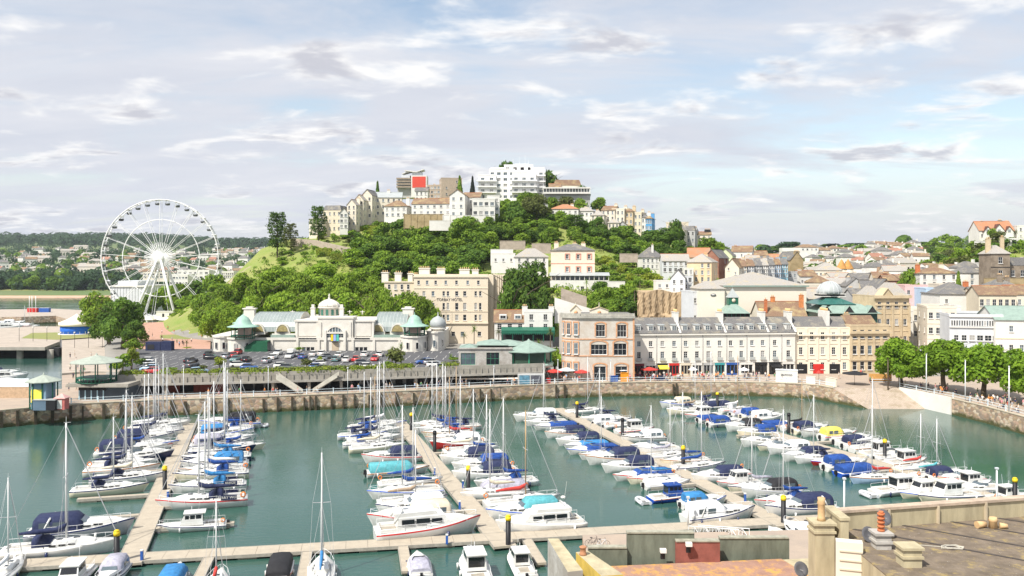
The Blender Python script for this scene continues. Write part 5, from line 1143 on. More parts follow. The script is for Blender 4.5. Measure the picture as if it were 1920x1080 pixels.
q.face([(0,18,0),(0,4.2,0),(0,4.2,Hc),(0,18,Hc)]);q.face([(w,0,0),(w,16,0),(w,16,Hc),(w,0,Hc)]);q.face([(p[0],p[1],Hc-.4)for p in ring][::-1]+[(w,0,Hc-.4),(w,16,Hc-.4),(0,18,Hc-.4)][::1],0)
pst=brick_mat('pale grey pink stone',(.66,.60,.53),(.58,.53,.47),(.56,.50,.43),1.8,msize=.02,dirt=(.54,.46,.38));q.build('wall',[pst],t)
for i,(a,b_,c_,d_)in enumerate(ops):put_window(t,4.2+(a+b_)/2,.2,(c_+d_)/2,b_-a,d_-c_,0,glass,frame_w,((4 if b_-a>3.2 else 3)if c_>4 else 2,2))
ob=mat('orange brick dressing',(.62,.33,.18),.85,.2,2)
q=MB()
for(a,b_,c_,d_)in ops:
 c=4.2+(a+b_)/2;hw=(b_-a)/2
 for sx in(-1,1):q.b0(c+sx*(hw+.02)-(.0 if sx>0 else.32),c+sx*(hw+.02)+(.32 if sx>0 else 0),-.1,-.003,c_,d_)
 for k in range(9):
  a0=PI*k/9;a1=PI*(k+1)/9;r0,r1=hw,hw+.45;f_=.42
  q.face([(c+r0*math.cos(a0),-.1,d_+r0*math.sin(a0)*f_),(c+r0*math.cos(a1),-.1,d_+r0*math.sin(a1)*f_),(c+r1*math.cos(a1),-.1,d_+r1*math.sin(a1)*f_+.15),(c+r1*math.cos(a0),-.1,d_+r1*math.sin(a0)*f_+.15)][::-1])
for zz in(zt(667.5),zt(636)):q.b0(4.2,w+.02,-.13,-.003,zz-.12,zz+.14)
for zz in(zt(667.5),zt(636)):
 for a,b_ in zip(ring[:-1],ring[1:]):q.face([(b_[0]-.12,b_[1]-.1,zz-.12),(a[0],a[1]-.13,zz-.12),(a[0],a[1]-.13,zz+.14),(b_[0]-.12,b_[1]-.1,zz+.14)])
q.b0(w-.35,w+.05,-.12,.02,0,Hc)
q.build('brick_dressing',[ob],t)
for k,i in enumerate((2,5,8)):
 a=PI/2*(i-.5)/n;cx,cy=4.2-4.2*math.sin(a),4.2-4.2*math.cos(a);rz=-a
 for va,vb in((606,628),(643,664),(681,700)):
  z0,z1=zt(vb),zt(va);o=put_window(t,cx-.06*math.sin(a),cy-.06*math.cos(a),(z0+z1)/2,1.0,z1-z0,rz,glass if k==1 else lglass,frame_w,(2,2))
  m=MB()
  for sx in(-1,1):m.b0(sx*.67-.12,sx*.67+.12,-.1,.02,-(z1-z0)/2,(z1-z0)/2+.1)
  m.b0(-.8,.8,-.14,.02,(z1-z0)/2+.1,(z1-z0)/2+.45);s_=m.build('brick_surround',[ob],t,(cx-.04*math.sin(a),cy-.04*math.cos(a),(z0+z1)/2));s_.rotation_euler.z=rz
q=MB()
for(x0_,x1_)in((4.2,w),):q.b0(x0_,x1_+.2,-.45,.5,Hc-.35,Hc+.25);q.b0(x0_,x1_+.1,-.15,.2,Hc+.25,Hc+.85)
for a,b_ in zip(ring[:-1],ring[1:]):
 o_=lambda p,k:(4.2+(p[0]-4.2)*k,4.2+(p[1]-4.2)*k)
 a1,b1=o_(a,1.11),o_(b_,1.11);q.face([(b1[0],b1[1],Hc-.35),(a1[0],a1[1],Hc-.35),(a1[0],a1[1],Hc+.85),(b1[0],b1[1],Hc+.85)]);q.face([(a[0],a[1],Hc+.85),(b_[0],b_[1],Hc+.85),(b1[0],b1[1],Hc+.85),(a1[0],a1[1],Hc+.85)]);q.face([(a[0],a[1],Hc-.35),(a1[0],a1[1],Hc-.35),(b1[0],b1[1],Hc-.35),(b_[0],b_[1],Hc-.35)])
q.build('cornice',[mat('weathered grey cornice',(.40,.38,.33),.85,.25,1)],t)
for px,ww in((1080,2.6),(1124,4.6)):
 q=MB();x=xr(px);q.b0(x-ww/2,x+ww/2,.6,1.6,Hc,Hc+1.6,0);q.gable(x-ww/2,x+ww/2,.6,1.6,Hc+1.6,1.3 if ww<4 else.8,'y',.2,.14,1,0);q.tube((x,1,Hc+2.6),(x,1,Hc+3.6),.12,5,.05,0)
 q.ball((x,.55,Hc+1.1),.45,8,5,2);q.build('roof_gable',[cream2,stone,ob],t)
q=MB();q.b0(-.2+4.2,w,6,13,Hc-.3,Hc+.5);q.build('roof',[slate,slate],t)
D=250;P0=X(615,D);bz=DKZ;t=thing('pavilion','long ornate white pavilion with barrel glass roofs, central dome and green kiosks','pavilion',(P0,D,bz))
xr=lambda px:X(px,D)-P0;zt=lambda py:Z(py,D)-bz
pm=mat('pavilion faience',(.74,.71,.64),.7,.06,.35,col2=(.62,.58,.51))
glassroof=mat('pale ribbed glass roof',(.30,.34,.33),.35,.15,.3,col2=(.22,.26,.25),spec=.5)
x0,x1=xr(505),xr(752);H1=zt(637);ops=[]
for px in(568,576,584,668,676,684):ops.append((xr(px)-.55,xr(px)+.55,zt(659),zt(651.5)))
q=MB();q.facade((x0,1.2,0),(1,0,0),x1-x0,H1,[(a-x0,b_-x0,c_,d_)for a,b_,c_,d_ in ops],.3)
q.b0(x0,x1,1.22+.28,24,0,H1-.01);q.b0(x0-.3,x1+.3,.9,1.19,H1-.2,H1+.55)
q.build('wall',[pm],t)
for(a,b_,c_,d_)in ops:put_window(t,(a+b_)/2,1.44,(c_+d_)/2,b_-a,d_-c_,0,glass,frame_w,(1,1),False,'arched_window')
for x_ in[xr(p)for p in(508,556,596,660,700,748)]:
 m=MB();m.b0(x_-.35,x_+.35,.85,1.18,0,H1);m.build('pilaster',[pm],t)
cx0,cx1=xr(550),xr(699);H2=zt(604)
q=MB();q.b0(cx0,cx1,2.2,20,H1,H2);q.b0(cx0-.3,cx1+.3,1.8,20.3,H2,H2+.45);q.b0(xr(594),xr(660),1.3,8,H1,zt(598));q.b0(xr(593),xr(661),1.1,8.2,zt(598),zt(595))
for a,b_ in((554,594),(661,696)):
 q.b0(xr(a)+.4,xr(b_)-.4,2.05,2.18,H1+.9,H2-.5)
for px in(553,592,599,655,663,697):q.b0(xr(px)-.3,xr(px)+.3,1.05 if 595<px<660 else 1.95,1.29 if 595<px<660 else 2.19,H1+.5,H2-.02)
for a,b_ in((558,592),(664,692)):
 for k in range(5):x=xr(a)+(xr(b_)-xr(a))*(k+.5)/5;q.b0(x-.5,x+.5,.86,.92,H1+.05,H1+.42,1)
q.build('upper_wall',[pm,glass],t)
c=xr(627);rr=2.5;z0=zt(630)
for nm,m_,r0,r1,y in(('great_window',lglass,0.02,rr,1.25),('window_arch',pm,rr,rr+.7,1.05)):
 m=MB()
 for k in range(14):
  a0,a1=PI*k/14,PI*(k+1)/14
  pts=[(c+r0*math.cos(a0),r0*math.sin(a0)),(c+r1*math.cos(a0),r1*math.sin(a0)),(c+r1*math.cos(a1),r1*math.sin(a1)),(c+r0*math.cos(a1),r0*math.sin(a1))]
  m.face([(a,y,z0+b_)for a,b_ in pts]);m.face([(a,y,z0+b_)for a,b_ in(pts[1],pts[2])][::-1]+[(pts[1][0],1.3,z0+pts[1][1]),(pts[2][0],1.3,z0+pts[2][1])])
 m.b0(c-r1,c-r0 if r0>1 else c+r1,y,y+.04,z0-1.2,z0)
 if r0>1:m.b0(c+r0,c+r1,y,y+.04,z0-1.2,z0)
 m.build(nm,[m_],t)
m=MB()
for k in range(-2,3):m.b0(c+k*.85-.06,c+k*.85+.06,1.18,1.23,z0-1.2,z0+math.sqrt(rr*rr-(k*.85)**2))
m.b0(c-rr,c+rr,1.17,1.23,z0-.06,z0+.06);m.build('window_frame',[frame_w],t)
for i,(px,col)in enumerate([(621.5,yellow),(626.5,mat('blue banner',(.30,.40,.75),.7)),(632,mat('green banner',(.10,.50,.40),.7))]):
 m=MB();m.b0(xr(px)-.35,xr(px)+.35,.75,.8,z0-1.5,z0+.4);m.build('banner',[col],t)
m=MB();m.b0(c-1.0,c+1.0,1.1,1.17,0,2.6);m.lathe((c,1.14,2.6),[(.01,0),(1.0,0)],12);m.build('entrance_door',[mat('wooden door',(.52,.42,.30),.7)],t)
m=MB();m.b0(c-3,c+3,.6,1.15,5.0,5.5);m.b0(c-3.2,c-2.5,.5,1.15,0,6.0);m.b0(c+2.5,c+3.2,.5,1.15,0,6.0);m.build('portico',[pm],t)
cx=xr(605);cy=9;z0=zt(597)
m=MB();m.b0(cx-5,cx+5,cy-3.5,cy+3.5,H2,z0+.4);m.lathe((cx,cy,0),[(3.1,z0),(3.1,z0+2.6),(3.4,z0+2.65),(3.4,z0+3.0)],20);m.build('dome_drum',[pm],t)
for k in range(12):
 a=2*PI*k/12;m=MB();m.b0(-.38,.38,-.06,.06,.5,2.2);o=m.build('drum_window',[mat('green tinted pane',(.05,.16,.12),.2)],t,(cx+3.12*math.cos(a),cy+3.12*math.sin(a),z0));o.rotation_euler.z=a+PI/2
m=MB();Rr=3.2;DP=((Rr,0),(Rr*.97,.6),(Rr*.86,1.1),(Rr*.66,1.6),(Rr*.42,2.0),(Rr*.18,2.25));m.lathe((cx,cy,z0+3),list(DP)+[(.3,2.4),(.4,2.7),(.15,3.0),(.3,3.3),(.05,4.0)],24)
for k in range(12):
 a=2*PI*k/12;pts=[Vector((cx+r_*1.012*math.cos(a),cy+r_*1.012*math.sin(a),z0+3.03+z_))for r_,z_ in DP];m.path(pts,.1,4)
m.build('dome',[pm],t)
for sx in(-1,1):
 m=MB();xc=cx+sx*4.3;m.b0(xc-.6,xc+.6,cy-3.2,cy-2,z0+.4,z0+2.6);m.b0(xc-.75,xc+.75,cy-3.35,cy-1.85,z0+2.6,z0+2.85);m.b0(xc-.4,xc+.4,cy-3,cy-2.2,z0+2.85,z0+3.8);m.build('pinnacle',[pm],t)
def barrel(px0,px1,yy0,yy1,zb,h,nm='barrel_roof'):
 m=MB();a0,a1=xr(px0),xr(px1);k=12;prof=[(yy0+(yy1-yy0)*(1-math.cos(PI*i/k))/2,zb+h*math.sin(PI*i/k))for i in range(k+1)]
 for i in range(k):m.face([(a0,*prof[i]),(a1,*prof[i]),(a1,*prof[i+1]),(a0,*prof[i+1])],0,True)
 for a in(a0,a1):m.face([(a,*p)for p in prof],1)
 o=m.build(nm,[glassroof,pm],t);m=MB();n=int((a1-a0)/1.0)
 for j in range(n+1):
  x=a0+(a1-a0)*j/n
  m.path([(x,p[0],p[1]+.03)for p in prof[:9]],.06,4)
 m.build('glazing_rib',[mat('grey roof rib',(.52,.54,.52),.6)],o);return o
barrel(462,552,4.5,22,zt(624),zt(589)-zt(624));barrel(699,758,4.5,22,zt(624),zt(589)-zt(624))
for px in(476,523,704,742):
 m=MB();c=xr(px);m.b0(c-2.2,c+2.2,3.4,5,zt(629),zt(623.5));m.lathe((c,3.35,zt(623.5)),[(.01,0),(2.0,0)],4)
 m2=MB()
 for k in range(10):
  a0,a1=PI*k/10,PI*(k+1)/10;m2.face([(c,3.7,zt(623.5)),(c+1.7*math.cos(a0),3.7,zt(623.5)+2.0*math.sin(a0)),(c+1.7*math.cos(a1),3.7,zt(623.5)+2.0*math.sin(a1))]);m.face([(c+1.7*math.cos(a0),3.6,zt(623.5)+2.0*math.sin(a0)),(c+2.0*math.cos(a0),3.6,zt(623.5)+2.35*math.sin(a0)),(c+2.0*math.cos(a1),3.6,zt(623.5)+2.35*math.sin(a1)),(c+1.7*math.cos(a1),3.6,zt(623.5)+2.0*math.sin(a1))])
  m.face([(c+2.0*math.cos(a0),3.6,zt(623.5)+2.35*math.sin(a0)),(c+2.0*math.cos(a0),6.5,zt(623.5)+2.35*math.sin(a0)),(c+2.0*math.cos(a1),6.5,zt(623.5)+2.35*math.sin(a1)),(c+2.0*math.cos(a1),3.6,zt(623.5)+2.35*math.sin(a1))])
 o=m.build('lunette',[pm],t);m2.build('lunette_window',[mat('yellow brown glass',(.36,.30,.14),.2,.3,2)],o)
m=MB();m.b0(xr(505),cx0,1.3,3.4,H1,zt(629));m.b0(cx1,xr(752),1.3,3.4,H1,zt(629));m.b0(xr(505),cx0,2.6,3.3,zt(629),zt(627),1);m.build('green_lean_to_roof',[green_roof,pm],t)
for px,tp in((447,578),(757,578)):
 m=MB();c=xr(px);m.b0(c-1.6,c+1.6,10,12,zt(620),zt(tp+5));m.b0(c-2,c+2,9.8,12.2,zt(tp+5),zt(tp+3));m.b0(c-1,c+1,10.2,11.8,zt(tp+3),zt(tp));m.build('end_gable',[pm],t)
for px,yy in((527,13),(640,13),(666,12)):
 m=MB();c=xr(px);m.tube((c,yy,zt(594)),(c,yy,zt(586)),.25,6,.1);m.b0(c-.7,c+.7,yy-.1,yy+.1,zt(589),zt(588));m.build('finial',[pm],t)
def wing(px0,px1,yf,H_,r,nm,wins):
 a0,a1=xr(px0),xr(px1);m=MB();pts=[]
 for i in range(9):a=PI+PI*i/8;pts.append(((a0+a1)/2+(a1-a0)/2*math.cos(a),yf+r+r*math.sin(a)))
 poly=pts+[(a1,20),(a0,20)];m.prism(poly,0,H_);poly2=[((a0+a1)/2+(p[0]-(a0+a1)/2)*1.04,p[1]-.35 if p[1]<19 else p[1])for p in poly];m.prism(poly2,H_+.002,H_+.45);m.build(nm,[pm],t)
 for k in range(wins):
  a=PI+PI*(k+.7)/(wins+.4);wx,wy=(a0+a1)/2+(a1-a0)/2*math.cos(a),yf+r+r*math.sin(a)
  nx_,ny_=math.cos(a)/((a1-a0)/2),math.sin(a)/r;l=math.hypot(nx_,ny_);rz=math.atan2(-nx_/l,ny_/l)+PI
  put_window(t,wx+nx_/l*.05,wy+ny_/l*.05,H_*.42,.9,2.0,rz,glass,frame_w,(1,1),False,'arched_window')
wing(397,436,-2,zt(632),4,'left_apse',4);wing(425,470,-3,zt(635),4,'corner_bastion',3);wing(750,800,-2.5,zt(632),4.5,'corner_bastion',4);wing(797,832,0,zt(625),5,'right_apse',3)
q=MB();q.b0(xr(465),xr(506),1.5,20,0,H1);q.b0(xr(463),xr(508),1.1,1.49,H1-.2,H1+.5);q.build('link_wall',[pm],t)
def kiosk(px,D_,zb,r,hpost,hroof,lab,parent=None,bell=True,n=8,rm=copper,pmt=frame_g,guard=True):
 tt=thing('kiosk',lab,'kiosk',(X(px,D_),D_,zb))if parent is None else parent;ox=0 if parent is None else X(px,D)-P0;oy=0 if parent is None else D_-D;oz=0 if parent is None else zb-bz
 m=MB();m.tube((0,0,0),(0,0,hpost),.13,6);m=m.data('post')
 for k in range(n):a=2*PI*(k+.5)/n;link('post',m,[pmt],tt,(ox+r*math.cos(a),oy+r*math.sin(a),oz))
 if guard:
  m=MB()
  for k in range(n*4):a=2*PI*k/(n*4);m.tube((ox+r*math.cos(a),oy+r*math.sin(a),oz),(ox+r*math.cos(a),oy+r*math.sin(a),oz+1.05),.04,4)
  for zz in(.15,1.05):m.lathe((ox,oy,oz+zz),[(r-.05,-.04),(r+.05,-.04),(r+.05,.04),(r-.05,.04)],16)
  m.build('balustrade',[pmt],tt)
 m=MB();R1=r*1.38
 prof=[(R1,0),(R1,.15),(r*1.05,.45),(r*.72,.9),(r*.62,hroof*.55),(r*.45,hroof*.8),(r*.2,hroof*.95),(.08,hroof),(.05,hroof+.8)]if bell else[(R1,0),(R1,.15),(r*.06+.1,hroof),(.05,hroof+.5)]
 m.lathe((ox,oy,oz+hpost),prof,n if not bell else 16,sm=bell);m.lathe((ox,oy,oz+hpost-.02),[(.01,0),(R1-.05,0)],n if not bell else 16);m.build('roof',[rm],tt);return tt
kiosk(457,249.5,Z(635,249.5),3.3,zt(613)-zt(635),3.4,None,t);kiosk(436,262,Z(628,262),2.8,3.6,3.0,None,t);kiosk(777,250.5,Z(632,250),3.1,zt(612)-zt(632),3.4,None,t)
for px,DD,a_,b_ in((457,250,628,614),(777,250.5,628,614)):
 m=MB();m.b0(X(px,DD)-P0-1.6,X(px,DD)-P0+1.6,DD-D-.5,DD-D+2,Z(637,DD)-bz,Z(614,DD)-bz);m.build('kiosk_core',[mat('pinkish render',(.60,.44,.36),.8)],t)
m=MB();c=xr(819);m.lathe((c,4,zt(628)),[(2.0,0),(2.0,1.4),(2.5,1.5),(2.5,1.9)],14,0);m.lathe((c,4,zt(628)+1.9),[(2.1,0),(2.5,.9),(2.3,1.9),(1.5,2.8),(.5,3.3),(.15,3.5),(.1,4.6)],16,1);m.build('onion_dome',[pm,lead],t)
m=MB();a0=xr(453);
m._slab([(xr(453),-2,.2),(xr(480),-2,zt(640)),(xr(480),1.2,zt(640)),(xr(453),1.2,.2)],.25,0);m.b0(xr(480),xr(505),-2,1.2,zt(640),zt(638.5));m.face([(xr(453),-2,0),(xr(505),-2,0),(xr(505),-2,zt(640)),(xr(480),-2,zt(640))]);m.build('stair_canopy',[mat('dark green canvas',(.015,.10,.05),.8)],t)
def shelter(px,D_,zb,r,hp,hr,lab,rm=mat('grey green slate roof',(.36,.40,.34),.7,.15,1.5)):return kiosk(px,D_,zb,r,hp,hr,lab,None,False,8,rm,frame_g)
t=shelter(181,186,Z(716,186),4.0,Z(679,186)-Z(716,186),1.5,'open octagonal shelter with grey green roof raised above a blue fronted shop')
q=MB();q.b0(-4.9,8.5,-3.6,4,-.7,-.25,0);q.b0(-4.8,8.4,-3.4,3.6,-.25,0,0);q.b0(-2.6,8.2,-2.2,3.6,QZ-Z(716,186),-.72,1);q.build('shop_body',[concrete,mat('shop dark front',(.06,.08,.10),.4)],t)
q=MB()
for i in range(5):q.b0(-2.6+i*1.3-.1,-2.6+i*1.3+.1,-2.4,-2.21,QZ-Z(716,186),-.8,0)
q.b0(-2.7,3.2,-2.45,-2.21,-1.5,-.8,1);q.build('shop_frame',[mat('pale blue frame',(.45,.66,.75),.5),black],t)
t=shelter(82,173,QZ,2.5,Z(715,173)-QZ,1.3,'small kiosk with grey slate roof and yellow posters by the left quay wall')
q=MB();q.b0(-1.3,1.6,-2.2,1.5,0,Z(716,173)-QZ,0);q.build('body',[mat('blue grey panel',(.20,.30,.38),.6)],t)
q=MB();q.b0(-1.3,.8,-2.3,-2.21,1.4,4.0);q.build('poster',[mat('yellow poster',(.85,.72,.10),.6,.15,1.5)],t)
t=thing('booth','dark booth with blue grey counter in front of the small kiosk','booth',(X(88,170.5),170.5,QZ));q=MB();q.b0(-2.4,.2,-.8,1.0,0,2.0,0);q.b0(.2,2.0,-.8,1.0,0,2.0,1);q.build('counter',[mat('slate blue paint',(.12,.18,.24),.5),black],t);q=MB();q.b0(-2.5,2.1,-.9,1.1,2.0,2.12);q.build('top',[lead],t)
t=thing('ticket_hut','small red and white hut with pyramid roof on the left quay','hut',(X(116,171.5),171.5,QZ));q=MB();q.b0(-1.0,1.0,-.9,.9,0,2.3);q.build('body',[mat('faded red boards',(.55,.16,.14),.7,.2,2)],t)
q=MB();q.b0(-.55,.5,-.98,-.91,.2,1.9);q.build('door',[white],t);q=MB();q.hip(-1.0,1.0,-.9,.9,2.3,.8,.2);q.build('roof',[mat('pink roof felt',(.62,.36,.33),.8)],t)
t=thing('hoarding','long low hoarding with white top and timber boards at the far left','fence',(X(28,186),186,QZ));q=MB();q.b0(-14,3,0,.25,0,2.4);q.build('board',[mat('weathered timber boards',(.48,.34,.22),.85,.25,1.5)],t);q=MB();q.b0(-14,3,-.05,.3,2.4,4.2);q.build('canopy_strip',[mat('blue white canvas',(.72,.80,.84),.6,.1,2)],t)
t=thing('carousel','round carousel with scalloped white canopy and blue skirt beyond the lawn','carousel',(X(144,352),352,4.2));q=MB();q.lathe((0,0,0),[(6.2,.4),(6.2,3.6)],20,0);q.build('skirt',[mat('blue canvas',(.02,.14,.62),.6,.15,1)],t)
q=MB();q.lathe((0,0,0),[(6.8,3.5),(6.8,4.9),(6.3,5.0),(3,6.4),(1,7.6),(.1,8.4)],24,0);q.build('canopy',[mat('cream canvas',(.84,.78,.66),.7,.06)],t)
q=MB();q.lathe((0,0,0),[(7,0),(7,.4),(.1,.42)],20);
for k in range(20):a=2*PI*k/20;q.tube((6.9*math.cos(a),6.9*math.sin(a),.4),(6.9*math.cos(a),6.9*math.sin(a),1.4),.07,4)
q.build('platform',[white],t)
D=438;wx,wz=X(302,D),Z(484,D);RR=109.5*D/F
t=thing('ferris_wheel','giant white ferris wheel with open cabins and a round white hub','ferris wheel',(wx,D,6))
hz=wz-6
q=MB()
for yy in(-1.6,1.6):
 q.lathe((0,0,0),[(RR-.2,yy-.2),(RR+.22,yy-.2),(RR+.22,yy+.2),(RR-.2,yy+.2),(RR-.2,yy-.2)],84)
for k in range(84):
 a=2*PI*k/84;q.tube((RR*math.cos(a),RR*math.sin(a),-1.6),(RR*math.cos(a+.037),RR*math.sin(a+.037),1.6),.1,4)
q.lathe((0,0,0),[(RR*.655,-.18),(RR*.667,-.18),(RR*.667,.18),(RR*.655,.18),(RR*.655,-.18)],42)
o=q.build('rim',[steelw],t,(0,0,hz));o.rotation_euler=(PI/2,0,0)
for k in range(21):
 a=2*PI*k/21+.08;q=MB()
 for yy in(-1.5,1.5):q.tube((3*math.cos(a),yy*.9,3*math.sin(a)),(RR*math.cos(a),yy,RR*math.sin(a)),.12,4)
 q.build('spoke',[steelw],t,(0,0,hz))
for k in range(42):
 a=2*PI*k/42;q=MB();q.tube((2*math.cos(a),-2.3,2*math.sin(a)),(RR*.27*math.cos(a),-1.7,RR*.27*math.sin(a)),.26,5,.12);q.build('light_bar',[steelw],t,(0,0,hz))
q=MB();q.lathe((0,0,0),[(.05,-3.4),(1.4,-3.3),(2.4,-2.9),(2.8,-2.2),(2.8,2),(.1,2.4)],24);o=q.build('hub',[steelw],t,(0,0,hz));o.rotation_euler=(-PI/2,0,0)
for sx in(-1,1):
 for sy in(-1,1):
  q=MB();q.tube((sx*1.0,sy*2.8,hz-1),(sx*(11.5 if sx<0 else 10.0),sy*6.5,0),.55,8,.7);q.build('leg',[steelw],t)
cab=MB();cab.lathe((0,0,-2.6),[(.05,0),(.8,.1),(.95,.5),(.95,.95)],10,1);cab.lathe((0,0,-2.6),[(1.15,2.1),(.9,2.35),(.1,2.6)],10,0)
for k in range(4):a=PI/4+k*PI/2;cab.tube((.85*math.cos(a),.85*math.sin(a),-1.7),(.95*math.cos(a),.95*math.sin(a),-.45),.07,4,mi=0)
cab.tube((0,-1.5,0),(0,1.5,0),.1,5,mi=0);cd=cab.data('cabin')
cabg=mat('grey cabin shell',(.10,.11,.115),.4,.2,1);cabd=darkstuff
for k in range(36):
 a=2*PI*(k+.35)/36;link('cabin',cd,[steelw,cabg if not 13<=k<=13 else black],t,(RR*.99*math.cos(a),0,hz+RR*.99*math.sin(a)+.6),0,(1.35,1.2,1.2))
q=MB();q.b0(-16,14,-7,7,-.8,.5,0);q.b0(-9,9,-6.9,-5,.5,1.2,0)
q.build('platform',[lgrey],t)
t=thing('pay_booth','white rounded booth on the platform of the ferris wheel','booth',(X(325,430),430,6));q=MB();q.b0(-8,3,-1.5,1.5,0,3.4,0);q.b0(-8.2,3.2,-1.7,1.7,3.4,3.6,0);q.b0(-1.5,.5,-1.56,-1.51,.2,2.6,1);q.b0(-5,-4,-1.56,-1.51,.8,2.4,1);q.build('body',[white,glass],t)
for i,(px,D_,w_,h_,c_)in enumerate([(262,405,6,3.4,white),(276,398,5,3.0,cream2),(292,402,6,2.8,lgrey),(308,396,5,3,white),(245,412,5,3.2,lgrey),(322,398,4.5,2.6,cream2)]):
 t=thing('fair_tent','%s fairground tent in front of the ferris wheel, %s from the left'%({'white render':'white','pale cream stucco':'cream','light grey cladding':'grey'}[c_.name],nth([245,262,276,292,308,322].index(px))),'tent',(X(px,D_),D_,5.4),0,'fairground tents')
 q=MB();q.hip(-w_/2,w_/2,0,w_,h_*.6,h_*.5,.1);q.build('canopy',[c_],t);q=MB()
 for sx in(-1,1):
  for yy in(0,w_):q.tube((sx*w_/2,yy,0),(sx*w_/2,yy,h_*.6),.06,4)
 q.b0(-w_/2,w_/2,w_-.1,w_,.2,h_*.58);q.build('frame',[steelw],t)
t=thing('ride_mast','tall slanting white ride masts at the sea edge left of the wheel','fair ride',(X(162,420),420,4.2));q=MB()
for a,b_ in((-5,0),(5,0),(-3,.2)):q.tube((a,0,0),(b_,0,13),.18,5,.1)
q.b0(-5,5,-1,1,0,.6);q.build('mast',[steelw],t)
t=thing('monument','pale stone monument with pointed top beside the left end of the pavilion','monument',(X(394,300),300,6.4));q=MB();q.b0(-1.7,1.7,-1.7,1.7,-.5,1.4);q.b0(-1.3,1.3,-1.3,1.3,1.4,5.6);q.build('base',[stucco],t);q=MB();q.hip(-1.4,1.4,-1.4,1.4,5.7,2.2,.1);q.build('top',[stucco],t);q=MB();q.b0(-.45,.45,-1.36,-1.31,2,4.6);q.build('niche',[darkstuff],t)
t=thing('hall','big white ribbed hall left behind the ferris wheel','building',(X(240,478),478,4));q=MB();w_=X(272,478)-X(208,478);H_=Z(538,478)-4;q.b0(-w_/2,w_/2,0,30,-3,H_,0)
for i in range(12):q.b0(-w_/2+w_*i/11.5,-w_/2+w_*i/11.5+.25,-.2,-.002,-3,H_,0)
q.b0(-w_/2-1,w_/2+.3,-.6,30.5,H_,H_+.8,1);q.build('wall',[lgrey,white],t);q=MB();q.b0(-w_/2+3,w_/2-5,2,26,H_+.8,H_+3.4,0);q.build('roof_plant',[lgrey],t)
for lab,a,b_,D_,tp,bs in[('long white two storey conference building seen through the wheel',332,392,640,508,524,),('white lower wing of the conference building right of the wheel hub',318,352,600,516,536),('small white flat building at the foot of the grassy headland',416,438,520,511,522),('cream low shop row behind the wheel centre',268,314,660,512,522)]:
 house('civic_building',lab,a,b_,D_,tp,bs,14,0,white if 'cream' not in lab else cream2,('flat',.8,'lead'),2,6,(2.2,1.3),cat='building',bars=(2,1))
D=213;t=thing('cafe','low stone cafe with several pale green hipped roofs and a glazed octagon','cafe',(X(940,D),D,6.6))
xr=lambda px:X(px,D)-X(940,D);zt=lambda py:Z(py,D)-6.6
q=MB();ops=[(xr(912)-xr(860),xr(936)-xr(860),.9,zt(661)),(xr(864)-xr(860),xr(891)-xr(860),.9,zt(662))]
q.facade((xr(860),0,-1.7),(1,0,0),xr(960)-xr(860),zt(653)+1.7,[(a,b_,c_+1.7,d_+1.7)for a,b_,c_,d_ in ops],.3);q.b0(xr(860),xr(960),.35,12,-1.7,zt(653));q.b0(xr(858),xr(962),-.3,-.002,zt(654.5),zt(652))
q.build('wall',[grey_stone],t)
for a,b_,c_,d_ in ops:put_window(t,xr(860)+(a+b_)/2,.2,(c_+d_)/2,b_-a,d_-c_,0,glass,mat('bright green frame',(.05,.32,.18),.5),(3,2),False)
for a,b_,y0_,y1_,z_,h_,in((894,950,2,11,648,8),(922,985,3,12,650,8),(862,892,1,8,653,6)):
 q=MB();q.hip(xr(a),xr(b_),y0_,y1_,zt(z_),zt(z_-h_)-zt(z_),.3,0,None,4);q.build('roof',[green_roof],t)
oc=xr(992);q=MB();q.lathe((oc,5,zt(661)),[(7.2,0),(7.2,.2),(.4,2.6),(.1,3.0)],8,sm=False);q.lathe((oc,5,zt(661)-.03),[(.01,0),(7.1,0)],8);q.build('octagon_roof',[green_roof],t)
q=MB();q.lathe((oc,5,0),[(5.6,0),(5.6,zt(661))],8,sm=False);q.build('octagon_glazing',[mat('dim green glass',(.04,.07,.05),.1,spec=.6)],t)
for k in range(8):
 a=2*PI*k/8;q=MB();q.tube((oc+5.7*math.cos(a),5+5.7*math.sin(a),0),(oc+5.7*math.cos(a),5+5.7*math.sin(a),zt(661)),.16,5);q.build('octagon_post',[MATS['bright green frame']],t)
q=MB();q.lathe((oc,5,.1),[(6.3,0),(6.3,.95)],20);q.build('octagon_balustrade',[mat('pale green rail',(.45,.62,.52),.5)],t)
q=MB();q.b0(xr(845),xr(978),-3.8,-3.4,zt(700),zt(686.5),0)
q.b0(xr(845),xr(978),-3.4,0,zt(700),zt(692),0);q.b0(xr(846),xr(975),-6.2,-3.8,zt(705),zt(703.5),1);q.build('terrace_front',[concrete,white],t)
t=thing('shop','glazed shop under the stone cafe with a pale poster in its window','shop',(X(990,206.6),206.6,QZ));q=MB();q.b0(-2.5,4.0,0,2.4,0,2.46,0);q.build('wall',[greyw],t)
q=MB()
for i,c_ in((0,0),(1,1)):q.b0(-2.1+2.8*i,.4+2.8*i,-.06,-.002,.1,2.3,c_)
q.build('shop_window',[mat('blue poster',(.10,.22,.30),.4,.4,1.2),mat('dark poster',(.10,.10,.12),.4,.4,1.2)],t)
D=243;t=thing('domed_arcade','shopping arcade with grey glass dome over green tiered roofs','arcade',(X(1590,D),D,QZ))
xr=lambda px:X(px,D)-X(1590,D);zt=lambda py:Z(py,D)-QZ
q=MB();q.b0(xr(1545),xr(1645),0,16,0,zt(587));q.build('wall',[mat('dark green glazing',(.02,.07,.055),.3)],t)
q=MB();q.hip(xr(1543),xr(1648),-.8,17,zt(587),zt(571)-zt(587),.3,0,None,4.2);q.build('lower_roof',[green_roof],t)
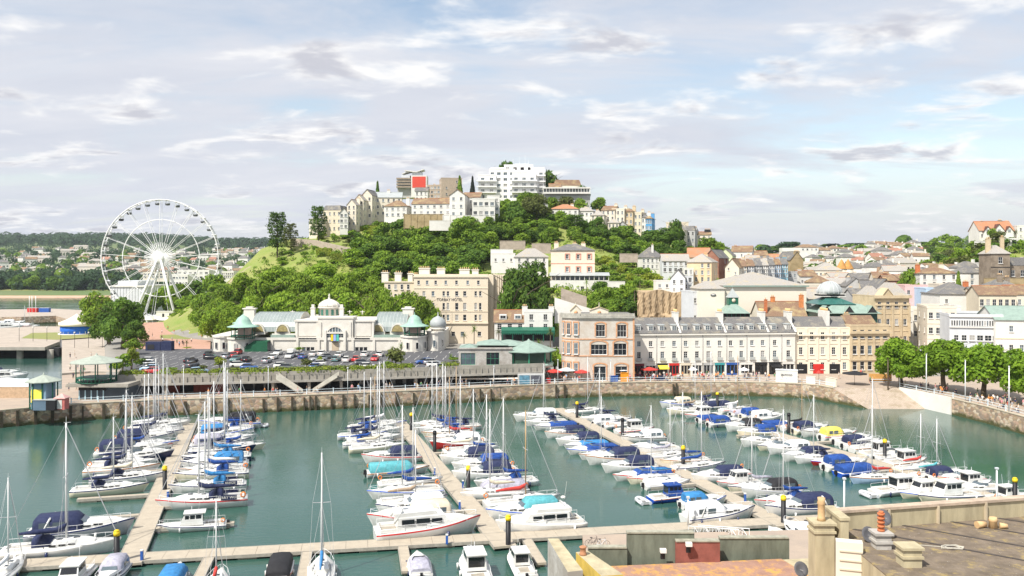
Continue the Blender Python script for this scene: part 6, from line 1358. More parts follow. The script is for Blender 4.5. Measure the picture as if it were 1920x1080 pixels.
for px in(1590,1633,1548):
 q=MB();c=xr(px);q.gable(c-1.4,c+1.4,-.9,3.0,zt(586),1.9,'y',.2,.12,0,1);q.build('roof_gable',[green_roof,darkstuff],t)
q=MB();q.hip(xr(1541),xr(1611),2.5,14,zt(571),zt(557)-zt(571),.1,0,None,4.4);q.build('upper_roof',[mat('dark green glass roof',(.04,.14,.12),.25,.2,.8)],t)
q=MB();q.b0(xr(1553),xr(1598),5.5,11,zt(557),zt(553),1);q.b0(xr(1551),xr(1600),5.3,11.2,zt(557)-.1,zt(556.5),0);q.b0(xr(1551),xr(1600),5.3,11.2,zt(553),zt(552),0);q.build('dome_drum',[white,darkstuff],t)
q=MB();Rr=(xr(1600)-xr(1551))/2*.98;q.lathe((xr(1575.5),8.3,zt(552)),[(Rr,0),(Rr*.98,.8),(Rr*.9,1.6),(Rr*.72,2.5),(Rr*.45,3.2),(Rr*.15,3.6),(.1,3.7)],24);q.build('dome',[lead],t)
q=MB()
for k in range(16):
 a=2*PI*k/16;q.path([(xr(1575.5)+r_*math.cos(a),8.3+r_*math.sin(a),zt(552)+z_+.03)for r_,z_ in((Rr,0),(Rr*.98,.8),(Rr*.9,1.6),(Rr*.72,2.5),(Rr*.45,3.2),(Rr*.15,3.6))],.05,3)
q.build('dome_rib',[lgrey],t)
D=247;t=house('post_office','ochre stone classical building with central gable and pale slate roof',1640,1706,D,556,None,14,4,stone,('flat',.3,S),4,4,(1.0,1.8),(0,2),z=QZ,band=True,cat='building',skip=((0,0),(0,3)))
w=66*D/F;Hh=Z(556,D)-QZ
q=MB();q.b0(-w/2-.5,w/2+.5,-.7,-.002,Hh-.5,Hh+.35);q.b0(-w/2-.2,w/2+.2,-.35,-.002,Hh-2.6,Hh-2.2)
for i in range(5):q.b0(-w/2+w*i/4-.3,-w/2+w*i/4+.3,-.25,-.002,Hh*.42,Hh-2.6)
q.build('cornice',[stone],t)
q=MB();q.gable(-3.2,0,-.4,3.5,Hh+.3,2.0,'y',.25,.2,0,0);q.build('pediment',[stone],t)
q=MB();q.hip(-.2,w/2,.2,12,Hh+.35,3.6,0,0);q.hip(-w/2,-.8,3.7,12,Hh+.35,2.6,0,0);q.build('roof',[slate2],t)
D=226;t=house('department_store','white building with ribbon of upper windows behind the plane trees',1786,1874,D,594,None,18,-14,lgrey,('flat',.7,'slate'),3,0,z=QZ,cat='building')
w=88*D/F/math.cos(R(14));Hh=Z(594,D)-QZ
for k in range(20):
 x=-w/2+.6+(w-1.2)*k/19;put_window(t,x,-.03,Hh-1.7,.46,1.5,0,glass,frame_w,(1,1),False)
for k in range(6):put_window(t,-w/2+1.6+(w-3.2)*k/5,-.03,Hh-5.6,1.1+.14*k,1.5,0,glass,frame_w,(2,2),True)
q=MB();q.b0(-w/2-.1,w/2+.1,-.35,-.1,Hh-2.9,Hh-2.6);q.b0(-w/2-.1,w/2+.1,-.35,-.1,Hh-.1,Hh+.2);q.build('string_course',[white],t)
house('department_store','tall white building with green ribbed glass roof at the right edge',1872,1960,222,600,None,16,-12,white,('gx',3.2,'green_roof'),3,5,(1.0,1.6),z=QZ,cat='building',band=True,wmat=peach,skip=((2,0),(2,2),(2,4)))
house('town_building','cream street building with balustraded parapet behind the plane trees, left',1742,1790,238,578,None,16,-16,cream2,('flat',.6,DK),4,4,(1.1,1.7),(2,0),z=QZ,cat='building',band=True)
house('town_building','narrow white street building between the cream one and the ribbon windows',1776,1800,244,576,None,10,-14,white,('flat',.4,DK),4,1,(1.0,1.4),z=QZ,cat='building')
house('town_building','beige street building with long windows up the shopping street',1706,1748,262,582,None,14,-20,cream2,('flat',.6,'green_roof'),3,5,(1.0,1.8),(0,0),z=4,cat='building')
house('town_building','thin white building squeezed right of the ochre stone building',1700,1712,258,584,None,10,-10,white,('flat',.4,DK),3,1,z=4,cat='building')
house('town_building','stone building with paired dark windows above the ribbon windowed building',1839,1902,256,553,None,12,-12,cream,('gx',2.6,BT),4,6,(1.1,2.0),z=4,cat='building',band=True)
house('town_building','cream building with tall windows at the right edge above the green glass roof',1898,1960,258,552,None,12,-10,cream2,('gx',2.6,BT),4,6,(.9,1.7),z=4,cat='building')
house('town_building','big white building with wide dark slate roof and one oval window',1764,1838,272,552,None,16,-6,white,('hip',3.6,S),4,3,(.9,1.3),z=5,cat='building',skip=((3,1),(3,2),(2,1)),chim=((.75,.5,1.8,terracotta),))
house('town_building','small cream building with paired windows right of the wide slate roof',1824,1846,268,549,None,8,-6,cream,('gx',1.6,S),4,1,(1.0,1.6),z=5,cat='building')
house('town_house','pale blue house with small dark windows in the right town',1737,1764,284,542,None,12,-8,bluew,('flat',.4,S),4,2,(1.0,1.4),(0,2),z=6)
house('town_house','pink house left of the pale blue house',1698,1738,296,536,None,12,-8,pinkw,('flat',.4,BT),4,3,(1.0,1.4),(0,2),z=7)
house('town_house','cream house behind the blue house with a flat dark roof',1762,1812,300,534,None,10,-6,cream2,('flat',.4,DK),3,3,z=9)
house('long_house','long white house with brown and slate roof on the right slope',1727,1795,312,513,540,12,-8,white,('hip',2.4,BT),2,4,(1.0,1.6),(0,2),chim=((-.95,.3,1.8,terracotta),(.4,.5,2.0,cream2)))
house('long_house','tall white house with slate roof right of the long white house',1800,1846,308,512,548,12,-8,white,('hip',2.4,S),3,3,(1.0,1.6),(0,1),skip=((0,0),(1,0),(2,0)))
house('town_house','white house with curved gable behind the long white houses',1838,1862,330,494,524,8,-8,white,('flat',.4,S),3,2,z=None)
t=house('stone_house','brown stone tower house with pyramid roof and tall chimneys',1859,1893,296,476,526,9,-4,brown_stone,('hip',3.0,S2),2,1,(1.4,2.2),(0,1),band=True,wmat=darkstuff,chim=((-.8,.4,3.6,stone),(.85,.5,4.2,stone,2)))
house('stone_house','long brown stone wing with white dormers right of the stone tower house',1892,1960,298,498,528,9,-4,brown_stone,('mansard',2.8,S),1,4,(1.3,2.2),(0,1),wmat=darkstuff)
house('town_house','low grey slated house with brick chimneys below the brown stone house',1856,1914,276,540,552,10,-8,white,('hip',3.0,S),1,4,chim=((-.1,.3,2.4,brown_stone),(.5,.5,1.6,brown_stone)))
t=house('gabled_house','white house with bright orange tiled roof and three dark edged gables on the right hill',1838,1900,374,432,452,11,-6,white,('gx',4.2,RT),1,5,(1.3,1.3),(0,1),chim=((-.55,.5,1.8,brown_stone,1),(.5,.5,2.2,brown_stone),(.9,.5,1.6,cream2)))
w=62*374/F;Hh=Z(432,374)-Z(452,374)
for i,(cx_,gw)in enumerate(((-.55,3.6),(.1,5.2),(.68,3.6))):
 q=MB();c=cx_*w/2;q.gable(c-gw/2,c+gw/2,-.6,5,Hh-.6,gw*.62,'y',.3,.25,1,0);q.b0(c-gw/2,c+gw/2,-.6,0,.4,Hh-.6,0);g_=q.build('front_gable',[white,mat('dark bargeboard',(.12,.05,.035),.7)],t);put_window(g_,c,-.66,Hh-.2,1.3,1.3,0,lglass,frame_w,(3,2),False)
house('hill_house','white modern house at the right edge below the orange tiled gables',1896,1950,352,448,470,10,-6,white,('flat',.4,S),2,4,(1.8,1.6),bars=(3,1),z=None)
house('hill_house','white house at the far right edge of the hilltop',1908,1950,372,424,450,10,-6,white,('flat',.4,S),2,3,z=None)
house('town_building','brown roofed house with ridge cresting right behind the terrace chimneys',1427,1512,243,592,None,10,0,cream2,('gx',3.8,BT),2,0,z=QZ,chim=((-.75,.1,2.4,terracotta,1),(-.25,.5,3.0,orange_brick,2),(.93,.3,3.6,orange_brick,2)),cat='building')
house('town_building','reddish tiled roof with finials in front of the domed arcade',1516,1606,237,606,None,6,0,cream2,('gx',1.5,BT),2,0,z=QZ,chim=((.75,.5,1.4,stone),),cat='building')
house('town_building','grey low building with green sign behind the theatre right end',1508,1552,262,560,None,10,0,greyw,('gx',3.0,S2),2,3,z=4,cat='building')
house('town_building','cream long building with round windows behind the theatre right end',1514,1562,285,536,None,12,4,cream2,('flat',.5,'lead'),3,5,(.8,1.0),z=5,cat='building')
rt=random.Random(21)
MID=[(1530,1578,430,507,22,cream2,('hip',4.0,BT),2,7,'long brown hipped building with a row of arched windows'),(1600,1662,470,512,18,lgrey,('flat',.6,'lead'),1,9,'long pale grey shed in the valley'),(1560,1600,400,522,12,cream2,('gx',2.6,BT),2,5,'low cream house with brown roof in front of the conical towers'),(1600,1640,380,524,12,white,('gx',2.6,S),2,5,'white house with slate roof below the grey shed'),(1640,1668,360,522,12,cream2,('gx',2.6,BT),2,3,'cream house with brown roof right below the grey shed'),(1660,1700,420,508,12,white,('gx',2.6,S2),2,4,'white house with pale roof left of the rounded tree'),(1588,1622,330,536,12,greyw,('gy',3.0,S),2,3,'grey gabled house behind the dome'),(1618,1650,322,540,12,cream,('gx',2.6,S),2,3,'ochre house with slate roof between dome and post office'),(1646,1676,310,540,10,brown_stone,('gy',3.2,S),2,2,'brown gabled house right of the slate roofed ochre house'),(1600,1640,292,556,10,greyw,('gx',2.4,S),1,3,'low dark roofed building touching the dome'),(1660,1698,338,526,10,red_brick,('gx',2.2,BT),2,3,'red brick house behind the ochre post office'),(1500,1534,360,518,10,white,('gx',2.4,BT),2,4,'white cottage right of the blind stone gable'),(1526,1560,340,530,10,cream2,('hip',2.6,BT),2,3,'cream cottage with hipped brown roof behind the theatre'),(1556,1590,345,532,10,white,('gx',2.4,S2),2,4,'white cottage left behind the dome'),(1410,1440,470,479,12,cream2,('gx',2.6,BT),2,4,'cream house with brown roof left on the valley ridge'),(1438,1470,520,484,12,white,('gx',2.6,RT),2,4,'white house with red roof on the valley ridge'),(1400,1425,430,488,12,cream,('gx',2.6,BT),2,3,'ochre house above the pastel terrace left end'),(1424,1452,440,490,12,greyw,('gx',2.6,S),2,3,'grey house above the pastel terrace centre'),(1452,1484,450,492,12,cream2,('gx',2.6,S2),2,4,'cream house above the pastel terrace right end')]
for a,b_,D_,tp,dp,wl,rf_,rw_,bay,lab in MID:
 house('town_house',lab,a,b_,D_,tp,None,dp,rt.uniform(-14,6),wl,rf_ if rf_[2]!=BT or rt.random()<.5 else(rf_[0],rf_[1],S2),rw_,bay,(.9,1.2),z=min(gpx((a+b_)/2,D_),Z(tp,D_)-5),chim=((rt.uniform(-.8,.8),.5,1.4),))
for px in(1578,1590):
 t=thing('conical_tower','orange tiled conical roof tower, %s of the pair'%('left' if px<1580 else 'right'),'tower',(X(px,440),440,Z(520,440)));q=MB();q.lathe((0,0,0),[(2.6,0),(2.6,Z(504,440)-Z(520,440))],12);q.build('wall',[cream2],t);q=MB();q.lathe((0,0,Z(504,440)-Z(520,440)),[(2.9,-.1),(2.9,0),(.4,4.6),(.05,5.0)],12);q.build('roof',[mat('ochre tile',(.50,.26,.08),.8,.2,1)],t)
for a,b_,D_,tp,bs,lab in[(1494,1534,780,464,480,'white villa block with brown roof on the ridge'),(1468,1502,760,471,486,'low white modern block with dark windows left on the ridge'),(1500,1532,740,480,500,'stepped white modern block below the ridge villa'),(1551,1580,800,466,478,'long white house with tan roof on the ridge'),(1718,1754,900,466,476,'white gabled terrace high on the ridge, far right')]:
 house('ridge_house',lab,a,b_,D_,tp,bs,14,-6,white,('hip' if 'roof' in lab else 'flat',3.0,BT),2,5,(1.6,1.6),z=None,bars=(2,1))
def far_house(name,w,d,h,rh,wl,rm,seed):
 q=MB();q.facade((-w/2,0,-4),(1,0,0),w,h+4,[],.1);r_=random.Random(seed)
 q.face([(w/2,0,-4),(w/2,d,-4),(w/2,d,h),(w/2,0,h)]);q.face([(-w/2,d,-4),(-w/2,0,-4),(-w/2,0,h),(-w/2,d,h)]);q.face([(w/2,d,-4),(-w/2,d,-4),(-w/2,d,h),(w/2,d,h)])
 n=int(w/3)
 for k in range(n):
  for zz in(1.3,4.0):q.b0(-w/2+w*(k+.5)/n-.6,-w/2+w*(k+.5)/n+.6,-.08,-.003,zz-.6,zz+.7,2)
 if seed%2:q.gable(-w/2,w/2,0,d,h,rh,'x',.3,.2,1,0)
 else:q.hip(-w/2,w/2,0,d,h,rh,.4,1)
 q.b0(w*.3,w*.3+1,d/2-.6,d/2+.6,h+rh*.4,h+rh+1.0,0)
 return q.data('house')
FH=[(far_house('house',11,8,7.0,2.4,0,0,1),[white,brown_tile,glass],'white house with brown roof'),(far_house('house',14,9,6.6,2.4,0,0,2),[cream2,slate2,glass],'cream house with pale hipped roof'),(far_house('house',9,8,7.0,2.6,0,0,3),[white,mat('dull red roof',(.33,.17,.12),.9,.2,.2),glass],'white house with red roof'),(far_house('house',22,9,7.4,2.4,0,0,5),[mat('far buff',(.66,.60,.52),.85,.1),slate2,glass],'long buff terrace with brown roofs'),(far_house('house',12,9,8.2,3.0,0,0,4),[white,slate,glass],'tall white house with slate roof')]
rf_=random.Random(31);cnt={}
def far_village(n,poly,words,grp,smin=.9,smax=1.5,D0=300):
 x0=min(p[0]for p in poly);x1=max(p[0]for p in poly);y0=min(p[1]for p in poly);y1=max(p[1]for p in poly);pts=[];tries=0
 while len(pts)<n and tries<9000:
  tries+=1;a,b_=rf_.uniform(x0,x1),rf_.uniform(y0,y1)
  if not inpoly(a,b_,poly):continue
  D_=hit(a,b_,D0,2900)
  if D_>=2900:continue
  if any(abs(a-p[0])<7.5 and abs(b_-p[1])<4.2 for p in pts):continue
  pts.append((a,b_,D_))
 pts.sort();c={}
 for a,b_,D_ in pts:
  k=rf_.choice((0,0,1,1,2,3,4,4));me,ms,w_=FH[k];c[k]=c.get(k,0)+1
  s_=rf_.uniform(smin,smax);o=link('house',me,ms,None,(X(a,D_),D_,ground(X(a,D_),D_)),rf_.uniform(-.6,.6),s_)
  tag(o,'%s %s, %s from the left'%(w_,words,nth(c[k]-1)),'house',grp)
far_village(120,[(-20,522),(-20,476),(60,470),(200,470),(300,478),(440,486),(470,480),(470,522),(300,530),(200,515),(100,518)],'on the far shore','houses on the far shore',.9,1.5,960)
far_village(26,[(395,470),(470,474),(560,476),(500,486),(420,486)],'beyond the headland','houses beyond the headland',.9,1.4,900)
far_village(60,[(1520,500),(1530,478),(1600,480),(1640,468),(1720,470),(1730,500),(1660,506),(1560,502)],'on the ridge behind the town','houses on the ridge behind the town',.75,1.1,560)
far_village(26,[(1400,500),(1440,486),(1540,500),(1700,505),(1720,530),(1600,545),(1480,520)],'in the valley of the town','houses in the valley of the town',.7,1.0,330)
far_village(14,[(1740,520),(1700,540),(1760,556),(1920,545),(1920,530),(1850,540)],'on the lower right slope','houses on the lower right slope',.7,.9,262)
PT=.55
AX=Vector((-.28,1,0)).normalized();AP=Vector((AX.y,-AX.x,0))
ARMS={'left':(245,1047,355,797),'second':(940,1015,750,792),'third':(1460,978,1050,768),'right':(1880,936,1300,768)}
AW={}
for k,(a,b_,c_,d_)in ARMS.items():AW[k]=(PZ(a,b_,PT),PZ(c_,d_,PT))
floatd=MB();floatd.b0(-1.0,1.0,-.9,.9,-.4,.28);floatd=floatd.data('float')
def pontoon(name,lab,p0,p1,w,cat='pontoon',grp=None,nf=None):
 L=(p1-p0).length;d=(p1-p0).normalized();t=thing(name,lab,cat,(p0.x,p0.y,{'pontoon':0,'finger_pontoon':-.012}[name]+(.006 if 'arm' in lab and 'cross' not in lab else 0)),math.atan2(d.y,d.x),grp)
 q=MB();n=max(1,int(L/2.4))
 for i in range(n):q.b0(L*i/n+.015,L*(i+1)/n-.015,-w/2,w/2,.30,PT)
 q.build('deck',[timber],t);q=MB()
 for sy in(-1,1):q.b0(0,L,sy*w/2+(0 if sy>0 else-.08),sy*w/2+(.08 if sy>0 else 0),.22,PT+.03)
 q.build('edge_beam',[mat('grey edge beam',(.36,.33,.28),.8,.2,2)],t)
 nf=nf or max(2,int(L/5.5))
 for i in range(nf):link('float',floatd,[floatm],t,(L*(i+.5)/nf,0,0),0,(1,w/2*.98,1))
 return t
p0,p1=PZ(-60,1062,PT),PZ(1640,966,PT)
pontoon('pontoon','long pale cross pontoon joining all the arms in front of the near quay',p0,p1,2.7,nf=24)
WDS={'left':'long pontoon arm at the left of the marina','second':'second long pontoon arm, left of the photo centre','third':'third pontoon arm, running right of the photo centre','right':'rightmost pontoon arm, half hidden by boats'}
for k in ARMS:a,b_=AW[k];pontoon('pontoon',WDS[k],a-(b_-a).normalized()*1.7,b_+(b_-a).normalized()*2,2.5,nf=14)
FING=[('left',963,-1,9),('left',925,-1,9),('left',950,1,9),('left',992,1,9),('left',895,1,8),('left',880,-1,8),('left',850,1,8),('left',842,-1,8),('second',955,-1,9),('second',905,-1,8),('second',870,-1,8),('second',940,1,9),('second',890,1,8),('second',850,1,8),('second',820,-1,8),('third',955,-1,7),('third',905,-1,7),('third',870,-1,7),('third',835,-1,7),('third',925,1,7),('third',890,1,7),('third',850,1,7),('third',815,1,7),('right',915,-1,6.5),('right',880,-1,6.5),('right',845,-1,6.5),('right',812,-1,6.5),('right',900,1,6.5),('right',865,1,6.5),('right',830,1,6.5)]
ORDF={}
for k,py,sd_,L in FING:
 a,b_=AW[k];D=(CH-PT)*F/(py-HY);p=a.lerp(b_,(D-a.y)/(b_.y-a.y));ky=(k,sd_);ORDF[ky]=ORDF.get(ky,0)+1
 q0=p+AP*sd_*1.36;near=sorted([f_[1]for f_ in FING if f_[0]==k and f_[2]==sd_],reverse=True).index(py)
 pontoon('finger_pontoon','narrow finger pontoon, %s from the near end on the %s side of the %s arm'%(nth(near),'left' if sd_<0 else 'right',k if k!='left' else 'leftmost'),q0,q0+AP*sd_*L,.75,'pontoon','finger pontoons',3)
CDIR=(p1-p0).normalized();CN=Vector((CDIR.y,-CDIR.x,0))
for i,px in enumerate((170,385,562,742,985,1415)):
 t_=(X(px,92)-p0.x)/(p1.x-p0.x);q0=p0.lerp(p1,t_)+CN*1.46;pontoon('finger_pontoon','finger pontoon on the near side of the cross pontoon, %s from the left'%nth(i),q0,q0+CN*8,1.0,'pontoon','finger pontoons',3)
pile_b=MB();pile_b.tube((0,0,-4),(0,0,3.3),.30,12);pile_b=pile_b.data('pile_shaft');pile_c=MB();pile_c.tube((0,0,3.3),(0,0,3.75),.34,12,.34);pile_c.lathe((0,0,3.75),[(.34,0),(.2,.15),(.01,.2)],12);pile_c=pile_c.data('cap')
PILES=[(219,1062),(309,925),(771,812),(815,850),(878,925),(953,1030),(1082,788),(1167,823),(1281,882),(1469,988),(1345,768),(1479,812),(1659,868),(1903,950)]
for i,(px,py)in enumerate(sorted(PILES)):
 p=PZ(px,py,0);yc=px not in(1167,815,1479)
 t=thing('mooring_pile','black mooring pile with %s top, %s from the left'%('yellow' if yc else 'plain dark',nth(i)),'pile',(p.x,p.y,0),0,'mooring piles');link('shaft',pile_b,[black],t);link('cap',pile_c,[yellow if yc else black],t)
for i,(px,py,h_)in enumerate([(1290,985,3.3),(1583,985,5.6),(1869,960,5.5),(652,741,6),(344,748,7),(503,744,6.5),(926,727,5),(1046,722,6),(1145,718,5.5)]):
 z=PT if py>800 else QZ;p=PZ(px,py,z);t=thing('lamp_post','white lamp post %s'%['standing by the bridge on the cross pontoon','rising behind the parapet of the near roof','rising behind the right part of the near parapet','on the promenade right of the deck stairs','on the promenade near the red shop front','on the promenade left of the deck stairs','on the promenade before the stone cafe','on the quay left of the corner building','on the quay before the corner building'][i],'lamp post',p,0,'white lamp posts')
 q=MB();q.tube((0,0,0),(0,0,h_),.13 if py>800 else.07,8,.10 if py>800 else.05);q.build('post',[steelw],t);q=MB();q.box((0,0,h_+.1),(.35,.35,.22));q.build('lamp_head',[lgrey],t)
for i,(px,py,h_)in enumerate([(1687,727,9.2),(1737,738,8.8),(1810,752,8.6),(1892,774,9.0)]):
 p=PZ(px,py,QZ);t=thing('flagpole','tall white pole on the wall above the water, %s from the slipway'%nth(i),'pole',p,0,'tall white poles');q=MB();q.tube((0,0,0),(0,0,h_),.14,8,.09);q.build('pole',[steelw],t);q=MB();q.tube((0,0,h_),(0,0,h_+.15),.16,8);q.build('cap',[steelw],t)
for i,(px,py)in enumerate([(266,1050),(315,935),(838,1020),(862,955),(868,915),(815,890),(1397,940),(1210,870),(1545,985)]):
 p=PZ(px,py,PT);t=thing('service_pedestal','blue electricity pedestal on the pontoons, %s from the left'%nth(sorted([266,315,838,862,868,815,1397,1210,1545]).index(px)),'pedestal',p,0,'blue pedestals');q=MB();q.b0(-.13,.13,-.13,.13,0,1.0);q.build('body',[bluep],t);q=MB();q.b0(-.15,.15,-.15,.15,1.0,1.12);q.build('cap',[white],t)
a,b_=PZ(1300,1003,PT),PZ(1395,1012,QZ);t=thing('gangway','white lattice gangway bridge from the cross pontoon up to the near quay','gangway',a);d=b_-a;n=Vector((-d.y,d.x,0)).normalized()
q=MB();q.face([-n*.6,d-n*.6,d+n*.6,n*.6]);q.face([n*.6-Vector((0,0,.1)),d+n*.6-Vector((0,0,.1)),d-n*.6-Vector((0,0,.1)),-n*.6-Vector((0,0,.1))]);q.build('deck',[concrete],t)
for s_ in(-1,1):
 q=MB();o_=n*.62*s_;q.tube(o_+Vector((0,0,1.1)),d+o_+Vector((0,0,1.1)),.05,5);q.tube(o_,d+o_,.06,5)
 for k in range(9):q.tube(d*k/8+o_,d*k/8+o_+Vector((0,0,1.1)),.035,4);
 for k in range(8):q.tube(d*k/8+o_+Vector((0,0,1.1*(k%2))),d*(k+1)/8+o_+Vector((0,0,1.1*((k+1)%2))),.03,4)
 q.build('handrail',[steelw],t)
def bicycle(p,rz,lab,col):
 t=thing('bicycle',lab,'bicycle',p,rz,'bicycles on the near quay');q=MB()
 for sx in(-.52,.52):
  q=MB();q.lathe((0,0,0),[(.33,-.02),(.36,0),(.33,.02),(.33,-.02)],20)
  for k in range(6):q.tube((0,0,0),(.33*math.cos(k*PI/3),.33*math.sin(k*PI/3),0),.008,3)
  o=q.build('wheel',[black],t,(sx,0,.36));o.rotation_euler=(PI/2,0,0)
 q=MB();P_=lambda x,z:(x,0,z)
 for a_,c_ in((P_(-.52,.36),P_(-.05,.34)),(P_(-.52,.36),P_(-.18,.82)),(P_(-.18,.82),P_(-.05,.34)),(P_(-.05,.34),P_(.40,.80)),(P_(-.18,.80),P_(.38,.82)),(P_(.52,.36),P_(.38,.95))):q.tube(a_,c_,.02,5)
 q.build('frame',[col],t);q=MB();q.box((-.2,0,.9),(.24,.12,.05));q.build('saddle',[black],t);q=MB();q.tube((.36,-.25,.98),(.36,.25,.98),.018,5);q.build('handlebar',[black],t)
bicycle(PZ(1112,1024,QZ),.2,'dark bicycle parked at left on the near quay',darkstuff);bicycle(PZ(1128,1027,QZ),.1,'pale framed bicycle parked at right on the near quay',lgrey)
def hull_rings(B,fs,fb,kind,n=14,L=10):
 R_=[]
 for i in range(n+1):
  t=i/n;x=-L/2+L*t
  if kind=='sail':b=B/2*(.72+.28*math.sin(PI*min(1,t/.9)*.5+.35))*(1-max(0,(t-.42)/.58)**2.1);kz=-.35
  elif kind=='flat':b=B/2*(1-max(0,(t-.55)/.45)**2.6*.98);kz=-.3
  else:b=B/2*(.95+.05*math.sin(PI*t))*(1-max(0,(t-.45)/.55)**2.3*.985);kz=-.3
  b=max(b,.03);z=fs+(fb-fs)*t**1.8;xo=x+(.35*(t>.999))
  wl=b*(.82 if t<.7 else max(.25,.82-(t-.7)*1.9));xr_=x-.55*max(0,(t-.8)/.2)
  R_.append([(xr_,0,kz),(xr_,-wl*.8,-.12),(x-.25*max(0,(t-.8)/.2),-(wl+(b-wl)*.6),z*.5),(xo,-b,z-.16),(xo,-b,z),(xo,b,z),(xo,b,z-.16),(x-.25*max(0,(t-.8)/.2),wl+(b-wl)*.6,z*.5),(xr_,wl*.8,-.12)])
 return R_
def hull_mesh(B,fs,fb,kind):
 m=MB();R_=hull_rings(B,fs,fb,kind)
 m.loft(R_,0,True,True,True,True,lambda a,k:2 if k==4 else(1 if k in(3,5)else(3 if k in(0,8)else 0)));return m.data('hull')
HM={'sail':hull_mesh(3.1,.95,1.35,'sail'),'motor':hull_mesh(3.3,1.0,1.75,'motor'),'flat':hull_mesh(3.3,.75,1.25,'flat'),'open':hull_mesh(3.4,.8,1.25,'motor')}
def mk(fn):
 m=MB();fn(m);return m
def cabin_mesh(x0,x1,w0,w1,z0,h,rake=.6,top=.82):
 m=MB();R_=[]
 for i in range(7):
  t=i/6;x=x0+(x1-x0)*t;w=(w0+(w1-w0)*t**1.3)/2;hh=h*(1 if t<.6 else 1-((t-.6)/.4)**1.7*.88);zz=z0+.35*max(0,t)**2
  R_.append([(x,-w,zz-.15),(x,-w*.97,zz+hh*.35),(x,-w*top,zz+hh),(x,0,zz+hh*1.1),(x,w*top,zz+hh),(x,w*.97,zz+hh*.35),(x,w,zz-.15)])
 m.loft(R_,0,False,True,True,False);return m.data('cabin')
CAB={'sail':cabin_mesh(-1.1,3.1,2.0,.7,1.0,.5),'motor':cabin_mesh(-.2,4.2,2.8,.7,1.25,.55),'low':cabin_mesh(.4,4.0,2.5,.6,1.05,.4)}
def wins(pts,name='cabin_window',th=.02):
 L_=[]
 for s_ in(-1,1):
  m=MB();a,b_=pts[0],pts[-1]
  if len(pts)>1:m.b0(a[0],b_[1],s_*(a[2]+b_[2])/2-th,s_*(a[2]+b_[2])/2+th*.2,(a[3]+a[4])/2-.015,(a[3]+a[4])/2+.015)
  for x0,x1,y,z0,z1 in pts:m.b0(x0,x1,s_*y-th,s_*y+th,z0,z1)
  L_.append(m.data(name))
 return L_
def lk(name,pair,mats,parent):
 for me in pair:link(name,me,mats,parent)
SW=wins([(-.7,-.1,.985,1.14,1.32),(.1,.7,.97,1.16,1.34),(.9,1.5,.87,1.2,1.38)])
MWN=wins([(.3,1.3,1.36,1.45,1.62),(1.5,2.4,1.14,1.5,1.66)])
def cockpit(m,x0,x1,w,z):
 m.b0(x0,x1,-w/2,w/2,z-.02,z+.015,1)
 for s_ in(-1,1):m.b0(x0,x1,s_*(w/2+.09)-.09,s_*(w/2+.09)+.09,z-.02,z+.28,0)
 m.b0(x0-.14,x0,-w/2-.18,w/2+.18,z-.02,z+.24,0)
 m.b0(x0+.2,x1-.4,-w/2,-w/2+.35,z+.015,z+.2,0);m.b0(x0+.2,x1-.4,w/2-.35,w/2,z+.015,z+.2,0)
CKS=mk(lambda m:cockpit(m,-4.4,-1.2,1.5,.98)).data('cockpit');CKM=mk(lambda m:cockpit(m,-4.5,-.3,2.3,1.08)).data('cockpit')
def canopy_mesh(x0,x1,w,z0,h):
 m=MB();R_=[]
 for x,k in((x0,.78),(x0+.25,.96),((x0+x1)/2,1.0),(x1-.8,1.0),(x1,.52)):
  R_.append([(x,-w/2,z0),(x,-w/2*.96,z0+h*.65*k),(x,-w/2*.72,z0+h*k),(x,0,z0+h*k*1.06),(x,w/2*.72,z0+h*k),(x,w/2*.96,z0+h*.65*k),(x,w/2,z0)])
 m.loft(R_,0,False,True,True,True);return m.data('canopy')
CAN={'motor':canopy_mesh(-4.2,.5,2.8,1.15,1.5),'spray':canopy_mesh(-2.2,-.6,1.9,1.2,.95),'full':canopy_mesh(-4.6,2.6,3.0,.9,1.2),'low':canopy_mesh(-4.6,1.6,2.9,1.0,.75)}
CWIN=wins([(-3.6,-2.6,1.36,1.5,2.15),(-2.3,-1.2,1.38,1.5,2.15)],'canopy_window')
WSC=MB();WSC._slab([(-.3,-1.3,1.55),(1.0,-.8,1.75),(1.0,.8,1.75),(-.3,1.3,1.55)],.02,0);WSC=MB()
for s_ in(-1,1):WSC.face([(-.9,s_*1.32,1.6),(.9,s_*.95,1.75),(.35,s_*.85,2.2),(-.9,s_*1.2,2.15)][::s_])
WSC.face([(.9,-.95,1.75),(.9,.95,1.75),(.35,.85,2.2),(.35,-.85,2.2)]);WSC=WSC.data('windscreen')
def rails(m,zs=1.0,zb=1.45):
 for s_ in(-1,1):
  P_=[(4.9,s_*.15,zb+.6),(3.8,s_*.85,zb+.45),(2.0,s_*1.3,zb+.25),(0,s_*1.45,zs+.62),(-2.4,s_*1.42,zs+.6),(-4.7,s_*1.2,zs+.62)]
  m.path(P_,.022,4)
  for p in P_:m.tube(p,(p[0],p[1],p[2]-.6),.02,4)
 m.tube((4.9,-.15,zb+.6),(4.9,.15,zb+.6),.022,4)
RLS=mk(lambda m:rails(m,.95,1.2)).data('guardrail');RLM=mk(lambda m:rails(m,1.1,1.6)).data('guardrail')
def mast_mesh(h,r=.10):
 m=MB();m.tube((.55,0,1.3),(.55,0,h),r,8,r*.75);m.tube((.55,0,h),(.55,0,h+.6),.02,4);m.tube((.35,0,h+.05),(.95,0,h+.05),.02,4);return m.data('mast')
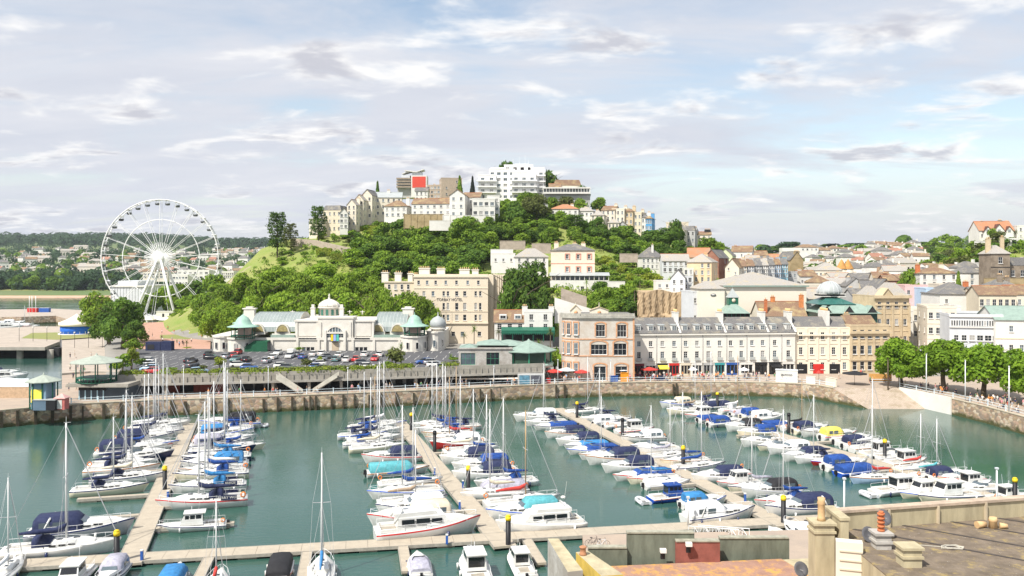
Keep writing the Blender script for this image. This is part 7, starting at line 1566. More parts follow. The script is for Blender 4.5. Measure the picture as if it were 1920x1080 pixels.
def rig_mesh(h):
 m=MB();r=.018
 m.tube((.55,0,h-.2),(5.1,0,1.4),r+.03,4);m.tube((.55,0,h),(-4.9,0,1.2),r,3)
 for s_ in(-1,1):
  m.tube((.55,0,h*.6),(.5,s_*1.0,h*.6+.05),.04,4)
  m.tube((.55,0,h-.1),(.5,s_*1.0,h*.6),r,3);m.tube((.5,s_*1.0,h*.6),(.4,s_*1.4,1.1),r,3);m.tube((.55,0,h*.6),(.0,s_*1.4,1.1),r,3)
 return m.data('rigging')
MH={k:(mast_mesh(k),rig_mesh(k))for k in(9.5,11,12.5,14)}
BOOM=MB();BOOM.tube((.4,0,2.15),(-3.5,0,2.25),.07,6);BOOM=BOOM.data('boom')
SCV=MB();SCV.loft([[(x,r_*math.cos(a),z+r_*1.3*math.sin(a))for a in[2*PI*k/8 for k in range(8)]]for x,r_,z in((.62,.12,3.0),(.45,.22,2.75),(-.3,.22,2.45),(-2.2,.17,2.4),(-3.5,.09,2.32))],0);SCV=SCV.data('sail_cover')
WHL=MB()
WHL.loft([[(x0,-w,1.0),(x1,-w,1.0),(x1,w,1.0),(x0,w,1.0)]if k==0 else[(x0,-w,z),(x1,-w,z),(x1,w,z),(x0,w,z)]for k,(x0,x1,w,z)in enumerate(((-1.6,1.9,1.15,1),(-1.5,1.6,1.1,1.9),(-1.5,1.1,1.02,2.75)))],0,sm=False);WHL.b0(-1.9,1.35,-1.15,1.15,2.75,2.87);WHL=WHL.data('wheelhouse')
WHW=wins([(-1.3,-.5,1.08,1.95,2.55),(-.35,.35,1.08,1.95,2.55),(.5,1.1,1.08,1.95,2.5)],'wheelhouse_window');WHF=MB();WHF.face([(1.62,-.95,1.95),(1.62,.95,1.95),(1.2,.88,2.6),(1.2,-.88,2.6)]);WHF.face([(-1.56,.9,1.4),(-1.56,-.9,1.4),(-1.56,-.9,2.5),(-1.56,.9,2.5)]);WHF=WHF.data('windscreen')
FLY=MB();FLY.loft([[(x0,-w,z),(x1,-w*.8,z),(x1,w*.8,z),(x0,w,z)]for x0,x1,w,z in((-3.0,2.4,1.35,1.2),(-2.9,1.6,1.3,2.3),(-3.2,.9,1.28,2.4),(-3.2,.7,1.28,2.75))],0,sm=False);FLY=FLY.data('superstructure')
FLW=wins([(-2.6,-1.4,1.32,1.65,2.15),(-1.2,.1,1.27,1.65,2.15),(.3,1.3,1.16,1.65,2.05)],'cabin_window',.04)
ARCH=MB();ARCH.path([(-3.3,-1.4,1.1),(-2.6,-1.25,2.5),(-2.6,1.25,2.5),(-3.3,1.4,1.1)],.11,6);ARCH=ARCH.data('radar_arch')
RAD=MB();RAD.lathe((-2.6,0,2.6),[(.05,0),(.28,.05),(.28,.2),(.05,.28)],10);RAD.tube((-2.6,.4,2.6),(-2.9,.4,4.6),.015,4);RAD=RAD.data('radar')
OUT=MB();OUT.box((-5.25,0,.75),(.55,.42,.75),0,0,(.8,.85));OUT.b0(-5.3,-5.1,-.08,.08,-.5,.4);OUT=OUT.data('outboard_motor')
FEN=MB();FEN.tube((0,0,0),(0,0,.7),.13,8);FEN=FEN.data('fender')
RIBM=MB()
RIBM.path([(-1.4,-.6,.25),(.6,-.6,.27),(1.2,-.3,.32),(1.4,0,.34),(1.2,.3,.32),(.6,.6,.27),(-1.4,.6,.25)],.24,8);RIBM=RIBM.data('tube');RIBF=MB();RIBF.b0(-1.3,1.0,-.5,.5,.08,.16);RIBF.b0(-.3,0,-.5,.5,.3,.36);RIBF.b0(-1.36,-1.28,-.5,.5,.1,.5);RIBF=RIBF.data('floor')
HAT=MB();HAT.box((2.2,0,1.72),(.6,.55,.05));HAT=HAT.data('hatch');HTS=MB();HTS.box((1.5,0,1.66),(.55,.5,.05));HTS.box((.0,0,1.58),(.5,.4,.05));HTS=HTS.data('hatch');LB=MB();LB.lathe((0,0,0),[(.22,-.06),(.34,-.06),(.34,.06),(.22,.06),(.22,-.06)],12);LB=LB.data('lifebuoy')
antif=mat('dark boot top',(.05,.03,.03),.7,.2)
CL={'white':gelcoat,'navy':mat('navy gelcoat',(.012,.022,.085),.25,.1,spec=.5),'cream':mat('cream gelcoat',(.74,.68,.52),.3,.06),'grey':mat('grey gelcoat',(.38,.39,.42),.3,.06),'blue':mat('blue gelcoat',(.02,.09,.45),.3,.1),'red':mat('red gelcoat',(.42,.03,.03),.3,.1),'lblue':mat('pale blue gelcoat',(.40,.54,.72),.3,.06),'black':black,'brown':mat('varnished wood',(.30,.13,.05),.4,.2,2)}
CV={'navy':navy,'blue':mat('royal blue canvas',(.018,.065,.26),.8,.3,2.5,bump=.06,bscale=3),'lblue':mat('bright blue canvas',(.04,.20,.44),.8,.25,2.5,bump=.06,bscale=3),'teal':mat('turquoise canvas',(.10,.36,.40),.8,.25,2.5,bump=.06,bscale=3),'black':mat('black canvas',(.022,.022,.025),.8,.2,2),'grey':mat('lavender grey canvas',(.40,.39,.46),.8,.25,2.5,bump=.06,bscale=3),'cream':mat('cream canvas cover',(.66,.58,.44),.8,.12,2),'tan':mat('tan canvas',(.36,.27,.19),.8,.15,2),'red':mat('red canvas',(.50,.05,.04),.75,.12,2),'white':mat('white canvas',(.76,.76,.76),.7,.06),'yellow':mat('yellow canvas cover',(.72,.62,.12),.8,.1)}
deckm=mat('non slip deck',(.72,.71,.67),.6,.06);cockm=mat('cockpit sole',(.36,.32,.26),.7,.2,2);BC={};mat('mast alloy',(.66,.66,.65),.4,.05)
NB={}
def boat(px,py,kind,L,side,hull='white',cv='navy',stripe=None,mast=0,arm='left',extra='',z=0,hd=None,rib=False,txt=None):
 if kind=='motor' and arm[:5]in('third','right')and(px*13+py*7)%10<4:cv=('white',None,'cream','black','grey')[(px+py)%5]
 p=PZ(px,py,0);base=math.atan2(AP.y,AP.x)
 rz={'R':base,'L':base+PI,'F':math.atan2(-CN.y,-CN.x),'N':math.atan2(CN.y,CN.x)}[side]+(hd or 0);s=L/10*(1.02 if py>900 else 1.1)
 nm={'sail':'sailing_yacht','motor':'motor_cruiser','fish':'wheelhouse_boat','fly':'motor_yacht','cover':'covered_boat','open':'open_boat'}[kind]
 t=thing(nm,'',{'sail':'sailing yacht','motor':'motor boat','fish':'fishing boat','fly':'motor yacht','cover':'boat','open':'boat'}[kind],(p.x,p.y,0),rz,'boats in the marina');t.scale=(s,s*(1.0 if L>7 else 1.12),s*(1 if L>7 else 1.15))
 t['_px']=px;t['_py']=py
 hk={'sail':'sail','motor':'motor','fish':'flat','fly':'motor','cover':'open','open':'open'}[kind]
 h=link('hull',HM[hk],[CL[hull],CL[stripe]if stripe else(CL['white']if hull!='white' else gelcoat),deckm,antif],t)
 sd=random.Random(px*7+py)
 if stripe is None and sd.random()<.55:h.material_slots[1].link='OBJECT';h.material_slots[1].material=CL[sd.choice(('navy','navy','blue','red','grey','brown'))]
 if sd.random()<.3:o=link('lifebuoy',LB,[mat('orange plastic',(.80,.22,.03),.5)],t,(-4.5,sd.choice((-1,1))*1.2,1.5));o.rotation_euler=(PI/2,0,0)
 if hull=='white' and sd.random()<.3:h.material_slots[0].link='OBJECT';h.material_slots[0].material=sd.choice((CL['cream'],mat('faded white gelcoat',(.62,.62,.60),.4,.1,.5)))
 for k in range(3):
  for s_ in(-1,1):
   if sd.random()<.6:link('fender',FEN,[CL['white']if sd.random()<.6 else CL['navy']],t,(-3.4+2.6*k,s_*(1.72 if hk!='sail' else 1.55),.15))
 if kind=='sail':
  c=link('cabin',CAB['sail'],[gelcoat],t);lk('cabin_window',SW,[glass],c);link('cockpit',CKS,[gelcoat,cockm],t);link('hatch',HTS,[glass],c);link('guardrail',RLS,[steelw],t)
  k=min(MH,key=lambda q_:abs(q_-mast/s));link('mast',MH[k][0],[mat('mast alloy',(.66,.66,.65),.4,.05)if sd.random()<.88 or extra=='tall' or px<130 else mat('varnished mast',(.42,.28,.14),.5,.15)],t);link('rigging',MH[k][1],[mat('steel wire',(.45,.45,.46),.4)],t)
  link('boom',BOOM,[MATS['mast alloy']],t);link('sail_cover',SCV,[CV[cv]],t)
  if extra!='nospray':link('sprayhood',CAN['spray'],[CV[cv if cv not in('tan','cream','red')else 'navy']],t)
 elif kind=='motor':
  c=link('cabin',CAB['motor'],[gelcoat],t);lk('cabin_window',MWN,[glass],c);link('cockpit',CKM,[gelcoat,cockm],t);link('hatch',HAT,[glass],c);link('guardrail',RLM,[steelw],t);link('windscreen',WSC,[lglass],t)
  if cv:cc=link('canopy',CAN['motor'],[CV[cv]],t);lk('canopy_window',CWIN,[lglass],cc)
  if 'arch' in extra:link('radar_arch',ARCH,[gelcoat],t)
  if L<8 or 'out' in extra:link('outboard_motor',OUT,[black],t)
 elif kind=='fish':
  c=link('wheelhouse',WHL,[CL['white']if 'bluehouse' not in extra else CV['blue']],t);lk('wheelhouse_window',WHW,[glass],c);link('windscreen',WHF,[glass],c);link('cockpit',mk_ck(),[gelcoat,cockm],t);link('guardrail',RLS,[steelw],t)
  if cv:link('foredeck_cover',CAN['low'],[CV[cv]],t,(0,0,-.1),0,(.45,.7,.6))if 0 else None
  if 'out' in extra:link('outboard_motor',OUT,[black],t)
  q=BC.setdefault('aer',mk(lambda m:(m.tube((-.8,.5,2.87),(-1.1,.5,4.8),.02,4),m.tube((.2,0,2.87),(.2,0,3.7),.04,5))).data('aerial'));link('aerial',q,[steelw],c)
 elif kind=='fly':
  c=link('superstructure',FLY,[gelcoat],t);lk('cabin_window',FLW,[glass],c);link('foredeck',CAB['motor'],[gelcoat],t);link('guardrail',RLM,[steelw],t);link('radar_arch',ARCH,[gelcoat],t,(0,0,1.0),0,(1,.9,.8));link('radar',RAD,[white],t,(0,0,.95));link('cockpit',CKM,[gelcoat,cockm],t,(0,0,0),0,(1,1,1))
  if cv:link('canopy',CAN['spray'],[CV[cv]],t,(-1.9,0,-.1),0,(1.1,1.4,1.2))
 elif kind=='cover':
  link('boat_cover',CAN['full'],[CV[cv]],t);link('outboard_motor',OUT,[black],t)
 else:
  link('cockpit',CKM,[gelcoat,cockm],t,(0,0,-.2));link('cabin',CAB['low'],[gelcoat],t,(0,0,-.1));link('windscreen',WSC,[lglass],t,(0,0,-.35),0,(1,.9,1));link('outboard_motor',OUT,[black],t)
  if cv:link('boat_cover',CAN['low'],[CV[cv]],t,(0,0,-.1))
 if txt:
  for s_ in(-1,1):
   q=BC.setdefault('panel',mk(lambda m:m.b0(-.9,.9,-.02,.02,-.28,.28)).data('dodger'));o=link('dodger',q,[navy],t,(-2.9,s_*1.46,1.32));
   me=BC.setdefault(txt,text_mesh(txt,.42,.01));me.materials.clear();l_=link('lettering',me,[white],o,(0,s_*.04,0));l_.rotation_euler=(PI/2,0,0 if s_<0 else PI)
 hc={'white':'white','navy':'navy hulled','cream':'cream','grey':'grey hulled','blue':'blue hulled','red':'red hulled','lblue':'pale blue','black':'black hulled'}[hull]
 cvw={'navy':'navy','blue':'blue','lblue':'sky blue','teal':'turquoise','black':'black','grey':'lavender grey','cream':'cream','tan':'tan','red':'red','white':'white','yellow':'yellow',None:None}[cv]
 kw={'sail':'yacht with %s sails'%cvw,'motor':'motor cruiser'+(' with %s canopy'%cvw if cv else ''),'fish':'wheelhouse boat','fly':'flybridge yacht','cover':'boat under %s cover'%cvw,'open':'open boat'+(' with %s cover'%cvw if cv else '')}[kind]
 t['label']='%s %s'%(hc,kw);t['_arm']=arm
 NB.setdefault(arm,[]).append(t)
 if rib:
  r_=p-Vector((math.cos(rz),math.sin(rz),0))*(L/2+1.2);rr_=thing('inflatable_dinghy','pale inflatable dinghy at a stern, %s arm'%arm,'dinghy',(r_.x,r_.y,0),rz+PI/2);link('tube',RIBM,[lgrey],rr_);link('floor',RIBF,[greyw],rr_)
 return t
def mk_ck():return BC.setdefault('ckf',mk(lambda m:cockpit(m,-4.5,-1.7,2.2,.80)).data('cockpit'))
W,N_='white','navy'
for a in[(112,1042,'sail',11.5,'R',W,'navy',None,14,'left, left side'),(150,1008,'motor',11,'R','grey','navy',None,0,'left, left side','arch'),(205,926,'sail',9.6,'R',W,'navy','navy',0,'left, left side'),(240,905,'sail',10,'R',W,'cream',None,13.5,'left, left side'),(228,889,'sail',9.6,'R',W,'navy',None,12,'left, left side'),(258,866,'motor',9.6,'R','navy',None,None,0,'left, left side'),(245,855,'motor',10,'R',W,'navy',None,0,'left, left side','arch'),(272,843,'sail',9.6,'R',W,'navy',None,13.5,'left, left side'),(268,831,'motor',9,'R',W,'navy',None,0,'left, left side'),(286,821,'sail',9.6,'R',W,'navy',None,14,'left, left side'),(283,812,'sail',9,'R',W,'white',None,13,'left, left side'),(300,804,'sail',9.6,'R',W,'navy',None,14,'left, left side'),(382,951,'sail',11,'L',W,'navy',None,12.5,'left, right side','',0,None,False,'BERRY WOLF'),(362,993,'fish',7.6,'L',W,None,'navy',0,'left, right side','out'),(392,921,'sail',10,'L',W,'lblue','navy',12,'left, right side','',0,None,False,'BREEZE'),(398,899,'sail',9.6,'L',W,'blue',None,13,'left, right side'),(405,880,'motor',9,'L',W,'lblue','navy',0,'left, right side'),(408,866,'sail',9.6,'L','navy','lblue',None,13,'left, right side'),(415,852,'sail',9.6,'R','navy','navy','navy',14.5,'left, right side','tall'),(412,841,'motor',9,'R',W,'grey',None,0,'left, right side'),(420,831,'sail',9.6,'R',W,'navy',None,13,'left, right side'),(422,821,'motor',9,'R',W,'lblue',None,0,'left, right side'),(425,812,'sail',9,'L',W,'blue',None,13.5,'left, right side'),(432,803,'motor',10.5,'L',W,'black',None,0,'left, right side','arch',0,None,True),(800,1006,'fly',12,'R',W,None,'red',0,'second, left side'),(775,984,'motor',10.5,'L',W,'cream',None,0,'second, left side','arch'),(775,962,'motor',9,'L',W,'white',None,0,'second, left side','arch'),(772,948,'sail',9,'R',W,'tan',None,0,'second, left side','nospray'),(762,932,'sail',10,'L',W,'blue',None,12,'second, left side','nospray'),(768,913,'sail',9,'R',W,'blue',None,11.5,'second, left side','nospray'),(745,890,'cover',8.5,'R',W,'teal','brown',0,'second, left side'),(735,866,'motor',8.5,'L',W,'navy',None,0,'second, left side'),(706,846,'sail',8.6,'R',W,'cream',None,0,'second, left side','nospray'),(702,829,'sail',9,'R',W,'navy',None,14,'second, left side'),(706,815,'sail',9,'R',W,'blue',None,13.5,'second, left side'),(698,806,'sail',8.6,'R',W,'navy',None,11,'second, left side'),(1015,996,'fly',10.5,'L',W,None,None,0,'second, right side'),(985,972,'motor',9.5,'L',W,'teal',None,0,'second, right side'),(978,950,'sail',10,'R',W,'red',None,13,'second, right side','nospray',0,.02),(933,926,'cover',8.5,'L',W,'grey',None,0,'second, right side'),(950,912,'sail',9,'L',W,'blue',None,12.5,'second, right side'),(908,898,'motor',8.5,'L',W,'navy',None,0,'second, right side'),(905,882,'motor',8.5,'L',W,'blue',None,0,'second, right side'),(880,868,'motor',8.5,'L',W,'navy',None,0,'second, right side'),(882,851,'sail',8.6,'R',W,'cream',None,11,'second, right side','nospray'),(858,840,'motor',8.5,'L','red','white',None,0,'second, right side'),(848,828,'sail',8.6,'L',W,'red',None,12,'second, right side'),(840,819,'sail',8.6,'L',W,'blue',None,13.5,'second, right side'),(824,811,'sail',8.6,'L',W,'blue',None,14,'second, right side'),(815,802,'sail',8.6,'L',W,'navy',None,14,'second, right side'),(1348,977,'motor',9.4,'R',W,'navy','navy',0,'third, left side','arch'),(1318,950,'motor',6.4,'R',W,'lblue',None,0,'third, left side','out'),(1262,938,'fish',6.8,'R','blue',None,None,0,'third, left side','bluehouse',0,None,True),(1250,914,'open',7,'R',W,'white',None,0,'third, left side'),(1206,899,'open',8.4,'L',W,'blue','red',0,'third, left side'),(1152,869,'motor',8.6,'L',W,'navy',None,0,'third, left side'),(1112,850,'open',8.2,'L',W,'blue',None,0,'third, left side'),(1086,834,'motor',7.6,'L',W,'navy',None,0,'third, left side'),(1062,820,'motor',7.4,'L',W,'navy',None,0,'third, left side'),(1042,805,'open',8,'L',W,'blue','navy',0,'third, left side'),(1006,789,'motor',8.6,'L',W,'blue',None,0,'third, left side'),(1500,965,'motor',9.6,'L',W,'navy','navy',0,'third, right side','arch'),(1475,948,'sail',9,'L',W,'blue',None,12.5,'third, right side'),(1445,930,'motor',8.5,'L',W,'black',None,0,'third, right side'),(1385,911,'fish',6.6,'L',W,None,'red',0,'third, right side'),(1348,903,'motor',8.4,'L',W,'navy',None,0,'third, right side'),(1310,882,'sail',8,'R',W,'blue','navy',12,'third, right side','nospray'),(1252,862,'sail',7,'R',W,'grey',None,9,'third, right side','nospray'),(1222,843,'open',7,'L',W,None,'navy',0,'third, right side'),(1206,829,'motor',7.6,'L',W,None,'black',0,'third, right side'),(1190,812,'fish',7,'R',W,None,None,0,'third, right side'),(1168,803,'motor',7.4,'R',W,None,None,0,'third, right side'),(1128,790,'sail',8,'L',W,'navy',None,11,'third, right side'),(1098,776,'sail',8,'R',W,'navy',None,12,'third, right side'),(1778,938,'fish',9.2,'L','cream',None,'navy',0,'right, left side'),(1690,925,'fish',8.8,'R',W,None,None,0,'right, left side','',0,None,True),(1640,904,'sail',8,'L','lblue','red','brown',11.5,'right, left side','nospray'),(1612,890,'cover',7.4,'R','blue','blue',None,0,'right, left side'),(1552,871,'open',5.4,'L','red',None,None,0,'right, left side'),(1508,863,'motor',7.4,'L',W,'navy',None,0,'right, left side'),(1480,850,'motor',7.4,'L',W,'blue',None,0,'right, left side'),(1432,836,'motor',8,'L',W,None,None,0,'right, left side','arch'),(1420,818,'motor',7.4,'L',W,'blue',None,0,'right, left side'),(1362,799,'motor',7.4,'R',W,'blue',None,0,'right, left side'),(1318,783,'fish',7.4,'L',W,None,'red',0,'right, left side'),(1282,777,'motor',7,'L','cream',None,None,0,'right, left side'),(1268,764,'motor',7,'L',W,'blue',None,0,'right, left side'),(1836,925,'motor',7.4,'L',W,'navy',None,0,'right, right side'),(1890,939,'fish',6.4,'R','cream',None,None,0,'right, right side'),(1800,906,'motor',7.4,'L',W,'navy',None,0,'right, right side'),(1752,897,'sail',7.4,'R',W,'teal',None,9.5,'right, right side','nospray'),(1722,884,'sail',7.4,'R',W,'red',None,9.5,'right, right side','nospray'),(1700,872,'fish',6.8,'R',W,None,None,0,'right, right side'),(1652,855,'fish',7,'R',W,None,None,0,'right, right side'),(1632,846,'sail',7,'R',W,'white',None,10.5,'right, right side','nospray'),(1598,832,'motor',7,'R',W,None,None,0,'right, right side'),(1572,824,'motor',7,'R',W,'yellow',None,0,'right, right side','out'),(1538,818,'motor',7.4,'L',W,None,'black',0,'right, right side'),(1500,806,'sail',7.2,'R',W,'black',None,9.5,'right, right side','nospray'),(1462,802,'open',7,'R',W,'blue',None,0,'right, right side'),(1440,790,'motor',7,'R',W,None,None,0,'right, right side'),(1352,766,'cover',7.6,'R',W,'navy',None,0,'right, right side','arch'),(1400,781,'open',7,'R',W,'grey',None,0,'right, right side'),(1300,770,'sail',7.2,'R',W,'tan',None,11,'right, right side'),(230,878,'sail',9,'R',W,'navy',None,13,'left, left side'),(446,845,'sail',8,'R',W,'blue',None,12.5,'left, right side'),(678,822,'sail',8,'R',W,'navy',None,13,'second, left side'),(860,806,'sail',8,'L',W,'navy',None,12.5,'second, right side'),(925,934,'sail',8.6,'L',W,'cream',None,12.5,'second, right side','nospray'),(893,859,'sail',8.4,'L',W,'blue',None,12,'second, right side'),(1285,871,'sail',7.6,'L',W,'blue',None,11.5,'third, right side','nospray'),(1235,851,'motor',7,'L',W,'blue',None,0,'third, right side'),(1180,884,'motor',8,'L',W,'navy',None,0,'third, left side'),(1132,860,'sail',7.6,'L',W,'blue',None,11,'third, left side'),(1100,841,'open',7.4,'L',W,'lblue',None,0,'third, left side'),(1226,905,'sail',8,'L',W,'lblue',None,11,'third, left side','nospray'),(1024,797,'sail',8,'L',W,'navy',None,12,'third, left side'),(1148,797,'motor',7.4,'R',W,None,'navy',0,'third, right side'),(1415,921,'sail',8,'L',W,'grey',None,12.5,'third, right side','nospray'),(1360,895,'open',7,'L',W,None,'red',0,'third, right side'),(1395,808,'motor',7,'L',W,'navy',None,0,'right, left side'),(1340,791,'open',7,'R',W,'blue',None,0,'right, left side'),(1458,843,'open',7,'L',W,None,'navy',0,'right, left side'),(1530,867,'sail',7,'L',W,'navy',None,10,'right, left side'),(1585,880,'motor',7,'R',W,'blue',None,0,'right, left side'),(1730,932,'fish',7,'L',W,None,'blue',0,'right, left side'),(1520,812,'motor',7,'R',W,'navy',None,0,'right, right side'),(1420,785,'motor',7,'R',W,'blue',None,0,'right, right side'),(1380,774,'sail',7,'R',W,'white',None,11.5,'right, right side'),(1330,760,'sail',7,'R',W,'navy',None,11.5,'right, right side'),(1615,840,'motor',7,'R',W,'navy',None,0,'right, right side'),(1676,864,'motor',7,'R',W,None,None,0,'right, right side'),(1776,901,'motor',7,'R',W,'navy',None,0,'right, right side'),(1820,915,'fish',7,'R',W,None,None,0,'right, right side'),(265,847,'sail',8.6,'R',W,'blue',None,13,'left, left side'),(292,816,'sail',8.6,'R',W,'white',None,13.5,'left, left side'),(308,800,'sail',8.6,'R',W,'navy',None,12,'left, left side'),(400,889,'sail',8.6,'L',W,'white',None,12,'left, right side'),(428,807,'sail',8.6,'L',W,'navy',None,13,'left, right side'),(415,836,'sail',8.6,'R',W,'white',None,12.5,'left, right side'),(715,802,'sail',8.6,'R',W,'white',None,13,'second, left side'),(690,838,'sail',8,'R',W,'blue',None,12,'second, left side'),(868,834,'sail',8,'L',W,'white',None,12,'second, right side'),(918,890,'sail',8,'L',W,'navy',None,12,'second, right side'),(835,806,'sail',8.4,'L',W,'blue',None,13,'second, right side'),(12,1084,'sail',8,'F',W,'white',None,0,'front','nospray'),(136,1098,'fish',8,'N',W,None,None,0,'front'),(207,1094,'motor',7,'N',W,'grey',None,0,'front'),(323,1096,'cover',7.6,'F',W,'lblue',None,0,'front'),(404,1112,'sail',8,'F','red','red','cream',9.5,'front','nospray'),(523,1085,'cover',7,'N',W,'black',None,0,'front'),(603,1086,'sail',9,'F',W,'lblue','lblue',13,'front','nospray'),(786,1068,'open',6.4,'F',W,'grey',None,0,'front'),(890,1078,'fish',9,'F',W,None,None,0,'front'),(975,1066,'fish',7.2,'F',W,None,'navy',0,'front','out'),(1470,1020,'open',7,'F',W,'lblue',None,0,'front'),(1500,1012,'motor',7,'F',W,'white',None,0,'front')]:
 a=list(a)
 if a[2]=='sail' and a[8]==0:a[8]=10.5
 boat(*a)
for arm,bs in NB.items():
 bs.sort(key=lambda o:(-o['_py']if arm!='front' else o['_px']));c={}
 tot={}
 for i,o in enumerate(bs):
  if arm=='front':o['label']+=', %s from left in the front row'%nth(i)
  else:
   k,sd_=arm.split(', ');o['label']+=', %s on the %s of the %s arm'%(nth(i),sd_,k if k!='left' else 'leftmost')
 for o in bs:del o['_px'],o['_py'],o['_arm']
for i,(px,py,k,L)in enumerate([(2,706,'motor',9),(10,714,'fly',10),(-6,722,'motor',9),(8,612,'motor',10),(26,609,'motor',10),(44,611,'sail',9),(60,606,'motor',10),(16,618,'fly',11),(36,617,'motor',10),(-8,606,'fly',11),(54,616,'motor',9)]):
 t=boat(px,py,k,L,'R',W,'navy' if i in(0,2)else 'white',None,11,'outer');del t['_px'],t['_py'],t['_arm'];t['group']='boats in the outer harbour'
 t['label']='white %s in the outer harbour at far left, %s'%('yacht' if k=='sail' else 'motor boat',['nearest but two','nearest but one','nearest of all','far row, second from left','far row, third from left','far row, with a mast','far row, rightmost','front of the far row, left','front of the far row, middle','far row, leftmost','front of the far row, right'][i])
def car_body(kind):
 m=MB();P_=[(-2.15,.45,.62),(-2.1,.42,.95),(-1.4,.42,1.0),(.9,.42,.98),(1.9,.42,.82),(2.15,.45,.55)]
 if kind=='van':P_=[(-2.4,.45,1.9),(-2.3,.4,2.0),(0,.4,2.0),(1.2,.4,1.9),(1.9,.42,1.1),(2.4,.45,.8)]
 m.loft([[(x,-.86,.28),(x,-.88,zt_*.7),(x,-.80,zt_),(x,.80,zt_),(x,.88,zt_*.7),(x,.86,.28)]for x,_,zt_ in P_],0,False,True,True,True);m.b0(-2.1,2.1,-.8,.8,.2,.3,0);return m.data('body')
def car_cab():
 m=MB();m.loft([[(-1.95,-.76,.93),(-1.95,.76,.93),(1.05,.76,.95),(1.05,-.76,.95)],[(-1.5,-.62,1.42),(-1.5,.62,1.42),(.3,.62,1.45),(.3,-.62,1.45)]],0,sm=False);g_=m.data('window')
 m=MB();m.b0(-1.5,.28,-.62,.62,1.425,1.475);return g_,m.data('roof')
CB={'car':car_body('car'),'van':car_body('van')};CG,CRF=car_cab();WH=MB();WH.tube((0,-.1,0),(0,.1,0),.32,12);WH=WH.data('wheel');LT=MB();LT.b0(-.03,.03,-.15,.15,-.07,.07);LT=LT.data('headlight');VW=MB();VW.face([(1.93,-.7,1.12),(1.93,.7,1.12),(1.32,.68,1.8),(1.32,-.68,1.8)]);VW=VW.data('windscreen')
tyre=mat('tyre',(.03,.03,.03),.9);lampm=mat('lamp glass',(.8,.8,.75),.2);tail=mat('tail lamp',(.5,.02,.02),.3)
CC={'white':gelcoat,'black':mat('black car paint',(.02,.02,.024),.2,spec=.6),'silver':mat('silver car paint',(.42,.44,.46),.3,metal=.5),'grey':mat('dark grey car paint',(.10,.11,.12),.25,spec=.6),'blue':mat('blue car paint',(.03,.09,.28),.25,spec=.6),'red':mat('red car paint',(.50,.03,.03),.25,spec=.6),'green':mat('grey green car paint',(.12,.22,.22),.3),'pale blue':mat('pale blue car paint',(.35,.50,.65),.3)}
CARS=[(392,672,'black',90),(398,678,'black',0),(424,676,'silver',90),(435,674,'red',90),(441,681,'green',90),(445,668,'red',90),(462,682,'black',90),(500,684,'silver',90),(448,692,'white',10),(468,697,'blue',5),(521,669,'white',90),(512,677,'white',90),(530,694,'white',12),(540,697,'grey',5),(543,675,'white',90),(548,671,'van',90),(560,672,'grey',90),(568,676,'blue',90),(588,671,'white',90),(604,670,'white',90),(597,681,'silver',30),(607,677,'grey',20),(595,690,'white',25),(596,696,'blue',20),(610,699,'grey',15),(630,681,'green',90),(636,673,'white',90),(650,682,'white',90),(668,681,'red',90),(684,672,'white',90),(680,688,'grey',15),(690,695,'white',10),(703,680,'red',90),(712,672,'white',90),(795,686,'blue',20),(810,687,'silver',15),(816,692,'white',12),(832,697,'grey',10),(358,684,'black',78),(360,692,'grey',78),(372,704,'pale blue',40),(273,684,'white',0),(278,690,'silver',4),(279,695,'white',3),(281,699,'pale blue',5),(283,704,'red',6)]
seen={}
for px,py,c,rz in sorted(CARS):
 p=PZ(px,py-4,DKZ)if px>290 else PZ(px,py-4,DKZ);van=c=='van';seen[c]=seen.get(c,0)+1
 cw='white' if van else c;t=thing('parked_van' if van else 'parked_car','%s %s on the raised car park, %s from the left'%(cw,'van' if van else 'car',nth(seen[c]-1)),'van' if van else 'car',p,R(rz+180*(px%2)),'cars on the raised car park')
 link('body',CB['van' if van else 'car'],[CC[cw]],t)
 if van:link('windscreen',VW,[glass],t)
 else:link('window',CG,[glass],t);link('roof',CRF,[CC[cw]],t)
 for x in(-1.35,1.35):
  for y in(-.8,.8):link('wheel',WH,[tyre],t,(x,y,.32))
 for y in(-.6,.6):link('headlight',LT,[lampm],t,(2.15 if not van else 2.4,y,.62));link('tail_light',LT,[tail],t,(-2.15 if not van else-2.4,y,.7))
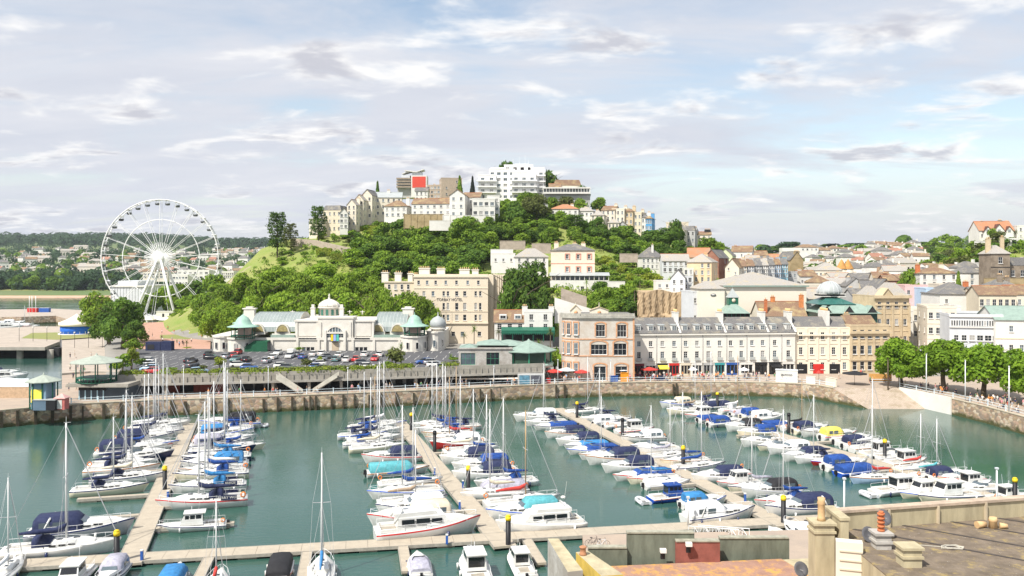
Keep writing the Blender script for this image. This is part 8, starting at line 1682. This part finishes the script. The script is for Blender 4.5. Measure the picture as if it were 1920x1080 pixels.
def body_mesh(name,pose):
 V=dict(pel=(0,0,.95),bel=(0,.01,1.12),ch=(0,.0,1.36),nk=(0,.0,1.52),hd=(0,-.02,1.66),ht=(0,-.01,1.74),sl=(-.19,0,1.42),sr=(.19,0,1.42),el=(-.27,.02,1.15),er=(.27,.02,1.15),wl=(-.27,-.08,.92),wr=(.27,-.08,.92),hl=(-.09,0,.9),hr=(.09,0,.9),kl=(-.11,-.02,.5),kr=(.11,-.02,.5),al=(-.11,.02,.09),ar=(.11,.02,.09),tl=(-.11,-.14,.04),tr=(.11,-.14,.04))
 if pose=='walk':V.update(kl=(-.11,-.2,.52),al=(-.11,-.28,.1),tl=(-.11,-.43,.07),kr=(.11,.06,.5),ar=(.11,.32,.14),tr=(.11,.2,.05),wl=(-.27,.12,.95),wr=(.27,-.25,1.02))
 if pose=='sit':
  V={k:(v[0],v[1],v[2]-.45)for k,v in V.items()};V.update(kl=(-.13,-.42,.5),kr=(.13,-.42,.5),al=(-.13,-.45,.09),ar=(.13,-.45,.09),tl=(-.13,-.6,.04),tr=(.13,-.6,.04),wl=(-.2,-.3,.66),wr=(.2,-.3,.66))
 Rr=dict(pel=.14,bel=.125,ch=.15,nk=.06,hd=.10,ht=.085,sl=.065,sr=.065,el=.045,er=.045,wl=.035,wr=.035,hl=.095,hr=.095,kl=.06,kr=.06,al=.042,ar=.042,tl=.035,tr=.035)
 ks=list(V);E=[('pel','bel'),('bel','ch'),('ch','nk'),('nk','hd'),('hd','ht'),('ch','sl'),('ch','sr'),('sl','el'),('el','wl'),('sr','er'),('er','wr'),('pel','hl'),('pel','hr'),('hl','kl'),('kl','al'),('al','tl'),('hr','kr'),('kr','ar'),('ar','tr')]
 me=bpy.data.meshes.new('s');me.from_pydata([V[k]for k in ks],[(ks.index(a),ks.index(b_))for a,b_ in E],[]);o=bpy.data.objects.new('s',me);C.objects.link(o)
 o.modifiers.new('k','SKIN');sv=me.skin_vertices[0].data
 for i,k in enumerate(ks):sv[i].radius=(Rr[k],Rr[k]);sv[i].use_root=k=='pel'
 o.modifiers.new('u','SUBSURF').levels=1
 r=bpy.data.meshes.new_from_object(o.evaluated_get(bpy.context.evaluated_depsgraph_get()));r.name=name;bpy.data.objects.remove(o);s0=-.45 if pose=='sit' else 0
 r.materials.clear()
 for p in r.polygons:
  c=p.center;z=c.z-s0;arm=abs(c.x)>.215
  p.material_index=2 if(z>1.5 or(arm and z<1.22))else(0 if z>.98 else(1 if(c.z>.42 if pose!='sit' else True)else 2));p.use_smooth=True
 return r
PB={k:body_mesh('body',k)for k in('stand','walk','sit')}
HAIR=MB();HAIR.ball((0,.02,1.735),.115,8,6,0,1.0);HAIR=HAIR.data('hair')
skin=mat('skin',(.62,.38,.27),.6,.1);hairs=[mat('brown hair',(.08,.045,.02),.8),mat('fair hair',(.42,.30,.15),.8),black]
SH={'white':gelcoat,'red':CV['red'],'navy':navy,'pink':mat('pink cloth',(.75,.32,.35),.8),'black':black,'pale blue':mat('pale blue cloth',(.38,.52,.70),.8),'orange':mat('orange cloth',(.75,.28,.06),.8),'grey':mat('grey cloth',(.35,.35,.36),.8),'cream':cream2,'green':mat('green cloth',(.08,.25,.12),.8)}
TRS=[mat('denim',(.05,.08,.17),.8),black,mat('beige cloth',(.42,.34,.24),.8),mat('short pale trousers',(.6,.58,.54),.8)]
rp=random.Random(77);PN={}
def crowd(n,fn,where,poses):
 pts=sorted([fn()for _ in range(n)],key=lambda p:p[0]/p[1])
 for i_,p in enumerate(pts):
  s_=rp.choice(list(SH)+['white','navy','pink','black','white']);po=rp.choice(poses);k=(s_,po,where)
  t=thing('person','%s person in %s top %s, %s from left'%({'stand':'standing','walk':'walking','sit':'seated'}[po],s_,where,nth(i_)),'person',p,rp.uniform(0,6.28),'people '+where)
  if po=='sit':link('chair',CHM,[darkstuff],t)if 0 else None
  link('body',PB[po],[SH[s_],rp.choice(TRS),skin],t,scale=rp.uniform(.92,1.06));link('hair',HAIR,[rp.choice(hairs)],t,(0,0,-.45 if po=='sit' else 0))
def along(pxa,pxb,o0,o1,z=QZ):
 def f():
  px=rp.uniform(pxa,pxb);p,a=edge_at(px,-rp.uniform(o0,o1));return(p.x,p.y,z)
 return f
crowd(95,along(1045,1290,2.2,9.5),'at the cafe tables before the terrace',['sit','sit','stand','walk']);crowd(45,along(1290,1500,2.2,10),'on the quay before the terrace',['sit','stand','walk'])
crowd(40,along(300,1020,1.0,3.8),'on the promenade under the car park',['walk','stand','walk','sit'])
def area(x0,x1,y0,y1,z):return lambda:tuple(PZ(rp.uniform(x0,x1),rp.uniform(y0,y1),z))
crowd(18,area(122,172,668,745,3.9),'on the path at the left',['walk','stand']);crowd(20,area(275,385,618,652,6.7),'on the pink plaza',['walk','stand']);crowd(6,area(1570,1680,702,722,QZ),'at the top of the slipway',['walk','stand'])
def rightp():
 k=rp.random();i=rp.choice((0,1,2));p=REDGE_W[i].lerp(REDGE_W[i+1],k);d=(REDGE_W[i+1]-REDGE_W[i]).normalized();n=Vector((-d.y,d.x,0));return p+n*rp.uniform(.8,9)
crowd(60,rightp,'under the plane trees by the water',['walk','stand','sit']);crowd(14,area(1690,1745,662,672,QZ),'in the shopping street',['walk','stand'])
tb=MB();tb.lathe((0,0,0),[(.45,.72),(.45,.76),(.01,.76)],10);tb=tb.data('table_top');tl_=MB();tl_.tube((0,0,0),(0,0,.72),.04,6);tl_.tube((0,0,0),(0,0,.03),.25,8);tl_=tl_.data('leg')
for i in range(24):
 px=1050+i*17;p,a=edge_at(px,-3-5*((i*7)%10)/10);t=thing('cafe_table','round cafe table on the quay before the terrace, %s from the left'%nth(i),'table',(p.x,p.y,QZ),0,'cafe tables');link('table_top',tb,[white if i%2 else darkstuff],t);link('leg',tl_,[darkstuff],t)
for px,off,r,h,c,w_ in[(1512,9,.7,2.6,'red','closed looking narrow red parasol before the cream building'),(1052,6,2.2,3.0,'red','red parasol at the far left of the cafe tables'),(1078,7,2.4,3.2,'white','white parasol before the rounded corner'),(1101,5,2.0,2.8,'red','red parasol in front of the brick arches, left'),(1178,6,2.8,3.2,'white','white parasol where the corner building meets the terrace'),(1228,7,2.3,3.0,'red','red parasol before the red shop fronts of the terrace'),(1547,9,3.0,3.4,'black','wide black parasol before the cream building'),(1310,8,1.2,2.8,'white','small white parasol half way along the terrace'),(1402,8,1.4,2.8,'white','white parasol near the blue shop front')]:
 p,a=edge_at(px,-off);t=thing('parasol',w_,'parasol',(p.x,p.y,QZ));q=MB();q.lathe((0,0,0),[(r,h-.75),(r,h-.6),(.05,h)],8,sm=False);q.build('canopy',[CV[c]],t);q=MB();q.tube((0,0,0),(0,0,h-.05),.04,6);q.build('pole',[darkstuff],t)
for i,(px,D_,r,c)in enumerate(((1688,240,2.0,'cream'),(1700,238,2.4,'white'),(1712,242,2.2,'red'),(1728,239,2.2,'white'),(1738,243,2.0,'grey'))):
 t=thing('parasol','%s parasol in the shopping street above the plane trees, %s from left'%({'grey':'lavender grey'}.get(c,c),nth(i)),'parasol',(X(px,D_),D_,3.7),0,'street parasols');q=MB();q.lathe((0,0,0),[(r,4.2),(r,4.35),(.05,5.2)],8,sm=False);q.build('canopy',[CV[c]],t);q=MB();q.tube((0,0,0),(0,0,5.1),.04,6);q.build('pole',[darkstuff],t)
def crate(nm,lab,cat,px,off,dims,m_,roof=None,txt=None,z=QZ,tm=None):
 p,a=edge_at(px,-off);t=thing(nm,lab,cat,(p.x,p.y,z),a);q=MB();q.b0(-dims[0]/2,dims[0]/2,0,dims[1],0,dims[2]);q.build('body',[m_],t);q=MB();q.b0(-dims[0]/2-.08,dims[0]/2+.08,-.08,dims[1]+.08,dims[2],dims[2]+.1);q.build('top',[roof or m_],t)
 if txt:lettering(txt,.62,t,(0,-.05,dims[2]*.62),tm or frame_d)
crate('kiosk_hut','white hut with a sign reading seafood on the quay','hut',1475,2.2,(5.2,2.4,2.9),white,lgrey,'SEAFOOD');crate('board','white low board right of the seafood hut','board',1514,2.4,(2.2,.3,1.7),white);crate('board','cream wide board right of the seafood hut, beside the railing','board',1543,2.4,(3.6,.3,1.9),cream2)
crate('barrier','blue barrier box by the quay railing','box',1153,.9,(2.0,.5,1.5),bluep);crate('barrier','orange barrier box by the quay railing','box',1173,.9,(1.9,.5,2.2),mat('orange panel',(.85,.32,.02),.6));crate('barrier','red barrier box left of the corner building','box',1031,1.0,(.9,.5,1.3),redp);crate('bench','dark blue wind break between cafe tables','screen',1243,3.2,(2.2,.15,1.2),navy)
p=PZ(1650,716,QZ);t=thing('hoarding','orange timber hoarding at the top of the slipway','fence',p);q=MB();q.b0(-2.7,2.9,0,.2,.1,2.0);q.build('board',[mat('orange timber',(.62,.33,.10),.8,.15,2)],t);q=MB();q.b0(-2.7,2.9,-.3,-.2,.6,.75);q.b0(-2.7,2.9,-.3,-.2,.1,.2);q.build('rail',[railm],t)
p=PZ(310,657,6.7);t=thing('container','two navy blue storage containers at the edge of the plaza','container',PD(293,668,251));t.location.z=DKZ;q=MB();q.b0(-3.2,1.2,0,2.4,0,2.5);q.b0(1.3,4.4,0,2.4,0,2.7);q.build('body',[navy],t);q=MB();q.b0(-2.6,-.6,-.05,-.002,.4,1.8);q.build('opening',[darkstuff],t)
for i,(px,c)in enumerate(((60,redp),(82,bluep))):t=thing('container','%s container on the breakwater by the sea'%('red','blue')[i],'container',(X(px,520),520,4.2));q=MB();q.b0(-3,3,0,2.5,0,2.6);q.build('body',[c],t);q=MB();q.b0(-3,3,-.03,2.5,2.6,2.7);q.build('roof',[lgrey],t)
for i,px in enumerate((55,60,67)):t=thing('flagpole','thin white pole on the breakwater, %s of three'%('left','middle','right')[i],'pole',(X(px,519),519,4.2));q=MB();q.tube((0,0,0),(0,0,10),.15,6);q.build('pole',[steelw],t)
for i in range(7):px=36+i*26;p=PZ(px,640 if i<3 else 652,4.2);t=thing('street_lamp','dark slim lamp on the left piers, %s from the left'%nth(i),'street lamp',p,0,'lamps on the left piers');q=MB();q.tube((0,0,0),(0,0,5),.07,6);q.build('post',[darkstuff],t);q=MB();q.ball((0,0,5.2),.28);q.build('lamp',[white],t)
def lichen(name,base,c2,lo,hi,yel,ylo=.56,yhi=.62):
 m=mat(name,base,.95,.3,1.4,col2=c2,detail=9,bump=.03,bscale=14);nt,b=nodes_of(m);src=b.inputs['Base Color'].links[0].from_socket;g=nt.nodes.new('ShaderNodeNewGeometry')
 for sc_,col,a,c_ in((1.1,yel,ylo,yhi),(7.0,(.60,.56,.50),.63,.68)):
  n=nt.nodes.new('ShaderNodeTexNoise');n.inputs['Scale'].default_value=sc_;n.inputs['Detail'].default_value=9;n.inputs['Roughness'].default_value=.75;nt.links.new(g.outputs['Position'],n.inputs['Vector'])
  r=nt.nodes.new('ShaderNodeMapRange');nt.links.new(n.outputs['Fac'],r.inputs[0]);r.inputs[1].default_value=a;r.inputs[2].default_value=c_;x=nt.nodes.new('ShaderNodeMix');x.data_type='RGBA';nt.links.new(r.outputs[0],x.inputs[0]);nt.links.new(src,x.inputs[6]);x.inputs[7].default_value=(*col,1);src=x.outputs[2]
 nt.links.new(src,b.inputs['Base Color']);return m
feltm=lichen('mossy felt roof',(.24,.19,.14),(.12,.095,.07),0,0,(.40,.30,.11),.53,.68);orm=lichen('pink lichen roof',(.42,.25,.18),(.30,.17,.13),0,0,(.62,.34,.08),.48,.62)
parm=mat('streaky cream parapet',(.56,.49,.32),.9,.25,1.6,col2=(.34,.29,.19),zstretch=.25,detail=8);gw=mat('grey green streaky wall',(.20,.22,.17),.9,.3,2,col2=(.11,.12,.09),zstretch=.3,detail=8)
t=thing('near_building','near building with flat mossy felt roof, cream parapet and lichen patches','building',(15.5,38,0));q=MB();q.prism([(-1.0,.6),(15,4.2),(15,-14),(-1.0,-14)],QZ,20);q.build('wall',[parm],t)
q=MB();q.prism([(-1.0,.6),(15,4.2),(15,-14),(-1.0,-14)],20.002,20.05);ro=q.build('roof',[feltm],t)
q=MB()
for i in range(6):q.box((3+i*2.6,-1.5+i*.5,20.06),(.12,12,.03),R(52))
q.build('felt_seam',[mat('dark felt seam',(.07,.06,.055),.9,.3,2)],ro)
d=Vector((16,3.6,0));L=d.length;a=math.atan2(d.y,d.x);q=MB();q.box((7.0,2.55,20.42),(L,.35,.84),a);q.build('parapet',[parm],t);q=MB();q.box((7.0,2.55,20.9),(L+.2,.5,.12),a);q.build('coping',[mat('pinkish coping stone',(.48,.38,.29),.9,.25,2)],t)
q=MB()
for i in range(7):s_=i/6.3;q.box((-1+16*s_+.2,.75+3.6*s_-.02,20.38),(.07,.52,.98),a)
q.build('bracket',[mat('buff bracket',(.50,.42,.30),.8)],t);q=MB();q.b0(-1.25,-.9,-1.0,.8,19,21.0);q.b0(-1.3,-.85,-1.05,.9,21.0,21.12);q.build('parapet_return',[parm],t)
t=thing('near_building','near building with pink and orange lichen roof behind a grey green parapet','building',(8,42,0));q=MB();q.prism([(-3.5,0),(9.5,1.6),(6.4,-2.2),(6.4,-14),(-3.2,-14)],QZ,17.2);q.build('wall',[parm],t)
q=MB();q.prism([(-3.5,0),(5.6,1.1),(6.4,-2.2),(6.4,-14),(-3.2,-14)],17.203,17.25);q.build('roof',[orm],t)
for nm,a,b_,D_,tp,bs,m_ in[('parapet',1103,1176,42.6,1028,1062,gw),('parapet',1176,1302,42.9,1000,1058,gw),('maroon_panel',1268,1350,42.6,1016,1054,mat('maroon wall',(.26,.09,.07),.9,.2,2)),('parapet',1350,1480,43.4,1010,1046,gw)]:
 o_=t.location;q=MB();q.b0(X(a,D_)-o_.x,X(b_,D_)-o_.x,D_-o_.y,D_-o_.y+.3,Z(bs,D_)-.6,Z(tp,D_));q.b0(X(a,D_)-o_.x-.02,X(b_,D_)-o_.x-.03,D_-o_.y-.05,D_-o_.y+.35,Z(tp,D_),Z(tp,D_)+.07,1);q.build(nm,[m_,mat('grey green coping',(.34,.33,.26),.9,.3,3)],t)
for px,py in((1242,1030),(1290,1018)):
 q=MB();q.box((X(px,42.5)-8,.3,Z(py,42.5)),(.3,.25,.18));q.box((X(px,42.5)-8,.42,Z(py,42.5)-.25),(.22,.1,.4),0,1);q.build('wall_lamp',[white,black],t)
t=thing('near_building','yellow rendered chimney block at the left end of the lichen roof','building',(3.6,40,0));q=MB();q.prism([(-.5,1.4),(.1,1.6),(1.4,-1.6),(.4,-1.8)],QZ,18.15,0,1);q.build('wall',[mat('yellow render',(.60,.44,.10),.9,.2,1.5),parm],t)
t=thing('near_building','stone gable wall at the left edge of the near roofs above the water','building',(2.0,40,0));q=MB();q.prism([(-.2,3.0),(.35,3.0),(1.2,-1.5),(.5,-1.7)],QZ-3.4,18.3,0,1);q.build('wall',[grey_stone,parm],t)
def pot(x,y,z,h,m_,lab,r=.17,nm='chimney_pot'):
 q=MB();q.lathe((0,0,0),[(r,0),(r*1.05,.06),(r*.85,.12),(r*.82,h*.8),(r*1.05,h*.85),(r*1.05,h*.93),(r*.8,h),(r*.5,h-.01)],14);tag(q.build(nm,[m_],None,(x,y,z)),lab,'chimney pot')
def stack(px,D_,z0,zt_,w_,lab,m_,ph,pm_,plab,rings=0):
 x=X(px,D_);t=thing('chimney_stack',lab,'chimney',(x,D_,z0));q=MB();q.b0(-w_/2,w_/2,-w_/2,w_/2,-.5,zt_-z0);q.b0(-w_/2-.06,w_/2+.06,-w_/2-.06,w_/2+.06,zt_-z0-.35,zt_-z0-.25);q.b0(-w_/2-.08,w_/2+.08,-w_/2-.08,w_/2+.08,zt_-z0,zt_-z0+.1);q.build('brickwork',[m_],t)
 if ph:
  q=MB()
  if rings:
   for k in range(5):q.tube((0,0,zt_-z0+.1+k*ph/5),(0,0,zt_-z0+.1+(k+.55)*ph/5),.15,12);q.tube((0,0,zt_-z0+.1+(k+.5)*ph/5),(0,0,zt_-z0+.1+(k+1)*ph/5),.10,10)
  else:q.lathe((0,0,zt_-z0+.1),[(.19,0),(.16,.15),(.15,ph*.7),(.19,ph*.75),(.15,ph*.85),(.17,ph),(.1,ph)],12)
  q.build('pot',[pm_],t)
stack(1540,37.5,17.2,20.75,.85,'buff stone chimney stack with tall pale pot left of the mossy roof',parm,1.0,buffpot,'');stack(1652,36.3,20,20.65,.62,'small grey stack with ribbed orange pot on the mossy roof',grey_stone,.85,terracotta,'',1);stack(1704,34.2,20,20.75,.72,'squat cream stack with broken white top on the mossy roof',parm,0,None,'')
pot(X(1093,41),41,18.15,.42,mat('dull terracotta',(.45,.22,.12),.9,.2,3),'short dull chimney pot on the yellow chimney block');pot(X(1137,37),37,17.6,.75,terracotta,'bright terracotta chimney pot at the front of the lichen roof',.2)
t=thing('tank_casing','cream louvred casing between the stacks','casing',(X(1592,35.8),35.8,19.1));q=MB();q.box((0,0,.5),(1.05,.5,1.8),R(-18));q.build('casing',[cream2],t)
q=MB()
for i in range(4):q.box((-.03-.0,-.28,-.1+.38*i),(.9,.06,.06),R(-18))
q.build('louvre',[cream],t)
for px,D_,z,lab in((1500,39,18.15,'grey satellite dish on the lichen roof'),(1655,37.2,21.05,'dark satellite dish behind the ribbed orange pot'),(1627,37.2,20.3,'satellite dish lying at the foot of the parapet')):
 t=thing('satellite_dish',lab,'satellite dish',(X(px,D_),D_,z));q=MB();q.lathe((0,0,0),[(.02,0),(.2,.03),(.36,.10),(.35,.12),(.2,.05),(.02,.02)],16);o=q.build('dish',[mat('dark grey dish',(.12,.12,.13),.6)],t);o.rotation_euler=(R(62),0,.3);q=MB();q.tube((0,.05,0),(0,.1,-.9 if px!=1627 else-.3),.025,6);q.tube((0,0,0),(0,-.4,.1),.012,4);q.build('bracket',[greyw],t)
t=thing('broken_pot','broken buff chimney pot and rubble lying on the mossy roof','rubble',(X(1862,39),39,20.05));q=MB();q.lathe((0,0,0),[(.2,0),(.16,.3),(.2,.34),(.16,.5)],10);q.build('upright_piece',[buffpot],t);q=MB();q.tube((-.75,0,.15),(-.3,.1,.15),.17,8,.13);q.tube((.3,0,.12),(.6,-.1,.12),.14,8,.1);q.build('fallen_piece',[buffpot],t)
q=MB();rr_=random.Random(3);P_=[(0,0,.03)]
for i in range(26):a=i*.9;P_.append((.5*math.cos(a)*rr_.uniform(.5,1.2),.3*math.sin(a)*rr_.uniform(.5,1.2),.03+.02*(i%3)))
P_=[(-1.6,.5,.02)]+P_;q.path(P_,.018,4);tag(q.build('rope',[mat('old pale rope',(.5,.47,.4),.9)],None,(X(1785,36.2),36.2,20.05)),'tangled pale rope lying on the mossy roof','rope')
hz_=MB();hz_.b0(-3900,3900,-120,3420,-6,175);hm_=bpy.data.materials.new('haze');hm_.use_nodes=True;nt=hm_.node_tree;nt.nodes.clear()
v_=nt.nodes.new('ShaderNodeVolumePrincipled');v_.inputs['Color'].default_value=(.84,.91,1,1);v_.inputs['Density'].default_value=.00006;v_.inputs['Anisotropy'].default_value=.2
o_=nt.nodes.new('ShaderNodeOutputMaterial');nt.links.new(v_.outputs[0],o_.inputs['Volume']);struct(hz_.build('haze',[hm_]),'stuff')
